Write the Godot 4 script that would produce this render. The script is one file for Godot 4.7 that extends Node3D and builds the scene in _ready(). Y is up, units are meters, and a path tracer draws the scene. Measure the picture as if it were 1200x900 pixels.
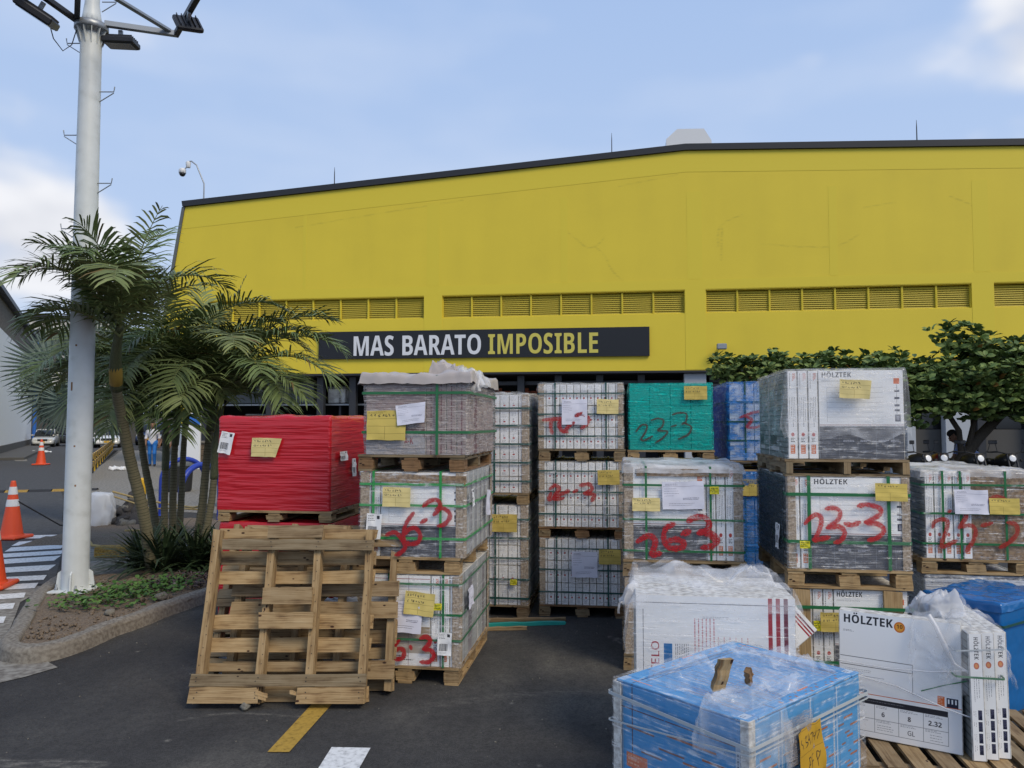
extends Node3D
# A tile yard in front of a yellow warehouse. The yard's axes are turned 8 degrees from the camera's; the camera stands at x = 0, z = 0 and looks along -z.

const YAW := -0.1396   # the yard and the warehouse front
var rng := RandomNumberGenerator.new()
var M := {}            # materials by name
var wood: Array = []   # wood tones
var fonts := {}

# ------------------------------------------------------------------ nodes
func tag(o: Node3D, label: String, category: String, group := "") -> Node3D:
	o.set_meta("label", label)
	o.set_meta("category", category)
	if group: o.set_meta("group", group)
	return o

func thing(called: String, label: String, category: String, at := Vector3.ZERO, turn := 0.0, group := "") -> Node3D:
	var o := Node3D.new()
	o.name = called
	add_child(o, true)
	o.position = at
	o.rotation.y = turn
	return tag(o, label, category, group)

func obj(called: String, mesh: Mesh, mat, parent: Node = self, at := Vector3.ZERO, rot := Vector3.ZERO) -> MeshInstance3D:
	var o := MeshInstance3D.new()
	o.name = called
	o.mesh = mesh
	if mat is Array:
		for k in mat.size(): o.set_surface_override_material(k, mat[k])
	elif mat: o.material_override = mat
	parent.add_child(o, true)
	o.position = at
	o.rotation = rot
	return o

func struct(called: String, mesh: Mesh, mat, at := Vector3.ZERO, turn := 0.0) -> MeshInstance3D:
	var o := obj(called, mesh, mat, self, at, Vector3(0, turn, 0))
	o.set_meta("kind", "structure")
	return o

func stuff(o: Node3D) -> Node3D:
	o.set_meta("kind", "stuff")
	return o

func copy(src: Node3D, at: Vector3, turn: float, label := "") -> Node3D:
	var o: Node3D = src.duplicate()
	var s: String = src.name
	while s.length() and s[-1].is_valid_int(): s = s.left(-1)
	o.name = s.trim_suffix("_")
	add_child(o, true)
	o.position = at
	o.rotation.y = turn
	if label: o.set_meta("label", label)
	return o

# ------------------------------------------------------------------ meshes
func begin() -> SurfaceTool:
	var st := SurfaceTool.new()
	st.begin(Mesh.PRIMITIVE_TRIANGLES)
	return st

func tri(st: SurfaceTool, p: Array, uv: Array, out: Vector3, col = null) -> void:
	var n: Vector3 = (p[1] - p[0]).cross(p[2] - p[0]).normalized()
	var order := [0, 2, 1]
	if n.dot(out) < 0:
		n = -n
		order = [0, 1, 2]
	for k in order:
		if col != null: st.set_color(col)
		st.set_normal(n)
		st.set_uv(uv[k])
		st.add_vertex(p[k])

func quad(st: SurfaceTool, a: Vector3, b: Vector3, c: Vector3, d: Vector3, out: Vector3, uvs: Array = [Vector2(0, 1), Vector2(1, 1), Vector2(1, 0), Vector2(0, 0)], col = null) -> void:
	tri(st, [a, b, c], [uvs[0], uvs[1], uvs[2]], out, col)
	tri(st, [a, c, d], [uvs[0], uvs[2], uvs[3]], out, col)

# a chamfered box round the origin's bottom centre; surfaces: 0 = front and back, 1 = left and right, 2 = top, bottom, chamfers (all in one when joined)
func add_box(sts: Array, size: Vector3, at: Vector3, bev := 0.003, uvm := 0.0, basis := Basis.IDENTITY) -> void:
	var h := size / 2
	var c := Vector3(0, h.y, 0)
	var P := func(s: Array, ax: int) -> Vector3:
		var v := Vector3.ZERO
		for k in 3: v[k] = s[k] * (h[k] if k == ax else h[k] - bev)
		return at + basis * (v + c)
	for ax in 3:
		var st: SurfaceTool = sts[mini([1, 2, 0][ax], sts.size() - 1)]
		var u: int = [2, 0, 0][ax]
		var w: int = [1, 2, 1][ax]
		for sg in [-1, 1]:
			var pts := []
			for q in [[-1, -1], [1, -1], [1, 1], [-1, 1]]:
				var s := [0, 0, 0]
				s[ax] = sg
				s[u] = q[0] * (sg if ax == 2 else (-sg if ax == 0 else 1))
				s[w] = q[1]
				pts.append(P.call(s, ax))
			var o := Vector3.ZERO
			o[ax] = sg
			var uvs := [Vector2(0, 1), Vector2(1, 1), Vector2(1, 0), Vector2(0, 0)]
			if uvm > 0:   # uv in metres, u along the longest side
				var lu := size[u]
				var lw := size[w]
				uvs = [Vector2(0, 0), Vector2(lu, 0), Vector2(lu, lw), Vector2(0, lw)] if lu >= lw else [Vector2(0, 0), Vector2(0, lu), Vector2(lw, lu), Vector2(lw, 0)]
				var off := Vector2(at.x * 1.7 + at.z, at.y * 3.1 + at.z * 2.3 + ax * 0.37)
				for k in 4: uvs[k] = uvs[k] * uvm + off
			quad(st, pts[0], pts[1], pts[2], pts[3], basis * o, uvs)
	if bev <= 0: return
	var se: SurfaceTool = sts[sts.size() - 1]
	var uz := [Vector2(0.5, 0.5), Vector2(0.52, 0.5), Vector2(0.52, 0.52), Vector2(0.5, 0.52)]
	for ax in 3:
		var a: int = (ax + 1) % 3
		var b: int = (ax + 2) % 3
		for sa in [-1, 1]:
			for sb in [-1, 1]:
				var s1 := [0, 0, 0]
				var s2 := [0, 0, 0]
				s1[ax] = -1
				s2[ax] = 1
				s1[a] = sa
				s2[a] = sa
				s1[b] = sb
				s2[b] = sb
				var o := Vector3.ZERO
				o[a] = sa
				o[b] = sb
				quad(se, P.call(s1, a), P.call(s2, a), P.call(s2, b), P.call(s1, b), basis * o, uz)
	for sx in [-1, 1]:
		for sy in [-1, 1]:
			for sz in [-1, 1]:
				var s := [sx, sy, sz]
				tri(se, [P.call(s, 0), P.call(s, 1), P.call(s, 2)], uz, basis * Vector3(sx, sy, sz))

func box(size: Vector3, surfaces := 1, bev := 0.003, uvm := 0.0) -> ArrayMesh:
	var sts := []
	for k in surfaces: sts.append(begin())
	add_box(sts, size, Vector3.ZERO, bev, uvm)
	var m := ArrayMesh.new()
	for st in sts: st.commit(m)
	return m

# a board along x with sawn, slightly uneven ends; origin at its centre
func board(l: float, h: float, d: float, sd: int, rough := 0.004) -> ArrayMesh:
	var r := RandomNumberGenerator.new()
	r.seed = sd
	var st := begin()
	var n := 6
	var off := Vector2(r.randf() * 5, r.randf() * 5)
	var ring := func(k: int) -> Array:
		return []
	var rows := []
	for k in n + 1:
		var x := -l / 2 + l * k / n
		var w1 := r.randf_range(-rough, rough)
		var w2 := r.randf_range(-rough, rough) * 0.6
		var pts := []
		for q in [[-1, -1], [1, -1], [1, 1], [-1, 1]]:
			var e := 0.0
			if k == 0 or k == n: e = r.randf_range(-rough, rough) * 1.5
			pts.append(Vector3(x + e, q[1] * h / 2 + w1 * (0.5 + 0.5 * q[1]), q[0] * d / 2 + w2))
		rows.append(pts)
	for k in n:
		for q in 4:
			var q2 := (q + 1) % 4
			var out: Vector3 = [Vector3(0, -1, 0), Vector3(0, 0, 1), Vector3(0, 1, 0), Vector3(0, 0, -1)][q]
			var u0 := l * k / n
			var u1 := l * (k + 1) / n
			var wv: float = d if q % 2 == 0 else h
			var o2 := off + Vector2(q * 1.3, q * 0.71)
			quad(st, rows[k][q], rows[k + 1][q], rows[k + 1][q2], rows[k][q2], out, [Vector2(u0, 0) + o2, Vector2(u1, 0) + o2, Vector2(u1, wv) + o2, Vector2(u0, wv) + o2])
	for k in [0, n]:
		quad(st, rows[k][0], rows[k][1], rows[k][2], rows[k][3], Vector3(-1 if k == 0 else 1, 0, 0), [off, off + Vector2(0.03, 0), off + Vector2(0.03, h), off + Vector2(0, h)])
	return st.commit()

# a smooth sheet: pos(i, j) for i in 0..nu, j in 0..nv
func sheet(nu: int, nv: int, pos: Callable, uvf: Callable, flip := false, loop := false, colf = null) -> ArrayMesh:
	var V := PackedVector3Array()
	var U := PackedVector2Array()
	var I := PackedInt32Array()
	var C := PackedColorArray()
	for j in nv + 1:
		for i in nu + 1:
			V.append(pos.call(i, j))
			U.append(uvf.call(i, j))
			if colf != null: C.append(colf.call(i, j))
	var N := PackedVector3Array()
	N.resize(V.size())
	var w := nu + 1
	for j in nv:
		for i in nu:
			var a := j * w + i
			var b := a + 1
			var c := a + w + 1
			var d := a + w
			for t in ([[a, b, c], [a, c, d]] if (i + j) % 2 == 0 else [[a, b, d], [b, c, d]]):
				var n: Vector3 = (V[t[1]] - V[t[0]]).cross(V[t[2]] - V[t[0]])
				if flip: n = -n
				for k in 3: N[t[k]] += n
				if flip: I.append_array(PackedInt32Array([t[0], t[1], t[2]]))
				else: I.append_array(PackedInt32Array([t[0], t[2], t[1]]))
	if loop:
		for j in nv + 1:
			var s := N[j * w] + N[j * w + nu]
			N[j * w] = s
			N[j * w + nu] = s
	for k in N.size(): N[k] = N[k].normalized() if N[k].length() > 1e-12 else Vector3.UP
	var arr := []
	arr.resize(Mesh.ARRAY_MAX)
	arr[Mesh.ARRAY_VERTEX] = V
	arr[Mesh.ARRAY_NORMAL] = N
	arr[Mesh.ARRAY_TEX_UV] = U
	if colf != null: arr[Mesh.ARRAY_COLOR] = C
	arr[Mesh.ARRAY_INDEX] = I
	var m := ArrayMesh.new()
	m.add_surface_from_arrays(Mesh.PRIMITIVE_TRIANGLES, arr)
	return m

# tube through points with a radius each
func tube(pts: Array, rad: Array, sides := 8, vscale := 1.0, caps := true) -> ArrayMesh:
	var fr := []
	var up := Vector3(0.13, 0.99, 0.07)
	var prev := Vector3.ZERO
	for k in pts.size():
		var t: Vector3 = (pts[mini(k + 1, pts.size() - 1)] - pts[maxi(k - 1, 0)]).normalized()
		var s: Vector3 = prev if prev != Vector3.ZERO else (t.cross(up) if absf(t.dot(up)) < 0.9 else t.cross(Vector3.RIGHT))
		s = (s - t * s.dot(t)).normalized()
		prev = s
		fr.append([s, t.cross(s).normalized()])
	var lens := [0.0]
	for k in range(1, pts.size()): lens.append(lens[-1] + (pts[k] - pts[k - 1]).length())
	var np := pts.size()
	var e := 1 if caps else 0
	var pos := func(i: int, j: int) -> Vector3:
		var k := clampi(j - e, 0, np - 1)
		var a := TAU * i / sides
		var r: float = 0.0 if caps and (j == 0 or j == np + 1) else rad[mini(k, rad.size() - 1)]
		return pts[k] + (fr[k][0] * cos(a) + fr[k][1] * sin(a)) * r
	var uvf := func(i: int, j: int) -> Vector2:
		return Vector2(float(i) / sides, lens[clampi(j - e, 0, np - 1)] * vscale)
	return sheet(sides, np - 1 + 2 * e, pos, uvf, true, true)

func lathe(prof: Array, sides := 20) -> ArrayMesh:   # prof: Vector2(radius, height), from the bottom up
	var pos := func(i: int, j: int) -> Vector3:
		var a := TAU * i / sides
		return Vector3(cos(a) * prof[j].x, prof[j].y, sin(a) * prof[j].x)
	var uvf := func(i: int, j: int) -> Vector2: return Vector2(float(i) / sides, prof[j].y)
	return sheet(sides, prof.size() - 1, pos, uvf, false, true)

# join meshes with their own transforms into one surface
func join(list: Array) -> ArrayMesh:
	var st := begin()
	for e in list: st.append_from(e[0], 0, e[1])
	return st.commit()

func T(at: Vector3, rot := Vector3.ZERO) -> Transform3D:
	return Transform3D(Basis.from_euler(rot), at)

# a flat polygon in xz (or any plane by basis), fan-free triangulation
func flat(poly: PackedVector2Array, y: float, uvs := 1.0) -> ArrayMesh:
	var st := begin()
	var idx := Geometry2D.triangulate_polygon(poly)
	for k in range(0, idx.size(), 3):
		var p := []
		var u := []
		for q in 3:
			var v := poly[idx[k + q]]
			p.append(Vector3(v.x, y, v.y))
			u.append(v * uvs)
		tri(st, p, u, Vector3.UP)
	return st.commit()

# polygon (x, y) extruded in z from z0 to z1
func prism(poly: PackedVector2Array, z0: float, z1: float, uvs := 1.0) -> ArrayMesh:
	var st := begin()
	var idx := Geometry2D.triangulate_polygon(poly)
	for z in [z0, z1]:
		for k in range(0, idx.size(), 3):
			var p := []
			var u := []
			for q in 3:
				var v := poly[idx[k + q]]
				p.append(Vector3(v.x, v.y, z))
				u.append(Vector2(v.x, -v.y) * uvs)
			tri(st, p, u, Vector3(0, 0, 1 if (z == z1) == (z1 > z0) else -1))
	var cw := Geometry2D.is_polygon_clockwise(poly)
	for k in poly.size():
		var a := poly[k]
		var b := poly[(k + 1) % poly.size()]
		var d := b - a
		var o := Vector3(d.y, -d.x, 0) * (-1.0 if cw else 1.0)
		var l := d.length()
		quad(st, Vector3(a.x, a.y, z0), Vector3(b.x, b.y, z0), Vector3(b.x, b.y, z1), Vector3(a.x, a.y, z1), o, [Vector2(0, 0), Vector2(l, 0) * uvs, Vector2(l, absf(z1 - z0)) * uvs, Vector2(0, absf(z1 - z0)) * uvs])
	return st.commit()

func fnl(sd: int, freq: float, oct := 4) -> FastNoiseLite:
	var n := FastNoiseLite.new()
	n.noise_type = FastNoiseLite.TYPE_SIMPLEX_SMOOTH
	n.seed = sd
	n.frequency = freq
	n.fractal_octaves = oct
	return n

# ------------------------------------------------------------------ textures
func noise_img(w: int, h: int, freq: float, oct: int, sd: int, stretch_x := 1, stretch_y := 1) -> Image:
	var im := fnl(sd, freq, oct).get_seamless_image(w / stretch_x, h / stretch_y)
	im.resize(w, h, Image.INTERPOLATE_CUBIC)
	im.convert(Image.FORMAT_L8)
	return im

func tex(im: Image) -> ImageTexture:
	return ImageTexture.create_from_image(im)

# colour ramp over the sum of noise images: stops = [[t, Color], ...]
func ramp_img(list: Array, weights: Array, stops: Array) -> Image:
	var w: int = list[0].get_width()
	var h: int = list[0].get_height()
	var lut := PackedByteArray()
	for k in 256:
		var t := k / 255.0
		var c: Color = stops[0][1]
		for s in stops.size() - 1:
			if t >= stops[s][0]:
				c = stops[s][1].lerp(stops[s + 1][1], clampf((t - stops[s][0]) / (stops[s + 1][0] - stops[s][0]), 0, 1))
		lut.append_array(PackedByteArray([int(c.r * 255), int(c.g * 255), int(c.b * 255), int(c.a * 255)]))
	var src := []
	for im in list: src.append(im.get_data())
	var out := PackedByteArray()
	out.resize(w * h * 4)
	var nl := list.size()
	for k in w * h:
		var v := 0.0
		for q in nl: v += (src[q][k] - 127.5) * weights[q]
		var i := clampi(int(v + 127.5), 0, 255) * 4
		var o := k * 4
		out[o] = lut[i]
		out[o + 1] = lut[i + 1]
		out[o + 2] = lut[i + 2]
		out[o + 3] = lut[i + 3]
	return Image.create_from_data(w, h, false, Image.FORMAT_RGBA8, out)

func normal_from(im: Image, strength: float) -> ImageTexture:
	var a: Image = im.duplicate()
	a.convert(Image.FORMAT_RGBA8)
	a.bump_map_to_normal_map(strength)
	return tex(a)

func font(bold := true) -> SystemFont:
	if not fonts.has(bold):
		var f := SystemFont.new()
		f.font_names = PackedStringArray(["Droid Sans"])
		f.font_weight = 700 if bold else 400
		fonts[bold] = f
	return fonts[bold]

# text drawn into an image; quarter turns clockwise: 0, 1 (reads downwards), 3 (reads upwards)
func text(im: Image, s: String, x: int, y: int, size: int, col: Color, turn := 0, bold := true, squeeze := 1.0) -> void:
	var ts := TextServerManager.get_primary_interface()
	var line := TextLine.new()
	line.add_string(s, font(bold), size)
	var sz := line.get_size()
	var t := Image.create(int(sz.x) + 4, int(sz.y) + 4, false, Image.FORMAT_RGBA8)
	t.fill(Color(col.r, col.g, col.b, 0))
	var pen := 0.0
	var asc := line.get_line_ascent()
	for g in ts.shaped_text_get_glyphs(line.get_rid()):
		var fs := Vector2i(g.font_size, 0)
		ts.font_render_glyph(g.font_rid, fs, g.index)
		var r: Rect2 = ts.font_get_glyph_uv_rect(g.font_rid, fs, g.index)
		var k: int = ts.font_get_glyph_texture_idx(g.font_rid, fs, g.index)
		if k >= 0 and r.size.x > 0:
			var src: Image = ts.font_get_texture_image(g.font_rid, fs, k)
			var off: Vector2 = ts.font_get_glyph_offset(g.font_rid, fs, g.index)
			for py in int(r.size.y):
				for px in int(r.size.x):
					var a := src.get_pixel(int(r.position.x) + px, int(r.position.y) + py).a
					if a > 0.02:
						var qx := int(pen + off.x) + px + 1
						var qy := int(asc + off.y) + py
						if qx >= 0 and qy >= 0 and qx < t.get_width() and qy < t.get_height():
							t.set_pixel(qx, qy, Color(col.r, col.g, col.b, maxf(a * col.a, t.get_pixel(qx, qy).a)))
		pen += g.advance
	if squeeze != 1.0: t.resize(maxi(2, int(t.get_width() * squeeze)), t.get_height(), Image.INTERPOLATE_BILINEAR)
	if turn == 1: t.rotate_90(CLOCKWISE)
	elif turn == 3: t.rotate_90(COUNTERCLOCKWISE)
	im.blend_rect(t, Rect2i(Vector2i.ZERO, t.get_size()), Vector2i(x, y))

func canvas(w: int, h: int, c: Color) -> Image:
	var im := Image.create(w, h, false, Image.FORMAT_RGBA8)
	im.fill(c)
	return im

func rect(im: Image, x: int, y: int, w: int, h: int, c: Color) -> void:
	im.fill_rect(Rect2i(x, y, w, h), c)

# rows of small illegible print
func print_rows(im: Image, x: int, y: int, w: int, h: int, pitch: int, c: Color, sd: int, upright := false, thick := 2) -> void:
	var r := RandomNumberGenerator.new()
	r.seed = sd
	var p := 0
	while p < (w if upright else h):
		var q := 0
		var stop := int((h if upright else w) * r.randf_range(0.55, 1.0))
		while q < stop:
			var l := r.randi_range(3, 12)
			if upright: rect(im, x + p, y + q, thick, mini(l, stop - q), c)
			else: rect(im, x + q, y + p, mini(l, stop - q), thick, c)
			q += l + r.randi_range(2, 4)
		p += pitch

func disc(im: Image, cx: float, cy: float, r: float, c: Color) -> void:
	for y in range(maxi(0, int(cy - r)), mini(im.get_height(), int(cy + r) + 2)):
		for x in range(maxi(0, int(cx - r)), mini(im.get_width(), int(cx + r) + 2)):
			var a := clampf(r + 0.5 - Vector2(x + 0.5 - cx, y + 0.5 - cy).length(), 0, 1)
			if a > 0: im.set_pixel(x, y, im.get_pixel(x, y).lerp(c, a))

func barcode(im: Image, x: int, y: int, w: int, h: int, sd: int) -> void:
	var r := RandomNumberGenerator.new()
	r.seed = sd
	var p := 0
	while p < w:
		var l := r.randi_range(1, 4)
		rect(im, x + p, y, mini(l, w - p), h, Color(0.12, 0.12, 0.14))
		p += l + r.randi_range(1, 4)

# a sprayed or brushed line through points; fades where the brush runs dry
func stroke(im: Image, pts: Array, wid: float, col: Color, sd: int, dry := 0.35) -> void:
	var cv := Curve2D.new()
	for k in pts.size():
		var t: Vector2 = (pts[mini(k + 1, pts.size() - 1)] - pts[maxi(k - 1, 0)]) / 6.0
		cv.add_point(pts[k], -t, t)
	cv.bake_interval = 2.0
	var bk := cv.get_baked_points()
	var n := fnl(sd, 0.035, 3)
	var nf := fnl(sd + 9, 0.16, 2)
	for k in bk.size():
		var p := bk[k]
		var w := wid * (0.85 + 0.3 * n.get_noise_1d(k * 1.5)) * minf(1.0, 0.55 + 0.06 * minf(k, bk.size() - 1 - k))
		var x0 := int(p.x - w - 4)
		var y0 := int(p.y - w - 4)
		for y in range(maxi(0, y0), mini(im.get_height(), int(p.y + w + 5))):
			for x in range(maxi(0, x0), mini(im.get_width(), int(p.x + w + 5))):
				var d := Vector2(x - p.x, y - p.y).length()
				if d < w + 4:
					var a := clampf((w + 1.5 - d) / (0.28 * w + 1.5), 0, 1)
					a *= clampf(1.0 - dry * (0.5 + 1.6 * nf.get_noise_2d(x * 0.45, y * 2.0)), 0.15, 1)
					var o := im.get_pixel(x, y)
					if a * col.a > o.a: im.set_pixel(x, y, Color(col.r, col.g, col.b, a * col.a))

func ink(im: Image, pts: Array, wid: float, col: Color, sd: int, dry := 0.2) -> void:
	var layer := canvas(im.get_width(), im.get_height(), Color(col.r, col.g, col.b, 0))
	stroke(layer, pts, wid, col, sd, dry)
	im.blend_rect(layer, Rect2i(Vector2i.ZERO, im.get_size()), Vector2i.ZERO)

func mat(called: String, c: Color, rough := 0.8, more := {}) -> StandardMaterial3D:
	var m := StandardMaterial3D.new()
	m.resource_name = called
	m.albedo_color = c.linear_to_srgb() if not more.get("srgb", false) else c
	m.roughness = rough
	for k in more:
		if k != "srgb": m.set(k, more[k])
	M[called] = m
	return m

func textured(called: String, im: Image, rough := 0.7, more := {}) -> StandardMaterial3D:
	var o := {"albedo_texture": tex(im), "srgb": true}
	o.merge(more, true)
	return mat(called, Color.WHITE, rough, o)

func make_materials() -> void:
	# ---- wood: fibres along u
	var fib := noise_img(512, 256, 0.03, 4, 3, 8, 1)
	var fine := noise_img(512, 256, 0.12, 3, 5, 16, 1)
	var blot := noise_img(512, 256, 0.012, 4, 8)
	var wim := ramp_img([fib, fine, blot], [0.42, 0.40, 0.45], [[0.0, Color(0.45, 0.38, 0.30)], [0.25, Color(0.72, 0.63, 0.50)], [0.45, Color(0.88, 0.80, 0.66)], [0.7, Color(0.95, 0.88, 0.75)], [1.0, Color(1.0, 0.95, 0.84)]])
	# knots and nail stains
	var rk := RandomNumberGenerator.new()
	rk.seed = 4
	for k in 9:
		var kx := rk.randf() * 490 + 10
		var ky := rk.randf() * 236 + 10
		disc(wim, kx, ky, rk.randf_range(2, 5), Color(0.36, 0.25, 0.17))
		disc(wim, kx, ky, 1.5, Color(0.2, 0.13, 0.1))
	var wt := tex(wim)
	var wn := normal_from(ramp_img([fib, fine], [0.7, 0.8], [[0, Color.BLACK], [1, Color.WHITE]]), 2.0)
	for c in [Color(0.51, 0.42, 0.305), Color(0.45, 0.37, 0.27), Color(0.375, 0.315, 0.24), Color(0.31, 0.265, 0.215), Color(0.27, 0.245, 0.21), Color(0.275, 0.19, 0.13)]:
		wood.append(mat("wood_%d" % wood.size(), c, 0.85, {"albedo_texture": wt, "normal_enabled": true, "normal_texture": wn, "normal_scale": 0.8, "uv1_scale": Vector3(0.8, 3.0, 1)}))
	# ---- ground
	var g1 := noise_img(1024, 1024, 0.02, 5, 11)
	var g2 := noise_img(1024, 1024, 0.25, 2, 12)
	var g3 := noise_img(1024, 1024, 0.07, 3, 13)
	var aim := ramp_img([g1, g2, g3], [0.35, 0.7, 0.55], [[0.0, Color(0.50, 0.50, 0.51)], [0.45, Color(0.76, 0.76, 0.76)], [0.62, Color(0.88, 0.88, 0.87)], [1.0, Color(1, 0.99, 0.97)]])
	var yard := asphalt_wear()
	mat("asphalt", Color(0.25, 0.24, 0.23), 0.88, {"albedo_texture": tex(aim), "normal_enabled": true, "normal_texture": normal_from(g2, 5.0), "normal_scale": 0.9, "detail_enabled": true, "detail_albedo": tex(yard), "detail_blend_mode": BaseMaterial3D.BLEND_MODE_MUL, "detail_uv_layer": BaseMaterial3D.DETAIL_UV_2})
	mat("road", Color(0.092, 0.092, 0.096), 0.9, {"albedo_texture": tex(aim), "uv1_scale": Vector3(0.5, 0.5, 1)})
	var cim := ramp_img([g1, g2], [0.9, 0.25], [[0.0, Color(0.58, 0.56, 0.53)], [0.4, Color(0.80, 0.78, 0.75)], [0.65, Color(0.92, 0.91, 0.88)], [1.0, Color(1, 1, 0.98)]])
	var ct := tex(cim)
	mat("concrete", Color(0.30, 0.29, 0.275), 0.9, {"albedo_texture": ct, "uv1_triplanar": true, "uv1_world_triplanar": true, "uv1_scale": Vector3(0.6, 0.6, 0.6)})
	mat("kerb", Color(0.29, 0.27, 0.245), 0.92, {"albedo_texture": ct, "uv1_triplanar": true, "uv1_world_triplanar": true, "uv1_scale": Vector3(1.3, 1.3, 1.3), "normal_enabled": true, "normal_texture": normal_from(g1, 4.0), "normal_scale": 0.5})
	mat("soil", Color(0.235, 0.185, 0.142), 0.97, {"albedo_texture": ct, "uv1_triplanar": true, "uv1_world_triplanar": true, "uv1_scale": Vector3(1.9, 1.9, 1.9), "normal_enabled": true, "normal_texture": normal_from(g1, 10.0), "normal_scale": 1.0})
	mat("stone", Color(0.25, 0.24, 0.215), 0.9, {"albedo_texture": ct, "uv1_triplanar": true, "uv1_scale": Vector3(3, 3, 3)})
	mat("dark_stone", Color(0.085, 0.08, 0.08), 0.9, {"albedo_texture": ct, "uv1_triplanar": true, "uv1_scale": Vector3(3, 3, 3)})
	var worn := ramp_img([g1, g2], [0.7, 0.4], [[0.0, Color(1, 1, 1, 0.0)], [0.12, Color(0.85, 0.85, 0.85, 0.35)], [0.30, Color(0.93, 0.93, 0.93, 0.9)], [0.6, Color(1, 1, 1, 1)], [1.0, Color(1, 1, 1, 1)]])
	var wornt := tex(worn)
	mat("road_white", Color(0.72, 0.73, 0.73), 0.75, {"albedo_texture": wornt, "transparency": BaseMaterial3D.TRANSPARENCY_ALPHA, "uv1_scale": Vector3(1.1, 1.1, 1)})
	mat("road_yellow", Color(0.42, 0.26, 0.04), 0.8, {"albedo_texture": wornt, "transparency": BaseMaterial3D.TRANSPARENCY_ALPHA, "uv1_scale": Vector3(1.3, 1.3, 1)})
	mat("kerb_yellow", Color(0.46, 0.29, 0.06), 0.85, {"albedo_texture": ct, "uv1_triplanar": true, "uv1_scale": Vector3(1.5, 1.5, 1.5)})
	# ---- warehouse
	textured("facade", facade_img(), 0.62, {"albedo_color": Color(0.785, 0.612, 0.042).linear_to_srgb()})
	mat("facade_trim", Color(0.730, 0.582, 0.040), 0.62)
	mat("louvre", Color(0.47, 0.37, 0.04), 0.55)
	mat("coping", Color(0.018, 0.019, 0.024), 0.5)
	mat("sign_board", Color(0.009, 0.0095, 0.012), 0.4)
	mat("sign_white", Color(0.72, 0.74, 0.78), 0.5)
	mat("sign_yellow", Color(0.62, 0.54, 0.10), 0.5)
	mat("steel_dark", Color(0.028, 0.03, 0.037), 0.5)
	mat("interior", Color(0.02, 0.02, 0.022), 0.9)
	mat("pale_wall", Color(0.42, 0.45, 0.49), 0.8)
	mat("hall_paint", Color(0.82, 0.83, 0.84), 0.8)
	mat("grey_wall", Color(0.085, 0.083, 0.08), 0.9)
	mat("white_wall", Color(0.84, 0.85, 0.86), 0.85, {"albedo_texture": ct, "uv1_triplanar": true, "uv1_world_triplanar": true, "uv1_scale": Vector3(0.12, 0.12, 0.12)})
	mat("brown_cladding", Color(0.20, 0.175, 0.15), 0.9, {"albedo_texture": ct, "uv1_triplanar": true, "uv1_world_triplanar": true, "uv1_scale": Vector3(0.2, 0.2, 0.2)})
	mat("glass_dark", Color(0.015, 0.017, 0.02), 0.08)
	mat("grey_box", Color(0.12, 0.13, 0.135), 0.6)
	mat("terracotta", Color(0.36, 0.10, 0.05), 0.85)
	mat("tan_stone", Color(0.24, 0.19, 0.14), 0.9, {"albedo_texture": ct, "uv1_triplanar": true, "uv1_scale": Vector3(1, 1, 1)})
	# ---- metal and paint
	var pim := ramp_img([noise_img(512, 512, 0.02, 5, 31, 1, 4), g2], [0.5, 0.15], [[0.0, Color(0.80, 0.79, 0.76)], [0.5, Color(0.95, 0.95, 0.94)], [1.0, Color(1, 1, 1)]]) if false else ramp_img([noise_img(512, 512, 0.02, 5, 31, 4, 1)], [1.0], [[0.0, Color(0.90, 0.90, 0.89)], [0.35, Color(0.965, 0.965, 0.96)], [1.0, Color(1, 1, 1)]])
	mat("pole_paint", Color(0.66, 0.69, 0.69), 0.45, {"albedo_texture": tex(pim), "uv1_scale": Vector3(1, 0.5, 1)})
	mat("galvanised", Color(0.33, 0.35, 0.37), 0.45, {"metallic": 0.6})
	mat("black_metal", Color(0.022, 0.022, 0.026), 0.45)
	mat("rust", Color(0.23, 0.12, 0.05), 0.9)
	mat("lamp_glass", Color(0.06, 0.065, 0.07), 0.12)
	mat("white_paint", Color(0.72, 0.73, 0.74), 0.4)
	mat("cone_orange", Color(0.72, 0.075, 0.018), 0.5)
	mat("cone_white", Color(0.68, 0.68, 0.68), 0.35)
	mat("rubber", Color(0.02, 0.02, 0.021), 0.85)
	mat("yellow_paint", Color(0.68, 0.40, 0.02), 0.5)
	mat("black_paint", Color(0.018, 0.018, 0.018), 0.55)
	mat("blue_paint", Color(0.02, 0.05, 0.36), 0.4)
	mat("blue_sign", Color(0.03, 0.14, 0.50), 0.4)
	mat("rope", Color(0.42, 0.30, 0.12), 0.9)
	mat("sack", Color(0.60, 0.61, 0.62), 0.6)
	mat("nail", Color(0.03, 0.028, 0.026), 0.6)
	# ---- plants
	mat("frond", Color(1, 1, 1), 0.48, {"metallic_specular": 0.38, "vertex_color_use_as_albedo": true, "backlight_enabled": true, "backlight": Color(0.35, 0.35, 0.35)})
	mat("leaf", Color(1, 1, 1), 0.5, {"metallic_specular": 0.32, "vertex_color_use_as_albedo": true, "backlight_enabled": true, "backlight": Color(0.35, 0.35, 0.35)})
	mat("rachis", Color(0.12, 0.15, 0.05), 0.5)
	mat("crownshaft", Color(0.115, 0.135, 0.065), 0.65, {"albedo_texture": ct, "uv1_triplanar": true, "uv1_scale": Vector3(4, 1, 4)})
	mat("sheath_yellow", Color(0.34, 0.22, 0.04), 0.6)
	mat("bark", Color(0.09, 0.075, 0.06), 0.95, {"albedo_texture": ct, "uv1_triplanar": true, "uv1_scale": Vector3(2, 2, 2)})
	var rim := canvas(64, 512, Color(0.86, 0.83, 0.76))
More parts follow.
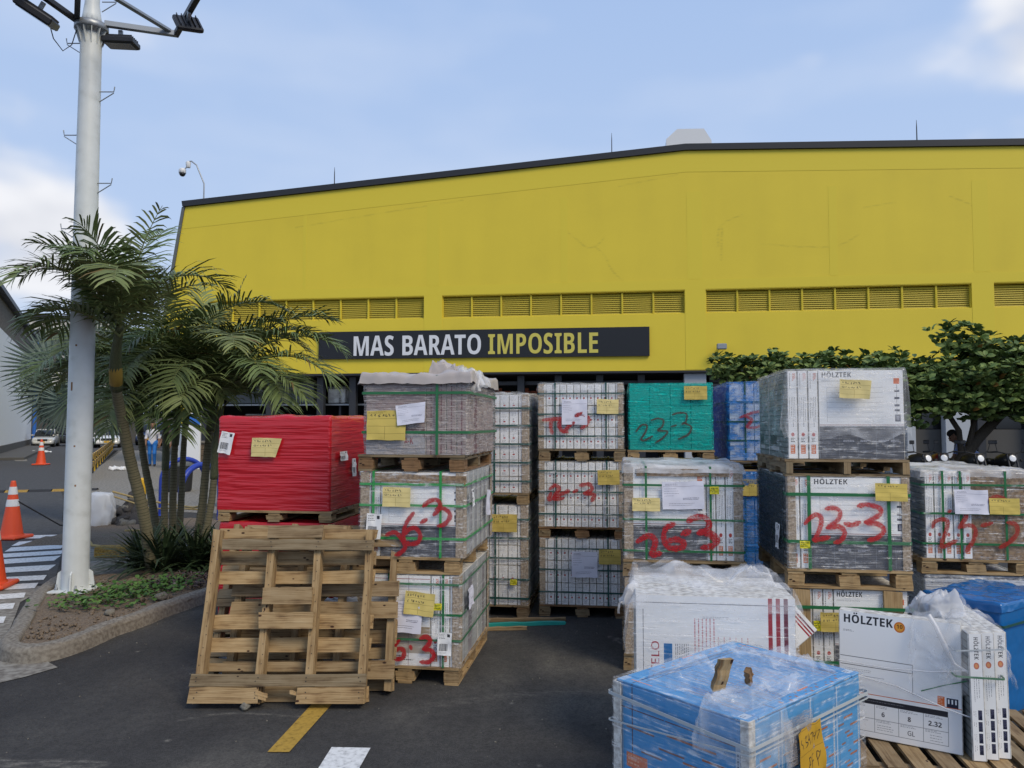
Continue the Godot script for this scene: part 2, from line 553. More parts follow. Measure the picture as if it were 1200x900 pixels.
	var rr := RandomNumberGenerator.new()
	rr.seed = 5
	var yy := 0
	while yy < 512:
		var step := rr.randi_range(22, 34)
		for dy in 5: rect(rim, 0, yy + dy, 64, 1, Color(0.42, 0.37, 0.30).lerp(Color(0.86, 0.83, 0.76), dy / 5.0))
		for q in 30: rect(rim, rr.randi_range(0, 60), yy + rr.randi_range(0, step), rr.randi_range(1, 6), 1, Color(0.6, 0.58, 0.5))
		yy += step
	mat("ringed_trunk", Color(0.215, 0.21, 0.15), 0.9, {"albedo_texture": tex(rim), "uv1_scale": Vector3(1, 1.6, 1)})
	# ---- stretch film
	var s1 := noise_img(512, 512, 0.03, 4, 41, 8, 1)
	var s2 := noise_img(512, 512, 0.025, 4, 42)
	var s3 := noise_img(512, 512, 0.10, 3, 43, 16, 1)
	var streak := ramp_img([s1, s3, s2], [0.75, 0.8, 0.6], [[0.0, Color(1, 1, 1, 0.02)], [0.45, Color(1, 1, 1, 0.055)], [0.62, Color(1, 1, 1, 0.12)], [0.78, Color(1, 1, 1, 0.28)], [1.0, Color(1, 1, 1, 0.55)]])
	var fn := normal_from(ramp_img([s1, s3, s2], [0.8, 0.35, 0.8], [[0, Color.BLACK], [1, Color.WHITE]]), 9.0)
	var long1 := noise_img(512, 512, 0.05, 3, 45, 16, 1)
	var long2 := noise_img(512, 512, 0.018, 3, 46, 4, 1)
	var fnh := normal_from(ramp_img([long1, long2], [0.6, 0.7], [[0, Color.BLACK], [1, Color.WHITE]]), 10.0)
	var film := {"albedo_texture": tex(streak), "transparency": BaseMaterial3D.TRANSPARENCY_ALPHA, "normal_enabled": true, "normal_texture": fn, "normal_scale": 0.75, "uv1_scale": Vector3(1.3, 1.6, 1), "metallic_specular": 0.6}
	mat("film_clear", Color(0.86, 0.86, 0.87), 0.15, film)
	var dense := ramp_img([s1, s3, s2], [0.75, 0.8, 0.7], [[0.0, Color(1, 1, 1, 0.10)], [0.35, Color(1, 1, 1, 0.28)], [0.6, Color(1, 1, 1, 0.5)], [1.0, Color(1, 1, 1, 0.95)]])
	var cr := noise_img(512, 512, 0.008, 3, 44)
	var crn := normal_from(cr, 8.0)
	var crimg := ramp_img([cr, s2], [0.9, 0.35], [[0.0, Color(1, 1, 1, 0.22)], [0.4, Color(1, 1, 1, 0.38)], [0.65, Color(1, 1, 1, 0.58)], [1.0, Color(1, 1, 1, 0.85)]])
	mat("film_crumpled", Color(0.76, 0.76, 0.78), 0.28, {"albedo_texture": tex(crimg), "transparency": BaseMaterial3D.TRANSPARENCY_ALPHA, "normal_enabled": true, "normal_texture": crn, "normal_scale": 0.35, "uv1_scale": Vector3(0.8, 0.8, 1), "metallic_specular": 0.6})
	var thin := ramp_img([cr, s2, s1], [0.9, 0.3, 0.25], [[0.0, Color(1, 1, 1, 0.06)], [0.45, Color(1, 1, 1, 0.13)], [0.7, Color(1, 1, 1, 0.24)], [1.0, Color(1, 1, 1, 0.5)]])
	mat("film_thin", Color(0.82, 0.82, 0.84), 0.14, {"albedo_texture": tex(thin), "transparency": BaseMaterial3D.TRANSPARENCY_ALPHA, "normal_enabled": true, "normal_texture": crn, "normal_scale": 0.35, "uv1_scale": Vector3(0.8, 0.8, 1), "metallic_specular": 0.6})
	mat("film_beige", Color(0.42, 0.375, 0.355), 0.42, {"normal_enabled": true, "normal_texture": crn, "normal_scale": 0.35, "uv1_scale": Vector3(0.8, 0.8, 1)})
	mat("film_white", Color(0.46, 0.46, 0.48), 0.34, {"normal_enabled": true, "normal_texture": crn, "normal_scale": 0.4, "uv1_scale": Vector3(0.8, 0.8, 1)})
	var dt := tex(dense)
	for e in [["film_milky", Color(0.62, 0.63, 0.65)], ["film_teal", Color(0.0, 0.47, 0.40)], ["film_beige_sheet", Color(0.42, 0.375, 0.36)], ["film_dark", Color(0.055, 0.07, 0.075)]]:
		mat(e[0], e[1], 0.3, {"albedo_texture": dt, "transparency": BaseMaterial3D.TRANSPARENCY_ALPHA, "normal_enabled": true, "normal_texture": fn, "normal_scale": 0.75, "uv1_scale": Vector3(1.3, 1.6, 1), "metallic_specular": 0.6})
	var tinted := ramp_img([s1, s3, s2], [0.5, 0.5, 1.0], [[0.0, Color(1, 1, 1, 0.2)], [0.4, Color(1, 1, 1, 0.32)], [0.65, Color(1, 1, 1, 0.6)], [1.0, Color(1, 1, 1, 0.92)]])
	mat("film_blue", Color(0.02, 0.17, 0.52), 0.3, {"albedo_texture": tex(tinted), "transparency": BaseMaterial3D.TRANSPARENCY_ALPHA, "normal_enabled": true, "normal_texture": fn, "normal_scale": 0.5, "uv1_scale": Vector3(1.0, 1.0, 1), "metallic_specular": 0.6})
	M.film_teal.metallic_specular = 0.4
	mat("film_red", Color(0.52, 0.018, 0.028), 0.18, {"normal_enabled": true, "normal_texture": fnh, "normal_scale": 0.45, "uv1_scale": Vector3(0.7, 1.3, 1)})
	mat("teal_backing", Color(0.02, 0.36, 0.31), 0.5)
	mat("film_blue_opaque", Color(0.01, 0.125, 0.37), 0.18, {"normal_enabled": true, "normal_texture": crn, "normal_scale": 0.4, "uv1_scale": Vector3(1.2, 1.2, 1)})
	mat("strap_green", Color(0.02, 0.155, 0.055), 0.4)
	mat("strap_teal", Color(0.015, 0.075, 0.065), 0.4)
	mat("strap_bright", Color(0.03, 0.30, 0.07), 0.4)
	mat("strap_clear", Color(0.46, 0.50, 0.52), 0.3)
	mat("cardboard", Color(0.36, 0.245, 0.15), 0.85, {"albedo_texture": ct, "uv1_triplanar": true, "uv1_scale": Vector3(1.5, 1.5, 1.5)})
	mat("edge_board", Color(0.50, 0.41, 0.325), 0.85, {"albedo_texture": ct, "uv1_triplanar": true, "uv1_scale": Vector3(2.5, 2.5, 2.5)})
	mat("white_carton", Color(0.80, 0.80, 0.80), 0.6, {"albedo_texture": ct, "uv1_triplanar": true, "uv1_scale": Vector3(1.2, 1.2, 1.2)})
	mat("grey_carton", Color(0.22, 0.225, 0.23), 0.7)
	mat("pink_carton", Color(0.42, 0.33, 0.32), 0.7)
	make_prints()

func asphalt_wear() -> Image:
	# dust, tyre scrapes and spills, 12 m square, repeating
	var a := noise_img(1024, 1024, 0.006, 5, 21)
	var b := noise_img(1024, 1024, 0.02, 4, 22, 1, 4)
	var im := ramp_img([a, b], [1.0, 0.5], [[0.0, Color(0.45, 0.45, 0.465)], [0.35, Color(0.54, 0.54, 0.55)], [0.6, Color(0.62, 0.62, 0.62)], [0.8, Color(0.72, 0.715, 0.70)], [1.0, Color(0.85, 0.84, 0.81)]])
	var r := RandomNumberGenerator.new()
	r.seed = 77
	for k in 64:   # pale scrapes and footprints of dust
		var layer := canvas(150, 60, Color(1, 1, 1, 0))
		var c := Color(1, 0.99, 0.96, r.randf_range(0.3, 1.0))
		var pts := [Vector2(10, r.randf_range(12, 48))]
		for q in 3: pts.append(Vector2(30 + q * 40, pts[-1].y + r.randf_range(-12, 12)))
		pts = pts.slice(0, r.randi_range(2, 4))
		stroke(layer, pts, r.randf_range(0.8, 6.5), c, 100 + k, 1.0)
		if r.randf() < 0.5: layer.rotate_90(CLOCKWISE)
		im.blend_rect(layer, Rect2i(Vector2i.ZERO, layer.get_size()), Vector2i(r.randi_range(0, 870), r.randi_range(0, 870)))
	for k in 220:
		disc(im, r.randf() * 1024, r.randf() * 1024, r.randf_range(0.5, 1.6), Color(1, 1, 0.97) if r.randf() < 0.6 else Color(0.35, 0.35, 0.36))
	for k in 14:   # oil spots
		var cx := r.randf() * 1000
		var cy := r.randf() * 1000
		for q in 5: disc(im, cx + r.randf_range(-7, 7), cy + r.randf_range(-5, 5), r.randf_range(2, 6), Color(0.52, 0.52, 0.54))
	return im

func facade_img() -> Image:
	# the painted front, 40 m x 13 m: faint washing streaks, and the cracks and scars of old signs
	var a := noise_img(1024, 512, 0.010, 5, 51)
	var b := noise_img(1024, 512, 0.03, 3, 52, 1, 8)
	var c := noise_img(1024, 512, 0.25, 2, 53)
	var im := ramp_img([a, b, c], [0.35, 0.3, 0.08], [[0.0, Color(0.93, 0.93, 0.94)], [0.4, Color(0.97, 0.97, 0.97)], [0.7, Color(0.99, 0.99, 0.99)], [1.0, Color(1, 1, 1)]])
	var P := func(x: float, y: float) -> Vector2: return Vector2((x + 16.0) / 40.0 * 1024, (13.0 - y) / 13.0 * 512)
	var marks := [
		[[2.0, 9.3], [2.5, 8.9], [2.9, 8.55], [3.3, 8.6], [3.6, 8.9]], [[3.2, 8.6], [3.6, 8.2], [3.9, 7.6], [4.3, 7.2]],
		[[7.9, 8.4], [8.0, 9.2], [8.8, 9.6]], [[9.5, 8.45], [11.0, 8.3], [12.2, 8.3], [13.0, 8.7]], [[13.2, 9.7], [14.3, 9.85]], [[16.2, 10.0], [17.0, 9.6], [17.4, 9.2]], [[8.0, 7.9], [8.05, 9.1]],
		[[-9.0, 9.75], [-5.0, 10.25], [-2.0, 10.6]], [[4.2, 10.9], [6.4, 11.25]], [[8.0, 11.3], [13.0, 11.2], [16.5, 11.0]]]
	for k in marks.size():
		var layer := canvas(1024, 512, Color(1, 1, 1, 0))
		var pts := []
		for p in marks[k]: pts.append(P.call(p[0], p[1]))
		stroke(layer, pts, 0.45, Color(0.62, 0.62, 0.66, 0.24), 60 + k, 1.1)
		im.blend_rect(layer, Rect2i(0, 0, 1024, 512), Vector2i.ZERO)
	return im

# ------------------------------------------------------------------ prints on cartons and papers
const INK := Color(0.13, 0.13, 0.16)
const PAPER := Color(0.945, 0.945, 0.945)

func make_prints() -> void:
	var orange := Color(0.86, 0.42, 0.20)
	var navy := Color(0.10, 0.12, 0.22)
	# broad face of the white tile carton
	for dark in [false, true]:
		var im := canvas(640, 680, PAPER)
		text(im, "HÖLZTEK", 18, 4 if not dark else 0, 64 if not dark else 54, Color(0.09, 0.10, 0.14))
		if not dark:
			disc(im, 328, 56, 29, Color(0.80, 0.42, 0.10))
			disc(im, 328, 56, 22, Color(0.90, 0.62, 0.22))
			text(im, "10", 311, 35, 30, Color(0.35, 0.17, 0.05))
			print_rows(im, 20, 104, 60, 8, 6, Color(0.35, 0.35, 0.38), 3)
			rect(im, 4, 250, 390, 3, INK)
			rect(im, 4, 296, 390, 3, INK)
			rect(im, 4, 350, 240, 2, Color(0.45, 0.45, 0.48))
			rect(im, 393, 250, 2, 160, INK)
			rect(im, 0, 444, 640, 4, Color(0.80, 0.38, 0.20))
			print_rows(im, 30, 318, 150, 20, 9, Color(0.5, 0.5, 0.52), 4)
			rect(im, 520, 392, 36, 50, orange)
			print_rows(im, 524, 398, 28, 40, 9, Color(0.95, 0.80, 0.70), 41, false, 3)
			rect(im, 566, 396, 58, 48, navy)
			for k in 3: rect(im, 572 + k * 18, 402, 8, 24, PAPER)
			rect(im, 0, 468, 572, 30, Color(0.14, 0.14, 0.17))
			print_rows(im, 12, 480, 420, 6, 8, Color(0.6, 0.6, 0.62), 5)
			for x in [60, 190, 318, 446, 572]: rect(im, x, 498, 2, 152, Color(0.3, 0.3, 0.33))
			rect(im, 0, 576, 572, 2, Color(0.3, 0.3, 0.33))
			rect(im, 0, 648, 572, 2, Color(0.3, 0.3, 0.33))
			for x in [70, 200, 328, 456]:
				print_rows(im, x, 504, 100, 8, 7, Color(0.35, 0.35, 0.38), x)
				print_rows(im, x, 582, 100, 8, 7, Color(0.35, 0.35, 0.38), x + 1)
			text(im, "6", 226, 526, 34, INK)
			text(im, "8", 364, 526, 34, INK)
			text(im, "2.32", 470, 524, 36, INK)
			text(im, "5", 84, 600, 34, INK)
			text(im, "GL", 362, 600, 34, INK, 0, false)
			print_rows(im, 204, 606, 104, 30, 12, Color(0.3, 0.3, 0.33), 8)
			print_rows(im, 480, 606, 66, 30, 14, Color(0.3, 0.3, 0.33), 9)
			print_rows(im, 8, 514, 44, 44, 18, Color(0.3, 0.3, 0.33), 10, false, 4)
		else:
			print_rows(im, 20, 76, 260, 10, 7, Color(0.4, 0.4, 0.42), 3)
			for k in 8: rect(im, 60, 130 + k * 38, 430, 2, Color(0.62, 0.62, 0.65))
			rect(im, 60, 130, 2, 270, Color(0.6, 0.6, 0.62))
			rect(im, 570, 60, 44, 44, orange)
			rect(im, 590, 110, 3, 250, Color(0.5, 0.5, 0.52))
			for y in [150, 206, 262, 300]: rect(im, 574, y, 38, 16, navy)
			rect(im, 576, 340, 42, 54, navy)
			rect(im, 586, 350, 22, 34, Color(0.55, 0.55, 0.6))
			rect(im, 0, 418, 640, 5, Color(0.55, 0.30, 0.28))
			rect(im, 0, 430, 640, 250, Color(0.31, 0.32, 0.35))
			rect(im, 30, 446, 430, 12, Color(0.12, 0.12, 0.15))
			for k in 6: rect(im, 0, 480 + k * 34, 640, 2, Color(0.45, 0.46, 0.5))
			for x in [150, 290, 430, 560]: rect(im, x, 480, 2, 190, Color(0.52, 0.53, 0.57))
			print_rows(im, 16, 490, 120, 170, 17, Color(0.55, 0.56, 0.6), 11, false, 3)
			for x in [180, 310, 446, 540]: print_rows(im, x, 536, 90, 16, 8, Color(0.75, 0.76, 0.8), 12 + x, false, 5)
			print_rows(im, 180, 620, 380, 14, 16, Color(0.55, 0.56, 0.6), 13, false, 4)
		textured("print_broad_dark" if dark else "print_broad", im, 0.45)
	# narrow spines
	var sp := canvas(72, 640, PAPER)
	rect(sp, 0, 0, 72, 640, PAPER)
	rect(sp, 0, 0, 2, 640, Color(0.45, 0.45, 0.47))
	print_rows(sp, 14, 16, 12, 150, 14, INK, 15, true, 4)
	print_rows(sp, 40, 16, 20, 70, 9, Color(0.8, 0.35, 0.2), 16, true, 6)
	print_rows(sp, 12, 190, 48, 250, 14, Color(0.30, 0.30, 0.33), 17, true, 4)
	disc(sp, 36, 466, 14, Color(0.72, 0.20, 0.14))
	print_rows(sp, 20, 490, 34, 30, 12, INK, 18, false, 6)
	rect(sp, 16, 540, 38, 66, Color(0.84, 0.46, 0.28))
	print_rows(sp, 20, 546, 30, 50, 12, PAPER, 19, false, 4)
	textured("print_spine", sp, 0.5)
	var sh := canvas(84, 680, PAPER)
	rect(sh, 0, 0, 2, 680, Color(0.4, 0.4, 0.42))
	rect(sh, 82, 0, 2, 680, Color(0.4, 0.4, 0.42))
	text(sh, "HÖLZTEK", 18, 14, 40, Color(0.12, 0.12, 0.15), 1, true, 0.72)
	disc(sh, 44, 172, 18, Color(0.76, 0.33, 0.14))
	disc(sh, 44, 172, 11, Color(0.88, 0.55, 0.25))
	print_rows(sh, 24, 230, 40, 140, 15, Color(0.4, 0.4, 0.44), 21, true, 3)
	for k in 4:
		rect(sh, 42, 410 + k * 62, 26, 52, navy)
		print_rows(sh, 47, 414 + k * 62, 18, 42, 8, Color(0.5, 0.5, 0.6), 22 + k, true, 2)
		print_rows(sh, 14, 414 + k * 62, 18, 40, 12, Color(0.45, 0.45, 0.48), 27 + k, true, 2)
	textured("print_spine_tall", sh, 0.45)
	# small tile cartons with a red dot
	for v in 3:
		var d := canvas(64, 192, PAPER.darkened(0.03 * v))
		rect(d, 0, 0, 2, 192, Color(0.42, 0.42, 0.45))
		rect(d, 0, 0, 64, 3, Color(0.55, 0.53, 0.52))
		print_rows(d, 10, 12, 44, 60, 11, Color(0.45, 0.45, 0.48), 30 + v, v != 1, 3)
		print_rows(d, 14, 150, 36, 30, 9, Color(0.40, 0.40, 0.44), 33 + v, false, 3)
		rect(d, 26, 84, 4, 30, Color(0.5, 0.5, 0.53))
		disc(d, 32, 128, 9, Color(0.66, 0.11, 0.10))
		textured("print_dot_%d" % v, d, 0.55)
	# lettered sideways, with red stripes
	var at := canvas(704, 640, Color(0.90, 0.90, 0.90))
	rect(at, 0, 30, 704, 3, Color(0.35, 0.35, 0.38))
	rect(at, 30, 60, 3, 580, Color(0.40, 0.40, 0.43))
	text(at, "ATELO", 56, 190, 50, Color(0.62, 0.10, 0.16), 3, false, 1.2)
	rect(at, 124, 205, 38, 230, Color(0.12, 0.42, 0.66))
	text(at, "HOME", 124, 280, 36, Color(0.86, 0.88, 0.92), 3, true, 1.0)
	print_rows(at, 176, 205, 60, 130, 8, Color(0.45, 0.45, 0.48), 41, true, 3)
	print_rows(at, 262, 95, 90, 300, 17, Color(0.70, 0.30, 0.34), 42, true, 4)
	print_rows(at, 366, 170, 150, 260, 26, Color(0.74, 0.48, 0.50), 43, true, 3)
	print_rows(at, 440, 230, 60, 150, 12, Color(0.70, 0.30, 0.34), 44, true, 3)
	for k in 3:
		rect(at, 588 + k * 34, 0, 18, 640, [Color(0.62, 0.12, 0.17), Color(0.60, 0.12, 0.18), Color(0.42, 0.17, 0.24)][k])
		disc(at, 597 + k * 34, 330 + k * 40, 12, Color(0.62, 0.12, 0.17))
		disc(at, 597 + k * 34, 330 + k * 40, 7, Color(0.85, 0.80, 0.80))
		print_rows(at, 592 + k * 34, 380 + k * 30, 10, 120, 10, Color(0.85, 0.8, 0.8), 45 + k, true, 5)
	print_rows(at, 300, 86, 120, 8, 6, Color(0.6, 0.6, 0.62), 49)
	textured("print_sideways", at, 0.45)
	var pl := canvas(512, 440, Color(0.92, 0.92, 0.925))
	rect(pl, 0, 250, 512, 70, Color(0.62, 0.55, 0.46))
	rect(pl, 0, 320, 512, 60, Color(0.66, 0.62, 0.57))
	rect(pl, 0, 14, 512, 3, Color(0.6, 0.35, 0.37))
	rect(pl, 360, 0, 3, 440, Color(0.5, 0.33, 0.35))
	for k in 7: rect(pl, 10, 40 + k * 27, 490, 2, Color(0.66, 0.66, 0.69))
	print_rows(pl, 250, 392, 160, 20, 9, INK, 50, false, 5)
	textured("print_plain", pl, 0.5)
	# beige cartons seen through film: reddish stripes and rules
	var pk := canvas(96, 512, Color(0.72, 0.65, 0.63))
	rect(pk, 0, 0, 2, 512, Color(0.35, 0.3, 0.3))
	rect(pk, 40, 0, 16, 512, Color(0.50, 0.33, 0.36))
	for k in 26: rect(pk, 60, 10 + k * 19, 30, 3, Color(0.48, 0.38, 0.38))
	print_rows(pk, 8, 60, 24, 300, 9, Color(0.45, 0.38, 0.38), 51, true, 3)
	textured("print_pink", pk, 0.6)
	var pb := canvas(512, 420, Color(0.68, 0.61, 0.60))
	for k in 12: rect(pb, 0, 30 + k * 22, 512, 3, Color(0.47, 0.36, 0.38))
	rect(pb, 240, 270, 270, 60, Color(0.40, 0.24, 0.27))
	rect(pb, 0, 330, 512, 90, Color(0.72, 0.72, 0.74))
	rect(pb, 300, 310, 200, 76, Color(0.83, 0.83, 0.84))
	text(pb, "A-K", 330, 318, 48, Color(0.60, 0.13, 0.22))
	rect(pb, 0, 386, 512, 3, Color(0.35, 0.35, 0.4))
	textured("print_pink_broad", pb, 0.6)
	# blue carton with orange rules
	for v in 2:
		var b := canvas(512, 420, Color(0.27, 0.565, 0.78))
		rect(b, 0, 0, 26, 420, Color(0.60, 0.70, 0.80))
		rect(b, 0, 70, 512, 3, Color(0.45, 0.30, 0.30))
		rect(b, 64, 0, 4, 420, Color(0.30, 0.22, 0.28))
		rect(b, 200, 0, 6, 420, Color(0.26, 0.55, 0.78))
		for k in 9:
			var x := 40 + (k * 137) % 210
			rect(b, x + (170 if v == 0 else 120), 110 + k * 32, 190 - (k * 31) % 90, 7, Color(0.62, 0.37, 0.27))
			rect(b, x, 128 + k * 32, 120 - (k * 17) % 60, 6, Color(0.52, 0.38, 0.36))
		if v == 0:
			rect(b, 40, 212, 90, 46, Color(0.82, 0.44, 0.28))
			print_rows(b, 46, 218, 76, 34, 12, Color(0.90, 0.68, 0.55), 61, false, 5)
		rect(b, 468, 60, 30, 360, Color(0.70, 0.76, 0.82))
		print_rows(b, 474, 90, 18, 260, 9, Color(0.2, 0.25, 0.35), 62, true, 4)
		textured("print_blue_%d" % v, b, 0.5)
	# cardboard and white wrapped in blue
	var bw := canvas(128, 256, Color(0.86, 0.88, 0.92))
	for k in 6: rect(bw, 8, 20 + k * 40, 30, 3, Color(0.2, 0.25, 0.4))
	rect(bw, 0, 0, 128, 8, Color(0.12, 0.14, 0.25))
	print_rows(bw, 50, 30, 60, 190, 16, Color(0.35, 0.4, 0.55), 71, false, 6)
	textured("print_blue_wrapped", bw, 0.5)
	# dark slab packs seen from the side
	var dk := canvas(256, 256, Color(0.42, 0.45, 0.45))
	for k in 16: rect(dk, 0, k * 16, 256, 3, Color(0.20, 0.22, 0.23))
	rect(dk, 20, 190, 90, 30, Color(0.16, 0.17, 0.18))
	rect(dk, 30, 226, 110, 12, Color(0.7, 0.7, 0.7))
	textured("print_slabs", dk, 0.5)
	var ds := canvas(256, 256, Color(0.66, 0.67, 0.67))
	rect(ds, 66, 0, 3, 256, Color(0.25, 0.25, 0.27))
	rect(ds, 120, 20, 50, 236, Color(0.55, 0.53, 0.55))
	print_rows(ds, 126, 30, 40, 210, 12, Color(0.32, 0.30, 0.33), 75, true, 5)
	rect(ds, 186, 0, 3, 256, Color(0.3, 0.3, 0.32))
	textured("print_side", ds, 0.5)
	# hand-written yellow tags, delivery notes, barcode labels
	for v in 4:
		var t := canvas(256, 192, [Color(0.82, 0.73, 0.38), Color(0.85, 0.77, 0.46), Color(0.76, 0.67, 0.34), Color(0.86, 0.79, 0.54)][v])
		for y in [52, 100, 148]: rect(t, 6, y, 244, 2, Color(0.50, 0.42, 0.2))
		rect(t, 118, 100, 2, 86, Color(0.50, 0.42, 0.2))
		print_rows(t, 10, 8, 130, 10, 7, Color(0.35, 0.3, 0.16), 80 + v)
		var r := RandomNumberGenerator.new()
		r.seed = 90 + v
		for line in 2:
			var x := 26.0
			for k in 7:
				var y := 34.0 + line * 46
				var pts := []
				for q in 4: pts.append(Vector2(x + r.randf_range(-6, 9), y + r.randf_range(-13, 11)))
				ink(t, pts, 1.6, Color(0.14, 0.13, 0.16), 95 + k)
				x += r.randf_range(17, 28)
			if v == 0: break
		textured("paper_tag_%d" % v, t, 0.75)
	var big := canvas(256, 256, Color(0.72, 0.56, 0.13))
	for y in [8, 120, 246]: rect(big, 6, y, 244, 2, Color(0.42, 0.32, 0.1))
	var hand := [[[40, 44], [30, 60], [44, 70], [34, 88]], [[56, 90], [58, 90]], [[70, 46], [92, 42], [76, 66], [96, 74], [74, 92]], [[112, 44], [108, 66], [128, 64]], [[126, 42], [122, 92]], [[142, 48], [164, 46], [146, 90]], [[176, 48], [172, 68], [192, 68]], [[192, 44], [188, 92]], [[208, 50], [228, 48], [212, 92]],
		[[90, 150], [84, 214]], [[90, 150], [116, 156], [110, 182], [86, 184]], [[130, 150], [126, 216]], [[130, 150], [156, 148]], [[128, 180], [150, 178]], [[178, 214], [182, 150], [206, 160], [182, 184]], [[214, 150], [212, 158]]]
	for k in hand.size():
		var pts := []
		for p in hand[k]: pts.append(Vector2(p[0], p[1]))
		ink(big, pts, 2.4, Color(0.13, 0.11, 0.12), 130 + k)
	print_rows(big, 16, 226, 200, 12, 9, Color(0.35, 0.28, 0.1), 85, false, 3)
	textured("paper_tag_large", big, 0.75)
	var doc := canvas(384, 256, Color(0.87, 0.87, 0.92))
	rect(doc, 10, 44, 364, 2, Color(0.45, 0.45, 0.52))
	print_rows(doc, 30, 20, 140, 14, 10, Color(0.42, 0.42, 0.5), 86, false, 4)
	print_rows(doc, 20, 64, 150, 80, 22, Color(0.42, 0.42, 0.5), 87, false, 3)
	print_rows(doc, 190, 150, 160, 14, 12, Color(0.3, 0.3, 0.4), 88, false, 5)
	print_rows(doc, 60, 200, 280, 30, 16, Color(0.45, 0.45, 0.5), 89, false, 4)
	textured("delivery_note", doc, 0.7)
	var lb := canvas(128, 192, Color(0.92, 0.92, 0.92))
	print_rows(lb, 12, 14, 60, 40, 12, INK, 91, false, 4)
	rect(lb, 84, 12, 26, 26, Color(0.2, 0.2, 0.22))
	barcode(lb, 14, 96, 76, 60, 92)
	print_rows(lb, 14, 164, 100, 16, 8, INK, 93)
	textured("barcode_label", lb, 0.55)
	var yl := canvas(64, 40, Color(0.76, 0.72, 0.05))
	print_rows(yl, 6, 8, 52, 24, 9, Color(0.2, 0.3, 0.1), 94, false, 4)
	textured("small_yellow_label", yl, 0.5)
	make_marks()

# red numbers brushed on the loads; the points are in the units of (x0, y0)-(x1, y1), the load's front
func mark(called: String, x0: float, y0: float, x1: float, y1: float, wid: float, col: Color, strokes: Array, dry := 0.4) -> void:
	var w := 448
	var h := int(448.0 * (y1 - y0) / (x1 - x0))
	var im := canvas(w, h, Color(col.r, col.g, col.b, 0))
	var s := w / (x1 - x0)
	for k in strokes.size():
		var pts := []
		for p in strokes[k]: pts.append(Vector2((p[0] - x0) * s, (p[1] - y0) * s))
		stroke(im, pts, wid * s / 2, col, 150 + k * 3, dry)
	mat(called, Color.WHITE, 0.55, {"albedo_texture": tex(im), "transparency": BaseMaterial3D.TRANSPARENCY_ALPHA, "srgb": true})

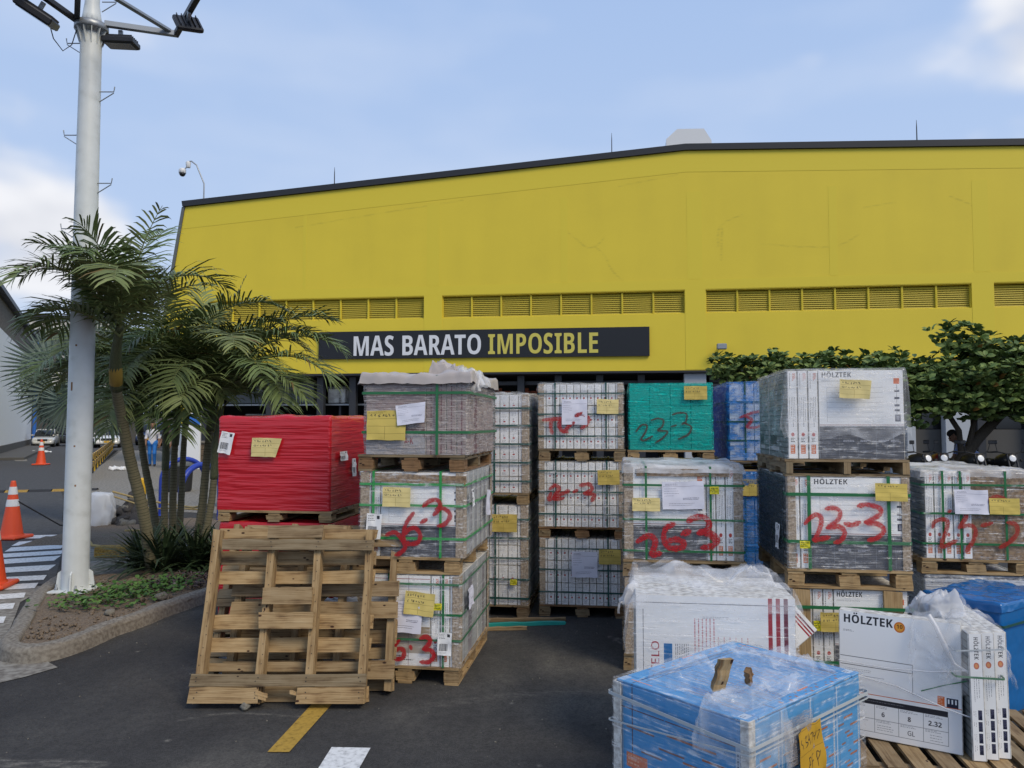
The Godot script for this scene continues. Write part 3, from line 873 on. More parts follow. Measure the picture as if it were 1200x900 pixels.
func make_marks() -> void:
	var red := Color(0.66, 0.07, 0.11)
	mark("number_a", 40, 75, 850, 715, 42, red, [[[250, 545], [310, 525], [350, 545], [390, 600], [400, 640], [360, 680], [325, 695]], [[465, 375], [410, 450], [388, 530], [395, 590], [440, 610], [500, 595], [518, 540], [480, 490], [430, 500], [395, 540]], [[522, 448], [566, 424]], [[540, 325], [585, 288], [640, 275], [672, 305], [660, 350], [622, 388]], [[640, 345], [700, 340], [745, 375], [740, 420], [700, 460], [655, 470]]], 0.25)
	mark("number_b", -156, 135, 580, 770, 38, Color(0.68, 0.05, 0.10), [[[160, 585], [125, 630], [112, 690], [140, 715], [185, 705], [195, 660], [165, 640], [120, 660]], [[240, 620], [246, 640]], [[310, 565], [350, 552], [380, 575], [365, 610], [330, 640]], [[330, 640], [385, 645], [405, 685], [370, 725], [312, 728]]], 0.2)
	mark("number_c", -90, 155, 715, 775, 46, Color(0.66, 0.09, 0.10), [[[-50, 500], [10, 495], [80, 490], [140, 490]], [[30, 500], [25, 570], [40, 630]], [[120, 490], [110, 560], [150, 610], [200, 560], [250, 525]], [[130, 600], [190, 615]], [[265, 462], [330, 440], [385, 480], [380, 530], [320, 580]]], 0.5)
	mark("number_d", 770, 440, 1090, 690, 19, Color(0.66, 0.09, 0.10), [[[810, 545], [830, 530], [845, 545], [825, 580], [860, 580]], [[815, 560], [808, 585], [850, 565], [885, 550]], [[900, 555], [915, 548]], [[925, 530], [960, 525], [970, 545], [940, 560]], [[940, 560], [978, 565], [970, 588]]], 0.4)
	mark("number_e", 60, 100, 1010, 800, 58, Color(0.72, 0.07, 0.12), [[[160, 655], [200, 630], [260, 605], [305, 640], [300, 690], [280, 750], [350, 740]], [[460, 510], [400, 540], [375, 600], [390, 670], [440, 700], [520, 690], [530, 650], [470, 630], [400, 650]], [[520, 590], [585, 565]], [[570, 490], [620, 460], [700, 455], [740, 500], [720, 550], [650, 580]], [[650, 575], [740, 570], [800, 620], [770, 670], [680, 690]], [[690, 560], [760, 600], [790, 640]]], 0.5)
	mark("number_f", 95, 130, 750, 610, 17, Color(0.30, 0.13, 0.10), [[[150, 490], [190, 440], [235, 440], [225, 490], [190, 550], [215, 560], [280, 525]], [[270, 400], [320, 385], [365, 400], [355, 450], [320, 480], [395, 490], [360, 540], [300, 580]], [[425, 450], [465, 440]], [[435, 355], [490, 340], [545, 350], [540, 410], [510, 430]], [[520, 420], [580, 450], [560, 510], [480, 550]]], 0.35)
	mark("number_g", 250, 120, 1080, 725, 40, Color(0.72, 0.10, 0.11), [[[350, 425], [385, 390], [430, 365], [465, 385], [460, 440], [430, 510], [420, 530], [520, 510]], [[500, 325], [560, 320], [600, 345], [580, 400], [505, 450]], [[505, 450], [590, 440], [628, 480], [600, 530], [555, 545]], [[630, 420], [680, 428], [735, 410]], [[725, 305], [790, 295], [870, 315], [880, 350], [830, 385], [770, 410]], [[770, 410], [860, 420], [900, 460], [850, 510], [790, 525]]], 0.35)
	mark("number_h", 125, 80, 830, 690, 36, Color(0.62, 0.13, 0.09), [[[185, 470], [200, 430], [250, 410], [285, 425], [275, 490], [245, 570], [255, 600], [345, 555]], [[295, 355], [310, 350]], [[360, 340], [400, 350], [410, 390], [380, 440], [360, 470]], [[370, 460], [440, 450], [470, 490], [450, 560], [400, 635]], [[510, 450], [580, 430]], [[560, 285], [600, 250], [650, 255], [690, 285]], [[680, 425], [735, 440], [740, 500], [690, 560], [625, 600]]], 0.35)
	mark("number_i", 890, 120, 1340, 680, 26, Color(0.60, 0.09, 0.13), [[[965, 410], [1040, 365], [1120, 360]], [[990, 400], [1020, 430], [1000, 490], [1050, 490], [1110, 440], [1160, 400]], [[1080, 380], [1100, 470]], [[1200, 390], [1260, 370], [1280, 410], [1230, 440], [1290, 460], [1270, 510], [1210, 520]]], 0.5)

# ------------------------------------------------------------------ parts of a load
func xdir() -> Vector3: return Vector3(cos(YAW), 0, -sin(YAW))
func back() -> Vector3: return Vector3(-sin(YAW), 0, -cos(YAW))

# the middle of a base from its front left (side 1) or front right (side -1) corner
func base_at(cx: float, cz: float, y: float, side: int, w: float, l: float) -> Vector3:
	return Vector3(cx, y, cz) + xdir() * side * w / 2 + back() * l / 2

func film_shell(w: float, h: float, l: float, amp: float, sd: int, r := 0.02, top_amp := 0.006, rows := 22, up := 5.0) -> ArrayMesh:
	var ring := []
	var acc := 0.0
	var per := 100
	var path := []
	for c in 4:
		var ang := -PI / 2 + c * PI / 2     # front-right corner first: front edge runs to +x
		var cx: float = (w / 2 - r) * [1, 1, -1, -1][c]
		var cz: float = (l / 2 - r) * [1, -1, -1, 1][c]
		for k in 5:
			var a: float = PI / 2 - (c * PI / 2 + k * PI / 8)
			path.append(Vector2(cx + cos(a) * r, cz + sin(a) * r))
	path.append(path[0])
	var cum := [0.0]
	for k in range(1, path.size()): cum.append(cum[-1] + path[k].distance_to(path[k - 1]))
	# corners finely, sides evenly
	for k in path.size() - 1:
		var d: float = cum[k + 1] - cum[k]
		var n := maxi(1, int(d / 0.035))
		for q in n: ring.append([path[k].lerp(path[k + 1], float(q) / n), cum[k] + d * q / n])
	ring.append([path[0], cum[-1]])
	var nu := ring.size() - 1
	var na := fnl(sd, 1.0, 2)
	var nt := fnl(sd + 1, 2.0, 3)
	var caps := 9
	var pos := func(i: int, j: int) -> Vector3:
		var p: Vector2 = ring[i % nu][0]
		var o := p.normalized()
		if j <= rows:
			var y := h * j / rows
			var e := na.get_noise_3d(p.x * 0.7 + y * 0.5, y * up * 1.6, p.y * 0.7) * amp * 0.8
			e += na.get_noise_3d(p.x * 0.7, y * 1.6 + 9.0, p.y * 0.7) * amp
			if j == rows: e -= 0.004
			return Vector3(p.x + o.x * e, y, p.y + o.y * e)
		var s := 1.0 - 0.012 - float(j - rows - 1) / (caps - 1) * 0.988
		var y2 := h + 0.004 + top_amp * nt.get_noise_2d(p.x * s * 2, p.y * s * 2) * minf(1, (1 - s) * 10)
		return Vector3(p.x * s, y2, p.y * s)
	var uvf := func(i: int, j: int) -> Vector2:
		var y := h * j / rows if j <= rows else h + (j - rows) * minf(w, l) / 2 / caps
		return Vector2(ring[i][1] + sd * 0.37, -y + sd * 0.21)
	return sheet(nu, rows + caps, pos, uvf, true, true)

# a loose sheet laid over a top w x l and hanging down at the sides by the given lengths (front, right, back, left)
func drape(w: float, l: float, hang: Array, amp: float, sd: int, n := 56, flare := 0.03) -> ArrayMesh:
	var a := fnl(sd, 1.0, 2)
	var b := fnl(sd + 3, 1.0, 2)
	var x0: float = -w / 2 - hang[3]
	var x1: float = w / 2 + hang[1]
	var z0: float = -l / 2 - hang[2]
	var z1: float = l / 2 + hang[0]
	var sc := 1.0 / maxf(0.35, minf(w, 0.8))
	var ph := fposmod(sd * 0.7, PI)
	var pos := func(i: int, j: int) -> Vector3:
		var x: float = lerp(x0, x1, float(i) / n)
		var z: float = lerp(z0, z1, float(j) / n)
		var ex := maxf(0, absf(x) - w / 2)
		var ez := maxf(0, absf(z) - l / 2)
		var u := (x * cos(ph) + z * sin(ph)) * sc
		var v := (-x * sin(ph) + z * cos(ph)) * sc
		var g := a.get_noise_2d(x * 1.4 * sc, z * 1.4 * sc)
		var fold := 1.0 - absf(b.get_noise_2d(u * 2.4 + g * 0.5, v * 0.8)) * 2.0          # long creases
		var fold2 := 1.0 - absf(b.get_noise_2d(u * 0.9 + 7.0, v * 3.2 + g * 0.5)) * 2.0
		var c := b.get_noise_2d(x * 3.0 * sc + 20, z * 3.0 * sc)
		var hangs := maxf(ex, ez)
		var y := amp * (0.55 * g + 0.45 * maxf(fold, -0.2) + 0.22 * maxf(fold2, -0.2) + 0.12 * c) * clampf(1.0 - hangs * 9, 0.12, 1.0) - hangs * 0.98 * (1.0 + 0.22 * g)
		var k := 0.3 + 0.8 * absf(c + g * 0.5) + 0.35 * maxf(fold, 0)
		var px: float = clampf(x, -w / 2, w / 2) + signf(x) * (ex * 0.10 + flare * minf(1, ex * 12) * k)
		var pz: float = clampf(z, -l / 2, l / 2) + signf(z) * (ez * 0.10 + flare * minf(1, ez * 12) * k)
		return Vector3(px + 0.15 * amp * c, y, pz + 0.15 * amp * g)
	var uvf := func(i: int, j: int) -> Vector2: return Vector2(lerp(x0, x1, float(i) / n) + sd * 0.3, lerp(z0, z1, float(j) / n))
	return sheet(n, n, pos, uvf, true)

# a flat band round the load at height y
func band_h(w: float, l: float, y: float, wd: float, sag := 0.0) -> ArrayMesh:
	var st := begin()
	var r := 0.012
	var pts := []
	for c in 4:
		var cx: float = (w / 2 - r) * [1, 1, -1, -1][c]
		var cz: float = (l / 2 - r) * [1, -1, -1, 1][c]
		for k in 4:
			var a: float = PI / 2 - (c * PI / 2 + k * PI / 6)
			pts.append([Vector3(cx + cos(a) * r, 0, cz + sin(a) * r), Vector3(cos(a), 0, sin(a))])
	for k in pts.size():
		var p: Vector3 = pts[k][0]
		var q: Vector3 = pts[(k + 1) % pts.size()][0]
		var np: Vector3 = pts[k][1]
		var nq: Vector3 = pts[(k + 1) % pts.size()][1]
		var yp := y + sag * p.x / w
		var yq := y + sag * q.x / w
		var t := 0.0016
		var P := [p + Vector3(0, yp - wd / 2, 0), q + Vector3(0, yq - wd / 2, 0), q + Vector3(0, yq + wd / 2, 0), p + Vector3(0, yp + wd / 2, 0)]
		quad(st, P[0] + np * t, P[1] + nq * t, P[2] + nq * t, P[3] + np * t, np + nq)
		quad(st, P[3] + np * t, P[2] + nq * t, P[2], P[3], Vector3.UP)
		quad(st, P[0] + np * t, P[1] + nq * t, P[1], P[0], Vector3.DOWN)
	return st.commit()

func band_v(h: float, l: float, x: float, wd: float, lean := 0.0) -> ArrayMesh:
	var st := begin()
	var t := 0.0016
	for e in [[Vector3(0, 0, l / 2), Vector3(0, h, l / 2), Vector3(0, 0, 1)], [Vector3(0, h, l / 2), Vector3(0, h, -l / 2), Vector3(0, 1, 0)], [Vector3(0, h, -l / 2), Vector3(0, 0, -l / 2), Vector3(0, 0, -1)]]:
		var p: Vector3 = e[0] + Vector3(x + lean * e[0].y, 0, 0) + e[2] * t
		var q: Vector3 = e[1] + Vector3(x + lean * e[1].y, 0, 0) + e[2] * t
		var s := Vector3(wd / 2, 0, 0)
		quad(st, p - s, p + s, q + s, q - s, e[2])
		for sg in [-1, 1]: quad(st, p + s * sg, q + s * sg, q + s * sg - e[2] * t, p + s * sg - e[2] * t, Vector3(sg, 0, 0))
	return st.commit()

func angle_board(h: float, wd: float, sx: int, sz: int) -> ArrayMesh:
	var st := begin()
	add_box([st], Vector3(wd, h, 0.005), Vector3(-sx * (wd / 2 - 0.005), 0, sz * 0.0025), 0.0012)
	add_box([st], Vector3(0.005, h, wd), Vector3(sx * 0.0025, 0, -sz * (wd / 2 + 0.0005)), 0.0012)
	return st.commit()

# a sheet of paper standing in front of a face, a little curled; origin at its middle
func paper(w: float, h: float, sd: int, curl := 0.006, cut := 0.0) -> ArrayMesh:
	var n := fnl(sd, 1.0, 3)
	var pos := func(i: int, j: int) -> Vector3:
		var u := i / 8.0
		var v := j / 6.0
		var x := (u - 0.5) * w * (1.0 - cut * (1.0 - v) * u)
		var y := (v - 0.5) * h + n.get_noise_2d(u * 1.4, v * 0.4) * h * 0.03
		return Vector3(x, y, curl * (n.get_noise_2d(u * 2.2, v * 2.2) + absf(u - 0.5) * 0.8 + (0.5 - v) * 0.9))
	return sheet(8, 6, pos, func(i: int, j: int) -> Vector2: return Vector2(i / 8.0, 1.0 - j / 6.0), false)

func put_paper(root: Node3D, called: String, m: String, x: float, y: float, w: float, h: float, z: float, sd: int, turn := 0.0, cut := 0.0) -> MeshInstance3D:
	return obj(called, paper(w, h, sd, 0.008, cut), M[m], root, Vector3(x, y, z), Vector3(0, 0, turn))

func put_number(root: Node3D, m: String, w: float, h: float, y: float, z: float, x := 0.0) -> void:
	var st := begin()
	quad(st, Vector3(-w / 2, 0, 0), Vector3(w / 2, 0, 0), Vector3(w / 2, h, 0), Vector3(-w / 2, h, 0), Vector3(0, 0, 1))
	obj("painted_number", st.commit(), M[m], root, Vector3(x, y, z))

# one carton of the load: x, y from the load's base, its front at z
func carton(root: Node3D, x: float, y: float, zf: float, size: Vector3, front, side, top = null, rot := 0.0) -> MeshInstance3D:
	var key := "%.3f_%.3f_%.3f" % [size.x, size.y, size.z]
	if not cache.has(key): cache[key] = box(size, 3, 0.003)
	return obj("carton", cache[key], [front, side, top if top else M.white_carton], root, Vector3(x, y, zf - size.z / 2), Vector3(0, rot, 0))

var cache := {}

func corner_boards(root: Node3D, w: float, h: float, l: float, wd := 0.055) -> void:
	for sx in [-1, 1]:
		for sz in [-1, 1]:
			obj("edge_board", angle_board(h, wd, sx, sz), M.edge_board, root, Vector3(sx * w / 2, 0, sz * l / 2))

func straps(root: Node3D, w: float, h: float, l: float, ys: Array, xs: Array, m: String, wd := 0.016, sag := 0.0) -> void:
	for y in ys: obj("strap", band_h(w + 0.014, l + 0.014, y, wd, sag), M[m], root)
	for x in xs: obj("strap", band_v(h + 0.005, l + 0.018, x, wd), M[m], root)

# ------------------------------------------------------------------ pallets
func wood_board(root: Node3D, called: String, l: float, h: float, d: float, at: Vector3, along_z: bool, tone: int, sd: int) -> MeshInstance3D:
	var key := "b%.3f_%.3f_%.3f_%d" % [l, h, d, sd % 3]
	if not cache.has(key): cache[key] = board(l, h, d, sd % 3 + int(l * 1000), minf(0.003, minf(h, d) * 0.1))
	return obj(called, cache[key], wood[tone], root, at, Vector3(0, PI / 2 if along_z else 0.0, 0))

func pallet(label: String, at: Vector3, turn: float, w: float, l: float, h: float, sd: int, tone: int, style := 0) -> Node3D:
	var p := thing("wooden_pallet", label, "pallet", at, turn, "wooden pallets under the wrapped loads")
	var r := RandomNumberGenerator.new()
	r.seed = sd
	var tn := func() -> int: return clampi(tone + r.randi_range(-1, 1), 0, 5)
	var t := 0.015
	var n := 7
	var bw := l / n * 0.74
	if style != 1:      # nine blocks; style 2 stands on runners that go front to back
		for k in n:
			wood_board(p, "deck_board", w, t, bw, Vector3(r.randf_range(-0.006, 0.006), h - t / 2, l / 2 - bw / 2 - (l - bw) * k / (n - 1)), false, tn.call(), k)
		for x in [-1, 0, 1]:
			wood_board(p, "stringer_board", l - 0.01, t, 0.09, Vector3(x * (w / 2 - 0.05), h - t * 1.5 - 0.0015, 0), true, tn.call(), k3(x))
			for z in [-1, 0, 1]:
				wood_board(p, "block", 0.10 + (0.02 if x == 0 else 0.0), h - 3 * t - 0.004, 0.1, Vector3(x * (w / 2 - 0.052), t + 0.0015 + (h - 3 * t - 0.004) / 2, z * (l / 2 - 0.054)), false, tn.call(), k3(x + z))
		for z in [-1, 0, 1]:
			if style == 0: wood_board(p, "bottom_board", w, t, 0.09, Vector3(0, t / 2 + 0.0005, z * (l / 2 - 0.05)), false, tn.call(), k3(z))
			else: wood_board(p, "bottom_board", l, t, 0.09, Vector3(z * (w / 2 - 0.05), t / 2 + 0.0005, 0), true, tn.call(), k3(z))
	else:               # notched bearers running back from the front
		for k in n:
			wood_board(p, "deck_board", w, t, bw, Vector3(r.randf_range(-0.008, 0.008), h - t / 2, l / 2 - bw / 2 - (l - bw) * k / (n - 1)), false, tn.call(), k)
		for x in [-1, 0, 1]:
			var hh := h - 2 * t - 0.003
			var a := l / 2
			var poly := PackedVector2Array([Vector2(-a, 0)])
			for c in [-0.24, 0.24]:
				for e in [[-0.09, 0.0], [-0.075, 0.03], [0.075, 0.03], [0.09, 0.0]]: poly.append(Vector2(c * l + e[0], e[1]))
			poly.append_array(PackedVector2Array([Vector2(a, 0), Vector2(a, hh), Vector2(-a, hh)]))
			if not cache.has("bearer%.3f%.3f" % [l, hh]): cache["bearer%.3f%.3f" % [l, hh]] = prism(poly, -0.02, 0.02)
			obj("bearer", cache["bearer%.3f%.3f" % [l, hh]], wood[tn.call()], p, Vector3(x * (w / 2 - 0.024), t + 0.0015, 0), Vector3(0, PI / 2, 0))
		for k in 3:
			wood_board(p, "bottom_board", w, t, 0.09, Vector3(0, t / 2, (k - 1) * (l / 2 - 0.05)), false, tn.call(), k)
	return p

func k3(v) -> int: return posmod(int(v), 3)

# ------------------------------------------------------------------ the sky, as air and clouds only
func sky_texture() -> ImageTexture:
	var w := 1024
	var h := 512
	var n := fnl(301, 1.0, 5)
	var n2 := fnl(302, 2.6, 5)
	var data := PackedFloat32Array()
	data.resize(w * h * 3)
	# cumulus banks and wisps: azimuth and height in degrees, reach, strength
	var banks := [[-34.0, 8.0, 7.5, 6.0, 0.55], [-30.5, 12.5, 3.8, 2.8, 0.26], [36.5, 24.5, 6.5, 8.0, 0.55], [31.0, 16.0, 6.0, 2.5, 0.22], [-24.0, 26.0, 5.0, 1.8, 0.22], [3.5, 26.5, 2.2, 1.6, 0.22], [-36.0, 20.5, 8.0, 2.2, 0.20], [24.5, 24.0, 5.0, 2.0, 0.17]]
	for y in h:
		var el := PI / 2 - (y + 0.5) / h * PI
		var up := sin(el)
		var k := y * w * 3
		if el < -0.05:
			for x in w:
				data[k] = 0.20
				data[k + 1] = 0.20
				data[k + 2] = 0.20
				k += 3
			continue
		var t := pow(clampf(up, 0, 1), 0.62)
		var air := Color(0.565, 0.675, 0.845).lerp(Color(0.225, 0.37, 0.675), t)
		var de := rad_to_deg(el)
		for x in w:
			var az := (x + 0.5) / w * TAU
			if az > PI: az -= TAU
			var d := Vector3(sin(az) * cos(el), up, -cos(az) * cos(el))
			var f := n.get_noise_3d(d.x * 1.5, d.y * 3.2, d.z * 1.5)
			var g := n2.get_noise_3d(d.x * 2.2, d.y * 4.6, d.z * 2.2)
			var dens := f * 0.75 + g * 0.42 - 0.34
			var da := rad_to_deg(az)
			if da < 48 and da > -48 and de < 40:
				dens -= 0.10
				for b in banks:
					var q: float = pow((da - b[0]) / b[2], 2) + pow((de - b[1]) / b[3], 2)
					if q < 6: dens += b[4] * exp(-q) * 1.7
			var c := clampf(dens * 2.4, 0, 1)
			c = c * c * (3 - 2 * c)
			var cl := Color(0.84, 0.84, 0.86).lerp(Color(0.60, 0.61, 0.66), clampf(0.35 - g * 1.2, 0, 1))
			var wisp := clampf(0.06 + n.get_noise_3d(d.x * 1.2 + 4, d.y * 9.0, d.z * 1.2) * 0.20 + g * 0.10, 0, 0.3)
			var o := air.lerp(Color(0.80, 0.82, 0.87), wisp).lerp(cl, c * 0.9)
			data[k] = o.r
			data[k + 1] = o.g
			data[k + 2] = o.b
			k += 3
	var im := Image.create_from_data(w, h, false, Image.FORMAT_RGBF, data.to_byte_array())
	return ImageTexture.create_from_image(im)

func _ready() -> void:
	rng.seed = 20
	# ---- camera, sky, sun, exposure
	var cam := Camera3D.new()
	cam.name = "camera"
	cam.position = Vector3(0, 1.65, 0)
	cam.rotation.x = atan(47.0 / 900.0)
	cam.fov = 53.13
	cam.near = 0.05
	cam.far = 600
	add_child(cam)
	var env := Environment.new()
	env.background_mode = Environment.BG_SKY
	var sm := PanoramaSkyMaterial.new()
	sm.panorama = sky_texture()
	env.sky = Sky.new()
	env.sky.sky_material = sm
	env.tonemap_mode = Environment.TONE_MAPPER_LINEAR
	env.tonemap_exposure = 1.13
	env.sdfgi_enabled = true
	env.ssao_enabled = true
	env.ssil_enabled = true
	var we := WorldEnvironment.new()
	we.name = "world"
	we.environment = env
	add_child(we)
	var sun := DirectionalLight3D.new()
	sun.name = "sun"
	sun.light_color = Color(1.0, 0.94, 0.83)
	sun.light_energy = 0.66
	sun.light_angular_distance = 24
	sun.shadow_enabled = true
	sun.rotation = Vector3(deg_to_rad(-45), deg_to_rad(42), 0)
	add_child(sun)
	make_materials()
	build_ground()
	build_warehouse()
	build_neighbours()
	build_loads()
	build_leaning_pallets()
	build_lamp()
	build_plants()
	build_street()
	build_people()
	build_small()

# ------------------------------------------------------------------ ground
func poly(list: Array) -> PackedVector2Array:
	var p := PackedVector2Array()
	for e in list: p.append(Vector2(e[0], e[1]))
	return p

func kerb_run(pts: Array, wd: float, h: float, sd: int) -> ArrayMesh:
	# a rounded kerb along points in plan; wd to the left of the direction of travel
	var n := fnl(sd, 3.0, 3)
	var cv := Curve2D.new()
	for k in pts.size():
		var p := Vector2(pts[k][0], pts[k][1])
		var t := (Vector2(pts[mini(k + 1, pts.size() - 1)][0], pts[mini(k + 1, pts.size() - 1)][1]) - Vector2(pts[maxi(k - 1, 0)][0], pts[maxi(k - 1, 0)][1])) / 6.0
		cv.add_point(p, -t, t)
	cv.bake_interval = 0.06
	var bk := cv.get_baked_points()
	var prof := [[-0.02, -0.02], [-0.008, h - 0.035], [-0.006, h - 0.025], [0.004, h - 0.008], [0.014, h - 0.003], [0.03, h], [wd - 0.025, h], [wd - 0.01, h - 0.006], [wd, h - 0.02], [wd, -0.02]]
	var m := bk.size() - 1
	var pos := func(i: int, j: int) -> Vector3:
		var a := bk[maxi(i - 1, 0)]
		var b := bk[mini(i + 1, m)]
		var d := (b - a).normalized()
		var nr := Vector2(d.y, -d.x)
		var o: float = prof[j][0] + n.get_noise_2d(i * 0.06, j * 0.3) * 0.012
		var q := bk[i] + nr * o
		return Vector3(q.x, prof[j][1] + n.get_noise_2d(i * 0.05, 40 + j * 0.2) * 0.008, q.y)
	return sheet(m, prof.size() - 1, pos, func(i: int, j: int) -> Vector2: return Vector2(i * 0.06, j * 0.05), false)

func build_ground() -> void:
	# one sheet of asphalt to the horizon
	var st := begin()
	var cs := [Vector3(-400, 0, 120), Vector3(400, 0, 120), Vector3(400, 0, -500), Vector3(-400, 0, -500)]
	for t in [[0, 1, 2], [0, 2, 3]]:
		for k in [t[0], t[2], t[1]]:
			st.set_normal(Vector3.UP)
			st.set_uv(Vector2(cs[k].x, cs[k].z) / 1.6)
			st.set_uv2(Vector2(cs[k].x + 3.1, cs[k].z + 1.7) / 12.0)
			st.set_tangent(Plane(1, 0, 0, 1))
			st.add_vertex(cs[k])
	struct("ground", st.commit(), M.asphalt)
	# the street behind the planter and the pale forecourt beside it
	struct("road", flat(poly([[-4.72, -8.0], [-5.9, -10.2], [-7.3, -12.8], [-11.4, -19.5], [-13.0, -23.4], [-27.6, -55.0], [-33.0, -66.0], [-60.0, -66.0], [-40, -20], [-16.0, -8.0]]), 0.004, 0.5), M.road)
	struct("forecourt", flat(poly([[-7.1, -14.6], [-6.2, -14.5], [-3.0, -13.6], [0.0, -13.4], [-0.5, -29.5], [-13.0, -31.8], [-22, -48.0], [-25.0, -48.4], [-12.2, -22.0], [-11.4, -19.9]]), 0.004), M.concrete)
	struct("sidewalk", flat(poly([[-4.64, -7.95], [-4.14, -7.95], [-4.2, -9.2], [-4.3, -10.6], [-5.75, -10.4], [-5.05, -9.2], [-4.68, -8.2]]), 0.012), M.concrete)
	struct("apron", flat(poly([[-3.62, -5.5], [-3.46, -5.42], [-3.24, -5.44], [-3.08, -5.3], [-3.18, -5.1], [-3.30, -4.95], [-3.9, -4.5], [-5.4, -4.6], [-6.6, -6.2], [-5.3, -8.0], [-4.72, -7.9], [-4.55, -7.2], [-4.3, -6.75], [-4.0, -6.2]]), 0.004), M.concrete)
	# zebra stripes
	var stripes := [[-7.06, -11.3, -6.52, -11.38, 0.26], [-6.82, -10.66, -6.30, -10.92, 0.30], [-6.60, -10.17, -6.02, -10.43, 0.27], [-6.9, -9.45, -5.76, -9.97, 0.24], [-6.7, -8.98, -5.57, -9.53, 0.27], [-6.4, -8.48, -5.27, -8.92, 0.27], [-6.1, -8.02, -5.0, -8.34, 0.2], [-5.8, -7.62, -4.84, -7.93, 0.2], [-5.6, -7.1, -4.68, -7.49, 0.17], [-5.4, -6.75, -4.5, -7.05, 0.17], [-5.1, -6.35, -4.26, -6.56, 0.17]]
	for k in stripes.size():
		var s: Array = stripes[k]
		var d: float = s[4] * 0.64
		var o := struct("road_marking", flat(poly([[s[0] + 0.06, s[1] + d], [s[2] + 0.05, s[3] + d], [s[2] - 0.07, s[3] - d], [s[0] - 0.08, s[1] - d]]), 0.008), M.road_white)
	struct("road_marking", flat(poly([[-1.17, -4.72], [-1.05, -4.72], [-1.12, -3.95], [-1.23, -3.95]]), 0.005), M.road_yellow)
	struct("road_marking", flat(poly([[-0.92, -4.01], [-0.72, -4.0], [-0.735, -3.70], [-0.93, -3.70]]), 0.005), M.road_white)
	struct("road_marking", flat(poly([[-29.2, -43.9], [-22.0, -34.2], [-21.5, -34.2], [-27.4, -43.3]]), 0.009), M.concrete)
	# speed hump, yellow and dark rubber blocks
	var hump := thing("speed_hump", "yellow and black speed hump across the road beyond the cones", "speed hump", Vector3(-13.2, 0.004, -18.4), atan2(0.85, 2.6))
	for k in 6:
		obj("block", sheet(1, 6, func(i: int, j: int) -> Vector3: return Vector3(i * 0.48, 0.05 * sin(PI * j / 6.0), (j / 6.0 - 0.5) * 0.34), func(i: int, j: int) -> Vector2: return Vector2(i, j), true), M.kerb_yellow if k % 2 == 0 else M.rubber, hump, Vector3(k * 0.5, 0, 0))
	# planter: soil inside a kerb
	var edge := [[-4.70, -8.1], [-4.62, -7.75], [-4.48, -7.35], [-4.30, -6.92], [-4.03, -6.36], [-3.82, -5.94], [-3.68, -5.62], [-3.56, -5.46], [-3.42, -5.39], [-3.27, -5.41], [-3.16, -5.58], [-3.12, -5.78], [-3.10, -6.03], [-3.03, -6.32], [-2.95, -6.75], [-2.82, -7.25], [-2.68, -7.7], [-2.5, -8.2]]
	struct("planter_kerb", kerb_run(edge, 0.12, 0.11, 5), M.kerb)
	var n := fnl(71, 2.2, 5)
	var n2 := fnl(72, 14.0, 3)
	# soil as a strip between the two sides of the planter
	var left := []
	var right := []
	var curve_l := [[-4.60, -8.1], [-4.50, -7.70], [-4.36, -7.30], [-4.18, -6.88], [-3.92, -6.32], [-3.72, -5.90], [-3.58, -5.58], [-3.44, -5.49]]
	var curve_r := [[-2.5, -8.15], [-2.72, -7.7], [-2.90, -7.25], [-3.02, -6.75], [-3.11, -6.32], [-3.19, -6.03], [-3.23, -5.70], [-3.34, -5.49]]
	var pick := func(c: Array, t: float) -> Vector2:
		var k := mini(int(t * (c.size() - 1)), c.size() - 2)
		var f := t * (c.size() - 1) - k
		return Vector2(c[k][0], c[k][1]).lerp(Vector2(c[k + 1][0], c[k + 1][1]), f)
	var spos := func(i: int, j: int) -> Vector3:
		var a: Vector2 = pick.call(curve_l, j / 70.0)
		var b: Vector2 = pick.call(curve_r, j / 70.0)
		var q := a.lerp(b, i / 44.0)
		return Vector3(q.x, 0.088 + 0.022 * n.get_noise_2d(q.x, q.y) + 0.012 * n2.get_noise_2d(q.x, q.y), q.y)
	struct("soil", sheet(44, 70, spos, func(i: int, j: int) -> Vector2: return Vector2(i, j) * 0.04, true), M.soil)
	# the bed goes on round the palms' feet
	var cpos := func(i: int, j: int) -> Vector3:
		var q := Vector2(lerpf(-4.2, -1.9, i / 30.0), lerpf(-8.08, -10.4, j / 30.0))
		var e := minf(1.0, minf(minf(i, 30 - i), 30 - j) / 3.0)
		return Vector3(q.x, 0.02 + 0.062 * e + 0.03 * e * n.get_noise_2d(q.x, q.y), q.y)
	struct("soil", sheet(30, 30, cpos, func(i: int, j: int) -> Vector2: return Vector2(i, j) * 0.06, true), M.soil)
	# the second bed, further back, round the palms' feet and the rubble
	var bpos := func(i: int, j: int) -> Vector3:
		var q := Vector2(-6.75 + 3.0 * i / 40.0, -10.45 - 2.6 * j / 40.0 - 0.12 * i / 40.0)
		var e := minf(1.0, minf(minf(i, 40 - i), minf(j, 40 - j)) / 4.0)
		return Vector3(q.x, -0.01 + 0.10 * e + 0.03 * e * n.get_noise_2d(q.x, q.y), q.y)
	struct("soil", sheet(40, 40, bpos, func(i: int, j: int) -> Vector2: return Vector2(i, j) * 0.06, true), M.soil)

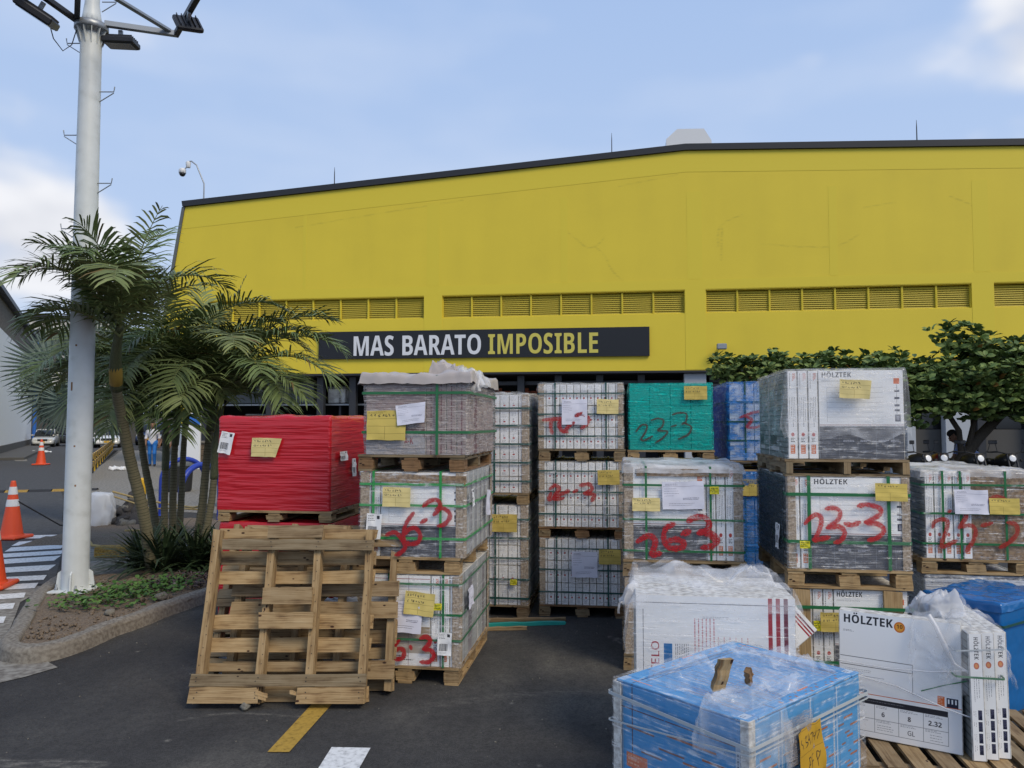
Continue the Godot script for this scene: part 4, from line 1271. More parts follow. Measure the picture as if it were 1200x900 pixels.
# ------------------------------------------------------------------ the warehouse; s runs along its front, h upwards
func build_warehouse() -> void:
	var W := thing("warehouse", "long yellow warehouse with dark roof edge and louvred openings", "building", Vector3(0, 0, -30), atan(-0.14) )
	# front wall in pieces round the louvres: butted, not overlapping
	var wall := begin()
	var zb := -0.35
	var piece := func(pts: Array) -> void:
		wall.append_from(prism(poly(pts), zb, 0.0), 0, Transform3D.IDENTITY)
	piece.call([[-15.05, 3.69], [24.0, 3.69], [24.0, 5.86], [-14.70, 5.86]])
	var bays := [[-12.9, -3.55], [-2.81, 6.66], [7.43, 16.85], [17.6, 23.4]]
	var x := -14.70
	for k in 5:
		var x1: float = bays[k][0] if k < 4 else 24.0
		var xl2 := -14.55 if k == 0 else x
		piece.call([[x, 5.86], [x1, 5.86], [x1, 6.75], [xl2, 6.75]])
		if k < 4: x = bays[k][1]
	piece.call([[-14.55, 6.75], [24.0, 6.75], [24.0, 11.55], [6.74, 12.16], [-13.9, 10.78]])
	# uv in fractions of 40 m x 13 m
	var src := wall.commit()
	var arr := src.surface_get_arrays(0)
	var vs: PackedVector3Array = arr[Mesh.ARRAY_VERTEX]
	var uv := PackedVector2Array()
	for v in vs: uv.append(Vector2((v.x + 16.0) / 40.0, (13.0 - v.y) / 13.0))
	arr[Mesh.ARRAY_TEX_UV] = uv
	var wm := ArrayMesh.new()
	wm.add_surface_from_arrays(Mesh.PRIMITIVE_TRIANGLES, arr)
	obj("wall", wm, M.facade, W)
	# raised piers and beams that frame the panels
	var trim := begin()
	for e in [[-3.55, -2.81], [6.66, 7.43], [16.85, 17.6], [-13.4, -12.9]]:
		trim.append_from(prism(poly([[e[0], 3.72], [e[1], 3.72], [e[1], 7.16], [e[0], 7.16]]), 0.0, 0.009), 0, Transform3D.IDENTITY)
	for e in [[-3.44, -2.92], [6.76, 7.33], [16.95, 17.5], [-8.66, -8.52], [1.92, 2.2], [11.95, 12.25]]:
		trim.append_from(prism(poly([[e[0], 7.17], [e[1], 7.17], [e[1], 10.55], [e[0], 10.55]]), 0.0, 0.005), 0, Transform3D.IDENTITY)
	trim.append_from(prism(poly([[-14.54, 6.78], [24.0, 6.78], [24.0, 7.15], [-14.48, 7.15]]), 0.0, 0.010), 0, Transform3D.IDENTITY)
	trim.append_from(prism(poly([[-14.02, 9.85], [6.74, 11.33], [24.0, 10.75], [24.0, 11.5], [6.74, 12.1], [-13.89, 10.72]]), 0.0, 0.007), 0, Transform3D.IDENTITY)
	obj("trim", trim.commit(), M.facade_trim, W)
	obj("fascia", prism(poly([[-15.1, 3.60], [24.0, 3.60], [24.0, 3.68], [-15.1, 3.68]]), -0.4, 0.06), M.coping, W)
	obj("coping", prism(poly([[-13.98, 10.79], [6.74, 12.17], [24.0, 11.56], [24.0, 11.80], [6.74, 12.41], [-14.02, 11.02]]), -0.6, 0.10), M.coping, W)
	obj("corner_trim", prism(poly([[-15.19, 3.69], [-15.06, 3.69], [-13.91, 10.78], [-14.03, 10.78]]), -0.4, 0.05), M.grey_box, W)
	# roof, sides and back close the building
	obj("roof", prism(poly([[-13.9, 10.9], [6.74, 12.0], [24.0, 11.4], [24.0, 11.3], [6.74, 11.9], [-13.9, 10.6]]), -40, -0.4), M.grey_box, W)
	obj("side_wall", box(Vector3(0.3, 10.7, 39.3), 1, 0.0), M.facade_trim, W, Vector3(-14.2, 0, -20.2))
	obj("side_wall", box(Vector3(0.3, 11.3, 39.3), 1, 0.0), M.facade_trim, W, Vector3(24.2, 0, -20.2))
	obj("back_wall", box(Vector3(38.0, 10.7, 0.3), 1, 0.0), M.grey_wall, W, Vector3(5.0, 0, -40.2))
	# louvres: eight panels to a bay, each a frame with its slats
	var slat := box(Vector3(1.0, 0.012, 0.10), 1, 0.003)
	for b in bays:
		var n := 8 if b != bays[3] else 5
		var pw: float = (b[1] - b[0]) / n
		for k in n:
			var fr := begin()
			var cx: float = b[0] + pw * (k + 0.5)
			for q in [[pw - 0.004, 0.03, 0.0, 5.862], [pw - 0.004, 0.03, 0.0, 6.718]]: add_box([fr], Vector3(q[0], q[1], 0.12), Vector3(q[2], q[3], -0.13), 0.004)
			for sg in [-1, 1]: add_box([fr], Vector3(0.028, 0.822, 0.12), Vector3(sg * (pw / 2 - 0.0165), 5.894, -0.13), 0.004)
			var lp := obj("louvre", fr.commit(), M.facade_trim, W, Vector3(cx, 0, 0))
			for j in 10:
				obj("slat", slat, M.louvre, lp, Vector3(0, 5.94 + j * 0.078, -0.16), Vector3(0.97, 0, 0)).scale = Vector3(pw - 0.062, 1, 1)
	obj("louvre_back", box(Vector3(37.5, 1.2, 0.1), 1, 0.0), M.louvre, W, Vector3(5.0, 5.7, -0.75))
	# ground floor, set back under the yellow front: dark frames, glass, a pale pier and low walls
	obj("soffit", box(Vector3(39.4, 0.12, 3.4), 1, 0.0), M.steel_dark, W, Vector3(4.2, 3.58, -2.12))
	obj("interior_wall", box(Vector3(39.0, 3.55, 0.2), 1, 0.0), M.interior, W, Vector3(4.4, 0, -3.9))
	for s in [-13.1, -10.2, -8.0, -6.62, -1.3, 0.30, 1.78, 3.4, 5.0, 8.6, 10.4, 12.3, 14.2, 17.2, 19.1, 21.0]:
		obj("column", box(Vector3(0.28, 3.575, 0.28), 1, 0.01), M.steel_dark, W, Vector3(s, 0, -0.5))
	obj("pier", box(Vector3(0.82, 3.575, 0.5), 1, 0.01), M.pale_wall, W, Vector3(7.02, 0, -0.4))
	obj("pier", box(Vector3(0.85, 3.575, 0.4), 1, 0.01), M.pale_wall, W, Vector3(16.35, 0, -0.45))
	obj("pier", box(Vector3(0.3, 3.575, 0.4), 1, 0.01), M.pale_wall, W, Vector3(14.75, 0, -0.45))
	obj("lintel", box(Vector3(11.3, 0.16, 0.2), 1, 0.01), M.steel_dark, W, Vector3(1.45, 3.2, -0.75))
	obj("low_wall", box(Vector3(16.0, 1.45, 0.2), 1, 0.01), M.grey_wall, W, Vector3(15.6, 0, -0.85))
	for k in 6: obj("window", box(Vector3(2.5, 1.75, 0.04), 1, 0.004), M.glass_dark, W, Vector3(8.9 + k * 2.56, 1.47, -0.85))
	obj("lintel", box(Vector3(16.0, 0.3, 0.24), 1, 0.01), M.grey_wall, W, Vector3(15.6, 3.25, -0.85))
	for y in [1.15, 2.42]:
		obj("rail", box(Vector3(9.0, 0.07, 0.07), 1, 0.008), M.galvanised if y > 2 else M.steel_dark, W, Vector3(-9.4, y, -0.9))
	# what stands inside: racked grey crates, and terracotta
	var boxes := [[-11.6, 2.52, 1.7, 0.95], [-9.35, 2.52, 1.6, 0.9], [-7.55, 2.52, 0.75, 0.7], [-5.3, 2.52, 1.0, 0.42], [-10.9, 1.28, 1.3, 0.8], [-9.2, 1.28, 1.5, 0.75], [-7.2, 1.28, 1.1, 0.7], [-5.6, 1.28, 0.9, 0.8]]
	for k in boxes.size():
		var b: Array = boxes[k]
		var c := thing("storage_crate", "grey crate on the dark rack, %s" % ["widest, upper shelf, behind the palm fronds", "beside the middle column, upper shelf", "pale and small, upper shelf, next to the column", "low and pale, half behind the beige load", "leftmost of the lower shelf", "second from the left on the lower shelf", "third from the left on the lower shelf", "nearest the beige load on the lower shelf"][k], "crate")
		c.transform = W.transform * Transform3D(Basis.IDENTITY, Vector3(b[0], b[1], -1.5))
		obj("body", box(Vector3(b[2], b[3] - 0.08, 0.9), 1, 0.03), M.grey_box if k != 2 and k != 3 else M.white_wall, c)
		obj("lid", box(Vector3(b[2] + 0.05, 0.075, 0.95), 1, 0.02), M.grey_box, c, Vector3(0, b[3] - 0.077, 0))
	var rack := thing("storage_rack", "long dark storage rack under the yellow front, behind the red load", "rack")
	rack.transform = W.transform * Transform3D(Basis.IDENTITY, Vector3(-9.0, 0, -1.5))
	for y in [1.22, 2.46]: obj("shelf", box(Vector3(9.6, 0.055, 1.0), 1, 0.005), M.steel_dark, rack, Vector3(0, y, 0))
	for xx in [-4.75, -1.6, 1.6, 4.75]: obj("upright", box(Vector3(0.09, 3.3, 0.9), 1, 0.005), M.steel_dark, rack, Vector3(xx, 0, 0))
	# stacked terracotta blocks seen between the columns
	var tb := box(Vector3(0.26, 0.115, 0.2), 1, 0.008)
	for g in 2:
		var tc := thing("terracotta_stack", ["terracotta blocks behind the dark column right of the beige load", "terracotta blocks behind the second dark column, above the white loads"][g], "bricks")
		tc.transform = W.transform * Transform3D(Basis.IDENTITY, Vector3([-1.2, 1.05][g], 2.3, -1.7))
		obj("shelf", box(Vector3([1.9, 1.9][g], 0.06, 0.8), 1, 0.004), M.steel_dark, tc, Vector3(0, -0.07, 0))
		for j in 7:
			for i in 6:
				if j == 6 and i % 2: continue
				obj("brick", tb, M.terracotta, tc, Vector3(-0.72 + i * 0.285 + (0.06 if j % 2 else 0.0), j * 0.12, rng.randf_range(-0.02, 0.02)), Vector3(0, rng.randf_range(-0.05, 0.05), 0))
	# the sign along the front
	var sg := thing("wall_sign", "long black sign reading MAS BARATO IMPOSIBLE on the yellow front", "sign")
	sg.transform = W.transform * Transform3D(Basis.IDENTITY, Vector3(0, 0, 0.055))
	obj("board", prism(poly([[-7.9, 4.27], [5.31, 4.25], [5.31, 5.37], [-7.9, 5.375]]), -0.03, 0.04), M.sign_board, sg)
	for e in [["MAS BARATO", -6.42, -1.22, "sign_white"], ["IMPOSIBLE", -0.93, 3.36, "sign_yellow"]]:
		var tm := TextMesh.new()
		tm.text = e[0]
		tm.font = font(true)
		tm.font_size = 64
		tm.pixel_size = 0.01
		tm.depth = 0.02
		tm.curve_step = 1.0
		var bb := tm.get_aabb()
		var hgt := 0.80
		var o := obj("lettering", tm, M[e[3]], sg)
		var sy := hgt / (bb.size.y * 0.98)
		var sx: float = (e[2] - e[1]) / bb.size.x
		o.scale = Vector3(sx, sy, 1)
		o.position = Vector3(e[1] - bb.position.x * sx, 4.375 - bb.position.y * sy, 0.046)
	# lightning rods, the pale roof hood, the camera on its bent pipe
	for e in [[-7.43, 11.4, 0.85, "leftmost thin lightning rod on the sloping roof edge"], [3.93, 12.17, 0.92, "lightning rod on the roof edge left of the pale hood"], [15.2, 12.06, 0.92, "lightning rod on the roof edge above the green tree"]]:
		var r := thing("lightning_rod", e[3], "lightning rod", Vector3.ZERO, 0, "lightning rods on the warehouse roof")
		r.transform = W.transform * Transform3D(Basis.IDENTITY, Vector3(e[0], e[1], -0.2))
		obj("foot", lathe([Vector2(0, -0.05), Vector2(0.06, -0.05), Vector2(0.06, 0.05), Vector2(0.03, 0.09), Vector2(0, 0.09)], 10), M.black_metal, r)
		obj("spike", tube([Vector3(0, 0.05, 0), Vector3(0, e[2] * 0.7, 0), Vector3(0.0, e[2], 0)], [0.022, 0.018, 0.006], 6), M.black_metal, r)
	var hd := thing("roof_hood", "pale ventilation hood behind the ridge of the roof", "roof hood")
	hd.transform = W.transform * Transform3D(Basis.IDENTITY, Vector3(7.05, 11.9, -3.0))
	obj("hood", prism(poly([[-0.92, 0], [0.92, 0], [0.92, 1.35], [0.62, 1.86], [-0.45, 1.90], [-0.9, 1.5]]), -1.0, 1.0), M.white_paint, hd)
	obj("rim", prism(poly([[-0.97, -0.1], [0.97, -0.1], [0.97, 0.12], [-0.97, 0.12]]), -1.05, 1.05), M.galvanised, hd)
	var cc := thing("security_camera", "dome camera hanging from a bent pipe at the roof's left corner", "camera")
	cc.transform = W.transform * Transform3D(Basis.IDENTITY, Vector3(-13.22, 11.03, -0.25))
	obj("pipe", tube([Vector3(0, -0.1, 0), Vector3(0.0, 0.8, 0), Vector3(-0.36, 1.62, 0), Vector3(-0.60, 1.80, 0), Vector3(-0.74, 1.79, 0)], [0.03], 8), M.galvanised, cc)
	obj("housing", lathe([Vector2(0, -0.28), Vector2(0.09, -0.27), Vector2(0.11, -0.05), Vector2(0.05, 0.0), Vector2(0, 0.0)], 14), M.white_paint, cc, Vector3(-0.74, 1.80, 0))
	obj("bracket", tube([Vector3(-0.74, 1.58, 0), Vector3(-0.88, 1.50, 0), Vector3(-1.0, 1.48, 0)], [0.03], 8), M.white_paint, cc)
	obj("collar", lathe([Vector2(0, -0.16), Vector2(0.15, -0.16), Vector2(0.15, 0.0), Vector2(0.08, 0.06), Vector2(0, 0.06)], 16), M.white_paint, cc, Vector3(-1.0, 1.45, 0))
	obj("dome", lathe([Vector2(0, -0.14), Vector2(0.07, -0.12), Vector2(0.12, -0.06), Vector2(0.135, 0.0), Vector2(0, 0.0)], 16), M.glass_dark, cc, Vector3(-1.0, 1.29, 0))
	var fl := thing("wall_lamp", "small grey floodlight on the yellow wall above the hedge", "lamp")
	fl.transform = W.transform * Transform3D(Basis.IDENTITY, Vector3(7.95, 4.45, 0.0))
	obj("bracket", box(Vector3(0.06, 0.06, 0.3), 1, 0.005), M.black_metal, fl, Vector3(0, 0.1, 0.15))
	obj("housing", box(Vector3(0.36, 0.22, 0.22), 1, 0.03), M.galvanised, fl, Vector3(0, -0.02, 0.36))

# ------------------------------------------------------------------ white hall on the left and what lies behind
func build_neighbours() -> void:
	var d := Vector2(-37.5 + 26.7, -60.0 + 40.0)
	var yaw := atan2(-d.y, d.x)    # the wall runs from (-26.7, -40) to (-37.5, -60)
	var b := thing("white_hall", "white walled hall with grey brown cladding at the road's left", "building", Vector3(-26.7, 0, -40), yaw)
	var L := d.length()
	obj("wall", box(Vector3(L + 14.0, 6.6, 0.4), 1, 0.0), M.hall_paint, b, Vector3(L / 2 - 7.0, 0, -0.2))
	obj("cladding", box(Vector3(L + 14.2, 1.6, 0.36), 1, 0.0), M.brown_cladding, b, Vector3(L / 2 - 7.0, 6.605, -0.2))
	obj("eaves", box(Vector3(L + 15.0, 0.28, 0.7), 1, 0.02), M.coping, b, Vector3(L / 2 - 7.0, 8.21, -0.05))
	obj("roof", prism(poly([[-14.0, 0.0], [L + 0.4, 0.0], [L + 0.4, 0.12], [-14.0, 0.12]]), -15.0, 0.2), M.brown_cladding, b, Vector3(0, 8.5, 0), Vector3(0.03, 0, 0))
	obj("end_wall", box(Vector3(0.4, 8.4, 15.0), 1, 0.0), M.hall_paint, b, Vector3(L + 0.21, 0, -7.6))
	obj("downpipe", tube([Vector3(0, 0.3, 0), Vector3(0, 8.1, 0)], [0.14], 8), M.blue_sign, b, Vector3(L + 0.05, 0, 0.2))
	obj("plinth", box(Vector3(L + 14.0, 0.5, 0.1), 1, 0.01), M.grey_wall, b, Vector3(L / 2 - 7.0, 0, 0.06))
	struct("path", box(Vector3(L + 6.0, 0.12, 1.5), 1, 0.01), M.grey_wall, Vector3(-26.7, 0, -40) + Vector3(d.x, 0, d.y).normalized() * (L / 2 - 3.0) + Vector3(0.9, 0, -0.48).normalized() * 0.85, yaw)
	# a far pale block seen through the fan palm
	var f := thing("apartment_block", "far white block with dark windows at the end of the road", "building", Vector3(-52, 0, -86), 0.25)
	obj("wall", box(Vector3(14, 13, 8), 1, 0.0), M.white_wall, f)
	for i in 5:
		for j in 4: obj("window", box(Vector3(1.7, 1.4, 0.2), 1, 0.02), M.glass_dark, f, Vector3(-5.4 + i * 2.7, 1.4 + j * 3.0, 4.0))
	obj("roof", box(Vector3(14.6, 0.4, 8.6), 1, 0.02), M.coping, f, Vector3(0, 13.0, 0))

# ------------------------------------------------------------------ the stacks of loads
func set_goods(called: String, label: String, cx: float, cz: float, y: float, side: int, w: float, l: float, jog := 0.0, turn := 0.0) -> Node3D:
	var p := base_at(cx, cz, y, side, w, l) + xdir() * jog
	return thing(called, label, "wrapped load", p, YAW + turn, "pallet loads of tile cartons in the yard")

func under(label: String, cx: float, cz: float, y: float, side: int, w: float, l: float, h: float, sd: int, tone: int, style := 0, jog := 0.0) -> Node3D:
	return pallet(label, base_at(cx, cz, y, side, w, l) + xdir() * jog, YAW, w + 0.03, l + 0.02, h, sd, tone, style)

func hollow_core(root: Node3D, w: float, h: float, l: float, m: String) -> void:
	obj("inner_pack", box(Vector3(w, h, l), 1, 0.004), M[m], root)

func dots(root: Node3D, w: float, h: float, l: float, cols: int, rows: int, sd: int) -> void:
	var r := RandomNumberGenerator.new()
	r.seed = sd
	var cw := w / cols
	var ch := h / rows
	for j in rows:
		for i in cols:
			carton(root, -w / 2 + cw * (i + 0.5), j * ch, l / 2 + r.randf_range(-0.004, 0.001), Vector3(cw - 0.0025, ch - 0.003, l - 0.012), M["print_dot_%d" % r.randi_range(0, 2)], M.print_side)

# a load of tall cartons: broad faces in a row front to back and spines beside them
func tall_pack(root: Node3D, w: float, h: float, l: float, spines: int, left: bool, print_name: String, spine_print: String, side_print: String, inset := 0.0) -> void:
	var sw := 0.062
	var bw := w - spines * sw - 2 * inset
	var x0 := -w / 2 + inset
	var n := 6
	for k in n:
		var dz := l / n
		carton(root, x0 + (spines * sw if left else 0.0) + bw / 2, 0, l / 2 - k * dz, Vector3(bw - 0.004, h, dz - 0.004), M[print_name], M[side_print])
	for k in spines:
		var x := x0 + sw * (k + 0.5) if left else x0 + bw + sw * (k + 0.5)
		carton(root, x, 0, l / 2 - 0.002, Vector3(sw - 0.003, h, l * 0.62), M[spine_print], M[side_print])
		carton(root, x, 0, -l / 2 + l * 0.37, Vector3(sw - 0.003, h - 0.002, l * 0.365), M[spine_print], M[side_print])

func build_loads() -> void:
	# ---- A: three loads right of the leaning pallets
	var ax := -0.3465
	var az := -4.95
	var w := 0.68
	var l := 1.04
	under("pine pallet on the asphalt under the load marked 6.3", ax, az, 0, -1, w, l, 0.108, 1, 1, 2)
	var o := set_goods("tile_load", "film wrapped white tile load marked 6.3, lowest beside the leaning pallets", ax, az, 0.108, -1, w, l, 0.015)
	tall_pack(o, w, 0.572, l, 3, false, "print_plain", "print_spine", "print_side", 0.004)
	corner_boards(o, w + 0.004, 0.572, l + 0.004)
	straps(o, w + 0.012, 0.576, l + 0.012, [0.17, 0.33, 0.52], [0.235, -0.12], "strap_green", 0.014)
	obj("stretch_film", film_shell(w + 0.034, 0.578, l + 0.034, 0.006, 11), M.film_clear, o)
	put_number(o, "number_b", w, 0.572, 0.0, l / 2 + 0.030)
	put_paper(o, "paper_tag", "paper_tag_1", 0.085, 0.40, 0.195, 0.145, l / 2 + 0.034, 2, -0.09)
	put_paper(o, "delivery_note", "delivery_note", 0.0, 0.315, 0.20, 0.20, l / 2 + 0.030, 3, -0.04)
	put_paper(o, "barcode_label", "barcode_label", 0.25, 0.155, 0.09, 0.14, l / 2 + 0.034, 4, -0.03)
	put_paper(o, "small_label", "small_yellow_label", 0.205, 0.385, 0.05, 0.042, l / 2 + 0.033, 5)
	put_paper(o, "delivery_note", "delivery_note", 0, 0, 0.16, 0.13, 0, 6).transform = Transform3D(Basis.from_euler(Vector3(0, PI / 2, 0.05)), Vector3(w / 2 + 0.028, 0.40, 0.30))
	under("pale pine pallet between the loads marked 6.3 and 26-3", ax, az, 0.690, -1, w, l, 0.106, 2, 0)
	o = set_goods("tile_load", "film wrapped white tile load marked 26-3 with bright green straps, under the beige load", ax, az, 0.797, -1, w, l, 0.04)
	tall_pack(o, w, 0.54, l, 2, true, "print_broad_dark", "print_spine", "print_side", 0.004)
	corner_boards(o, w + 0.004, 0.54, l + 0.004, 0.06)
	obj("top_board", board(0.6, 0.055, 0.012, 5), M.cardboard, o, Vector3(0.05, 0.50, l / 2 + 0.008), Vector3(0, 0, -0.03))
	straps(o, w + 0.014, 0.544, l + 0.014, [0.12, 0.33, 0.465], [-0.255, 0.19], "strap_bright", 0.016)
	obj("stretch_film", film_shell(w + 0.036, 0.545, l + 0.036, 0.006, 12), M.film_clear, o)
	put_number(o, "number_a", w, 0.54, 0.0, l / 2 + 0.031)
	put_paper(o, "paper_tag", "paper_tag_3", -0.095, 0.385, 0.185, 0.125, l / 2 + 0.035, 7, -0.01)
	put_paper(o, "barcode_label", "barcode_label", -0.245, 0.195, 0.10, 0.16, l / 2 + 0.034, 8, -0.05)
	put_paper(o, "delivery_note", "delivery_note", 0, 0, 0.18, 0.13, 0, 9).transform = Transform3D(Basis.from_euler(Vector3(0, PI / 2, 1.45)), Vector3(w / 2 + 0.030, 0.28, -0.22))
	put_paper(o, "barcode_label", "barcode_label", 0, 0, 0.07, 0.11, 0, 10).transform = Transform3D(Basis.from_euler(Vector3(0, PI / 2, 0.1)), Vector3(w / 2 + 0.030, 0.37, 0.38))
	under("dark reddish pallet under the beige load", ax, az, 1.343, -1, w, l, 0.108, 3, 5, 2, 0.03)
	o = set_goods("tile_load", "beige film wrapped load with crumpled film on top, topmost beside the red load", ax, az, 1.452, -1, w, l, 0.06)
	var bh := 0.50
	for k in 6: carton(o, -0.135, 0, l / 2 - k * l / 6, Vector3(0.40, bh, l / 6 - 0.004), M.print_pink_broad, M.pink_carton)
	for k in 4: carton(o, 0.10 + k * 0.0675, 0, l / 2 - 0.003, Vector3(0.064, bh, l * 0.6), M.print_pink, M.print_pink)
	for k in 6: carton(o, 0.2, 0, l / 2 - l * 0.605 - k * 0.068, Vector3(0.268, bh, 0.065), M.print_pink, M.print_pink)
	straps(o, w + 0.026, bh + 0.008, l + 0.026, [0.145, 0.40], [0.145], "strap_green", 0.017)
	obj("stretch_film", film_shell(w + 0.024, bh + 0.004, l + 0.024, 0.012, 13), M.film_beige_sheet, o)
	obj("top_sheet", drape(w + 0.05, l + 0.05, [0.065, 0.06, 0.07, 0.07], 0.045, 14, 64, 0.012), M.film_beige, o, Vector3(0, bh + 0.018, 0))
	obj("film_knot", drape(0.16, 0.14, [0.07, 0.07, 0.05, 0.07], 0.085, 15, 26, 0.02), M.film_beige, o, Vector3(0.15, bh + 0.06, 0.32))
	obj("top_sheet", drape(0.14, 0.28, [0.13, 0.08, 0.05, 0.1], 0.10, 16, 30, 0.045), M.film_crumpled, o, Vector3(0.30, bh + 0.02, 0.25))
	put_paper(o, "paper_tag", "paper_tag_0", -0.19, 0.19, 0.26, 0.19, l / 2 + 0.028, 11, -0.01)
	put_paper(o, "torn_paper", "delivery_note", -0.02, 0.265, 0.20, 0.13, l / 2 + 0.034, 12, 0.12, 0.2)
	# ---- B: narrow cartons with red dots behind A
	var bx := 0.126
	var bz := -6.66
	under("dark pallet on the asphalt under the narrow dotted stack", bx, bz, 0, -1, 0.98, 1.0, 0.10, 4, 4, 2)
	o = set_goods("tile_load", "load of small red dotted cartons with teal straps, lower of the narrow stack behind", bx, bz, 0.10, -1, 0.98, 1.0)
	dots(o, 0.98, 0.85, 1.0, 12, 5, 21)
	corner_boards(o, 0.984, 0.85, 1.004, 0.06)
	straps(o, 1.0, 0.852, 1.02, [0.06, 0.22, 0.40, 0.57, 0.73], [0.22, -0.2], "strap_teal", 0.017)
	obj("stretch_film", film_shell(1.02, 0.852, 1.04, 0.006, 22), M.film_clear, o)
	put_paper(o, "paper_tag", "paper_tag_2", 0.30, 0.70, 0.22, 0.15, 0.53, 13)
	put_paper(o, "small_label", "small_yellow_label", 0.38, 0.20, 0.06, 0.045, 0.53, 14)
	under("worn pallet between the two dotted loads of the narrow stack", bx, bz, 0.957, -1, 0.98, 1.0, 0.098, 5, 2, 2)
	o = set_goods("tile_load", "load of small red dotted cartons, upper of the narrow stack behind the beige load", bx, bz, 1.057, -1, 0.98, 1.0, 0.01)
	dots(o, 0.98, 0.85, 1.0, 12, 6, 23)
	corner_boards(o, 0.984, 0.85, 1.004, 0.06)
	straps(o, 1.0, 0.852, 1.02, [0.10, 0.26, 0.42, 0.58, 0.73], [0.20, -0.2], "strap_teal", 0.017)
	obj("stretch_film", film_shell(1.025, 0.856, 1.045, 0.007, 24), M.film_clear, o)
	obj("top_sheet", drape(0.98, 1.0, [0.12, 0.10, 0.1, 0.1], 0.03, 25, 48, 0.02), M.film_thin, o, Vector3(0, 0.86, 0))
	# ---- C: three dotted loads in the middle
	var cx := 0.962
	var cz := -6.62
	var cw := 0.722
	var cl := 1.0
	var Y := [[0.10, 0.565], [0.765, 0.56], [1.436, 0.565]]
	under("dark pallet on the asphalt under the three middle loads", cx, cz, 0, -1, cw, cl, 0.10, 6, 4, 2)
	under("reddish pallet under the middle load with smeared red marks", cx, cz, 0.667, -1, cw, cl, 0.097, 7, 5, 2)
	under("brown pallet under the topmost middle load, its centre block daubed red", cx, cz, 1.328, -1, cw, cl, 0.106, 8, 3, 2)
	for k in 3:
		o = set_goods("tile_load", ["red dotted carton load at the bottom of the middle stack, no red number", "red dotted carton load with a smeared red number, second of the middle stack", "red dotted carton load marked with red brush strokes, top of the middle stack"][k], cx, cz, Y[k][0], -1, cw, cl, [0.0, -0.006, -0.01][k])
		var hh: float = Y[k][1]
		dots(o, cw, hh, cl, 12, 3, 31 + k)
		corner_boards(o, cw + 0.004, hh, cl + 0.004, 0.05)
		straps(o, cw + 0.014, hh + 0.002, cl + 0.014, [0.11, 0.30, 0.48], [-0.22, 0.22], "strap_teal", 0.014)
		obj("stretch_film", film_shell(cw + 0.034, hh + 0.003, cl + 0.034, 0.007, 35 + k), M.film_clear, o)
		put_paper(o, "paper_tag", "paper_tag_%d" % [2, 2, 3][k], 0.235, [0.42, 0.43, 0.365][k], 0.185, 0.125, cl / 2 + 0.033, 15 + k, [0.0, 0.02, -0.02][k])
		if k != 1: put_paper(o, "delivery_note", "delivery_note", [0.02, 0, -0.05][k], [0.35, 0, 0.32][k], 0.22, 0.22, cl / 2 + 0.028, 18 + k)
		if k == 2: put_number(o, "number_c", cw, hh, 0, cl / 2 + 0.031)
		if k == 1: put_number(o, "number_d", cw, hh, 0, cl / 2 + 0.031)
		if k == 2: obj("top_sheet", drape(cw, cl, [0.07, 0.09, 0.08, 0.07], 0.025, 38, 40, 0.018), M.film_thin, o, Vector3(0, hh + 0.006, 0))
	# ---- D: teal load at the back, the marked white one before it
	var dx := 1.70
	var dz := -6.52
	under("dark pallet on the asphalt below the teal load's stack", dx, dz, 0, -1, 0.70, 1.0, 0.10, 9, 4, 2)
	o = set_goods("tile_load", "blue wrapped load under the teal one, mostly hidden by the white load marked 26-3", dx, dz, 0.10, -1, 0.70, 1.0)
	hollow_core(o, 0.69, 1.20, 0.99, "print_blue_wrapped")
	obj("stretch_film", film_shell(0.71, 1.215, 1.01, 0.01, 41), M.film_blue_opaque, o)
	under("pine pallet under the teal load", dx, dz, 1.328, -1, 0.70, 1.0, 0.10, 10, 1, 2)
	o = set_goods("tile_load", "teal wrapped load marked 23-3 in dark red, on a pine pallet", dx, dz, 1.43, -1, 0.70, 1.0)
	for j in 3:
		for i in 4: carton(o, -0.345 + 0.172 * (i + 0.5), j * 0.188, 0.5, Vector3(0.168, 0.185, 0.99), M.teal_backing, M.teal_backing, M.teal_backing)
	obj("stretch_film", film_shell(0.715, 0.568, 1.02, 0.010, 42, 0.014, 0.004), M.film_teal, o)
	put_number(o, "number_f", 0.70, 0.51, 0.03, 0.526)
	put_paper(o, "paper_tag", "paper_tag_2", 0.21, 0.485, 0.19, 0.115, 0.528, 21)
	var ex := 1.537
	var ez := -5.15
	under("brown pallet under the white load marked 26-3 in thick red paint", ex, ez, 0.625, -1, 0.78, 1.0, 0.11, 11, 3)
	under("brown pallet on the asphalt behind the white wrapped cartons", ex, ez, 0, -1, 0.78, 1.0, 0.11, 12, 3)
	o = set_goods("tile_load", "wrapped load behind the white cartons, carrying the white load marked 26-3", ex, ez, 0.11, -1, 0.78, 1.0)
	tall_pack(o, 0.77, 0.505, 0.98, 2, false, "print_broad_dark", "print_spine", "print_side")
	corner_boards(o, 0.776, 0.505, 0.984, 0.06)
	obj("stretch_film", film_shell(0.80, 0.508, 1.01, 0.006, 44), M.film_clear, o)
	o = set_goods("tile_load", "white tile load marked 26-3 in thick red, below and before the teal load", ex, ez, 0.738, -1, 0.78, 1.0)
	var eh := 0.62
	tall_pack(o, 0.77, eh, 0.98, 3, false, "print_broad_dark", "print_spine", "print_side", 0.045)
	corner_boards(o, 0.776, eh, 0.984, 0.062)
	obj("top_board", board(0.62, 0.05, 0.012, 8), M.cardboard, o, Vector3(0, 0.585, 0.497))
	straps(o, 0.79, eh + 0.002, 1.0, [0.06, 0.27, 0.50], [-0.245, 0.18], "strap_green", 0.014)
	obj("stretch_film", film_shell(0.808, eh + 0.004, 1.018, 0.007, 45), M.film_clear, o)
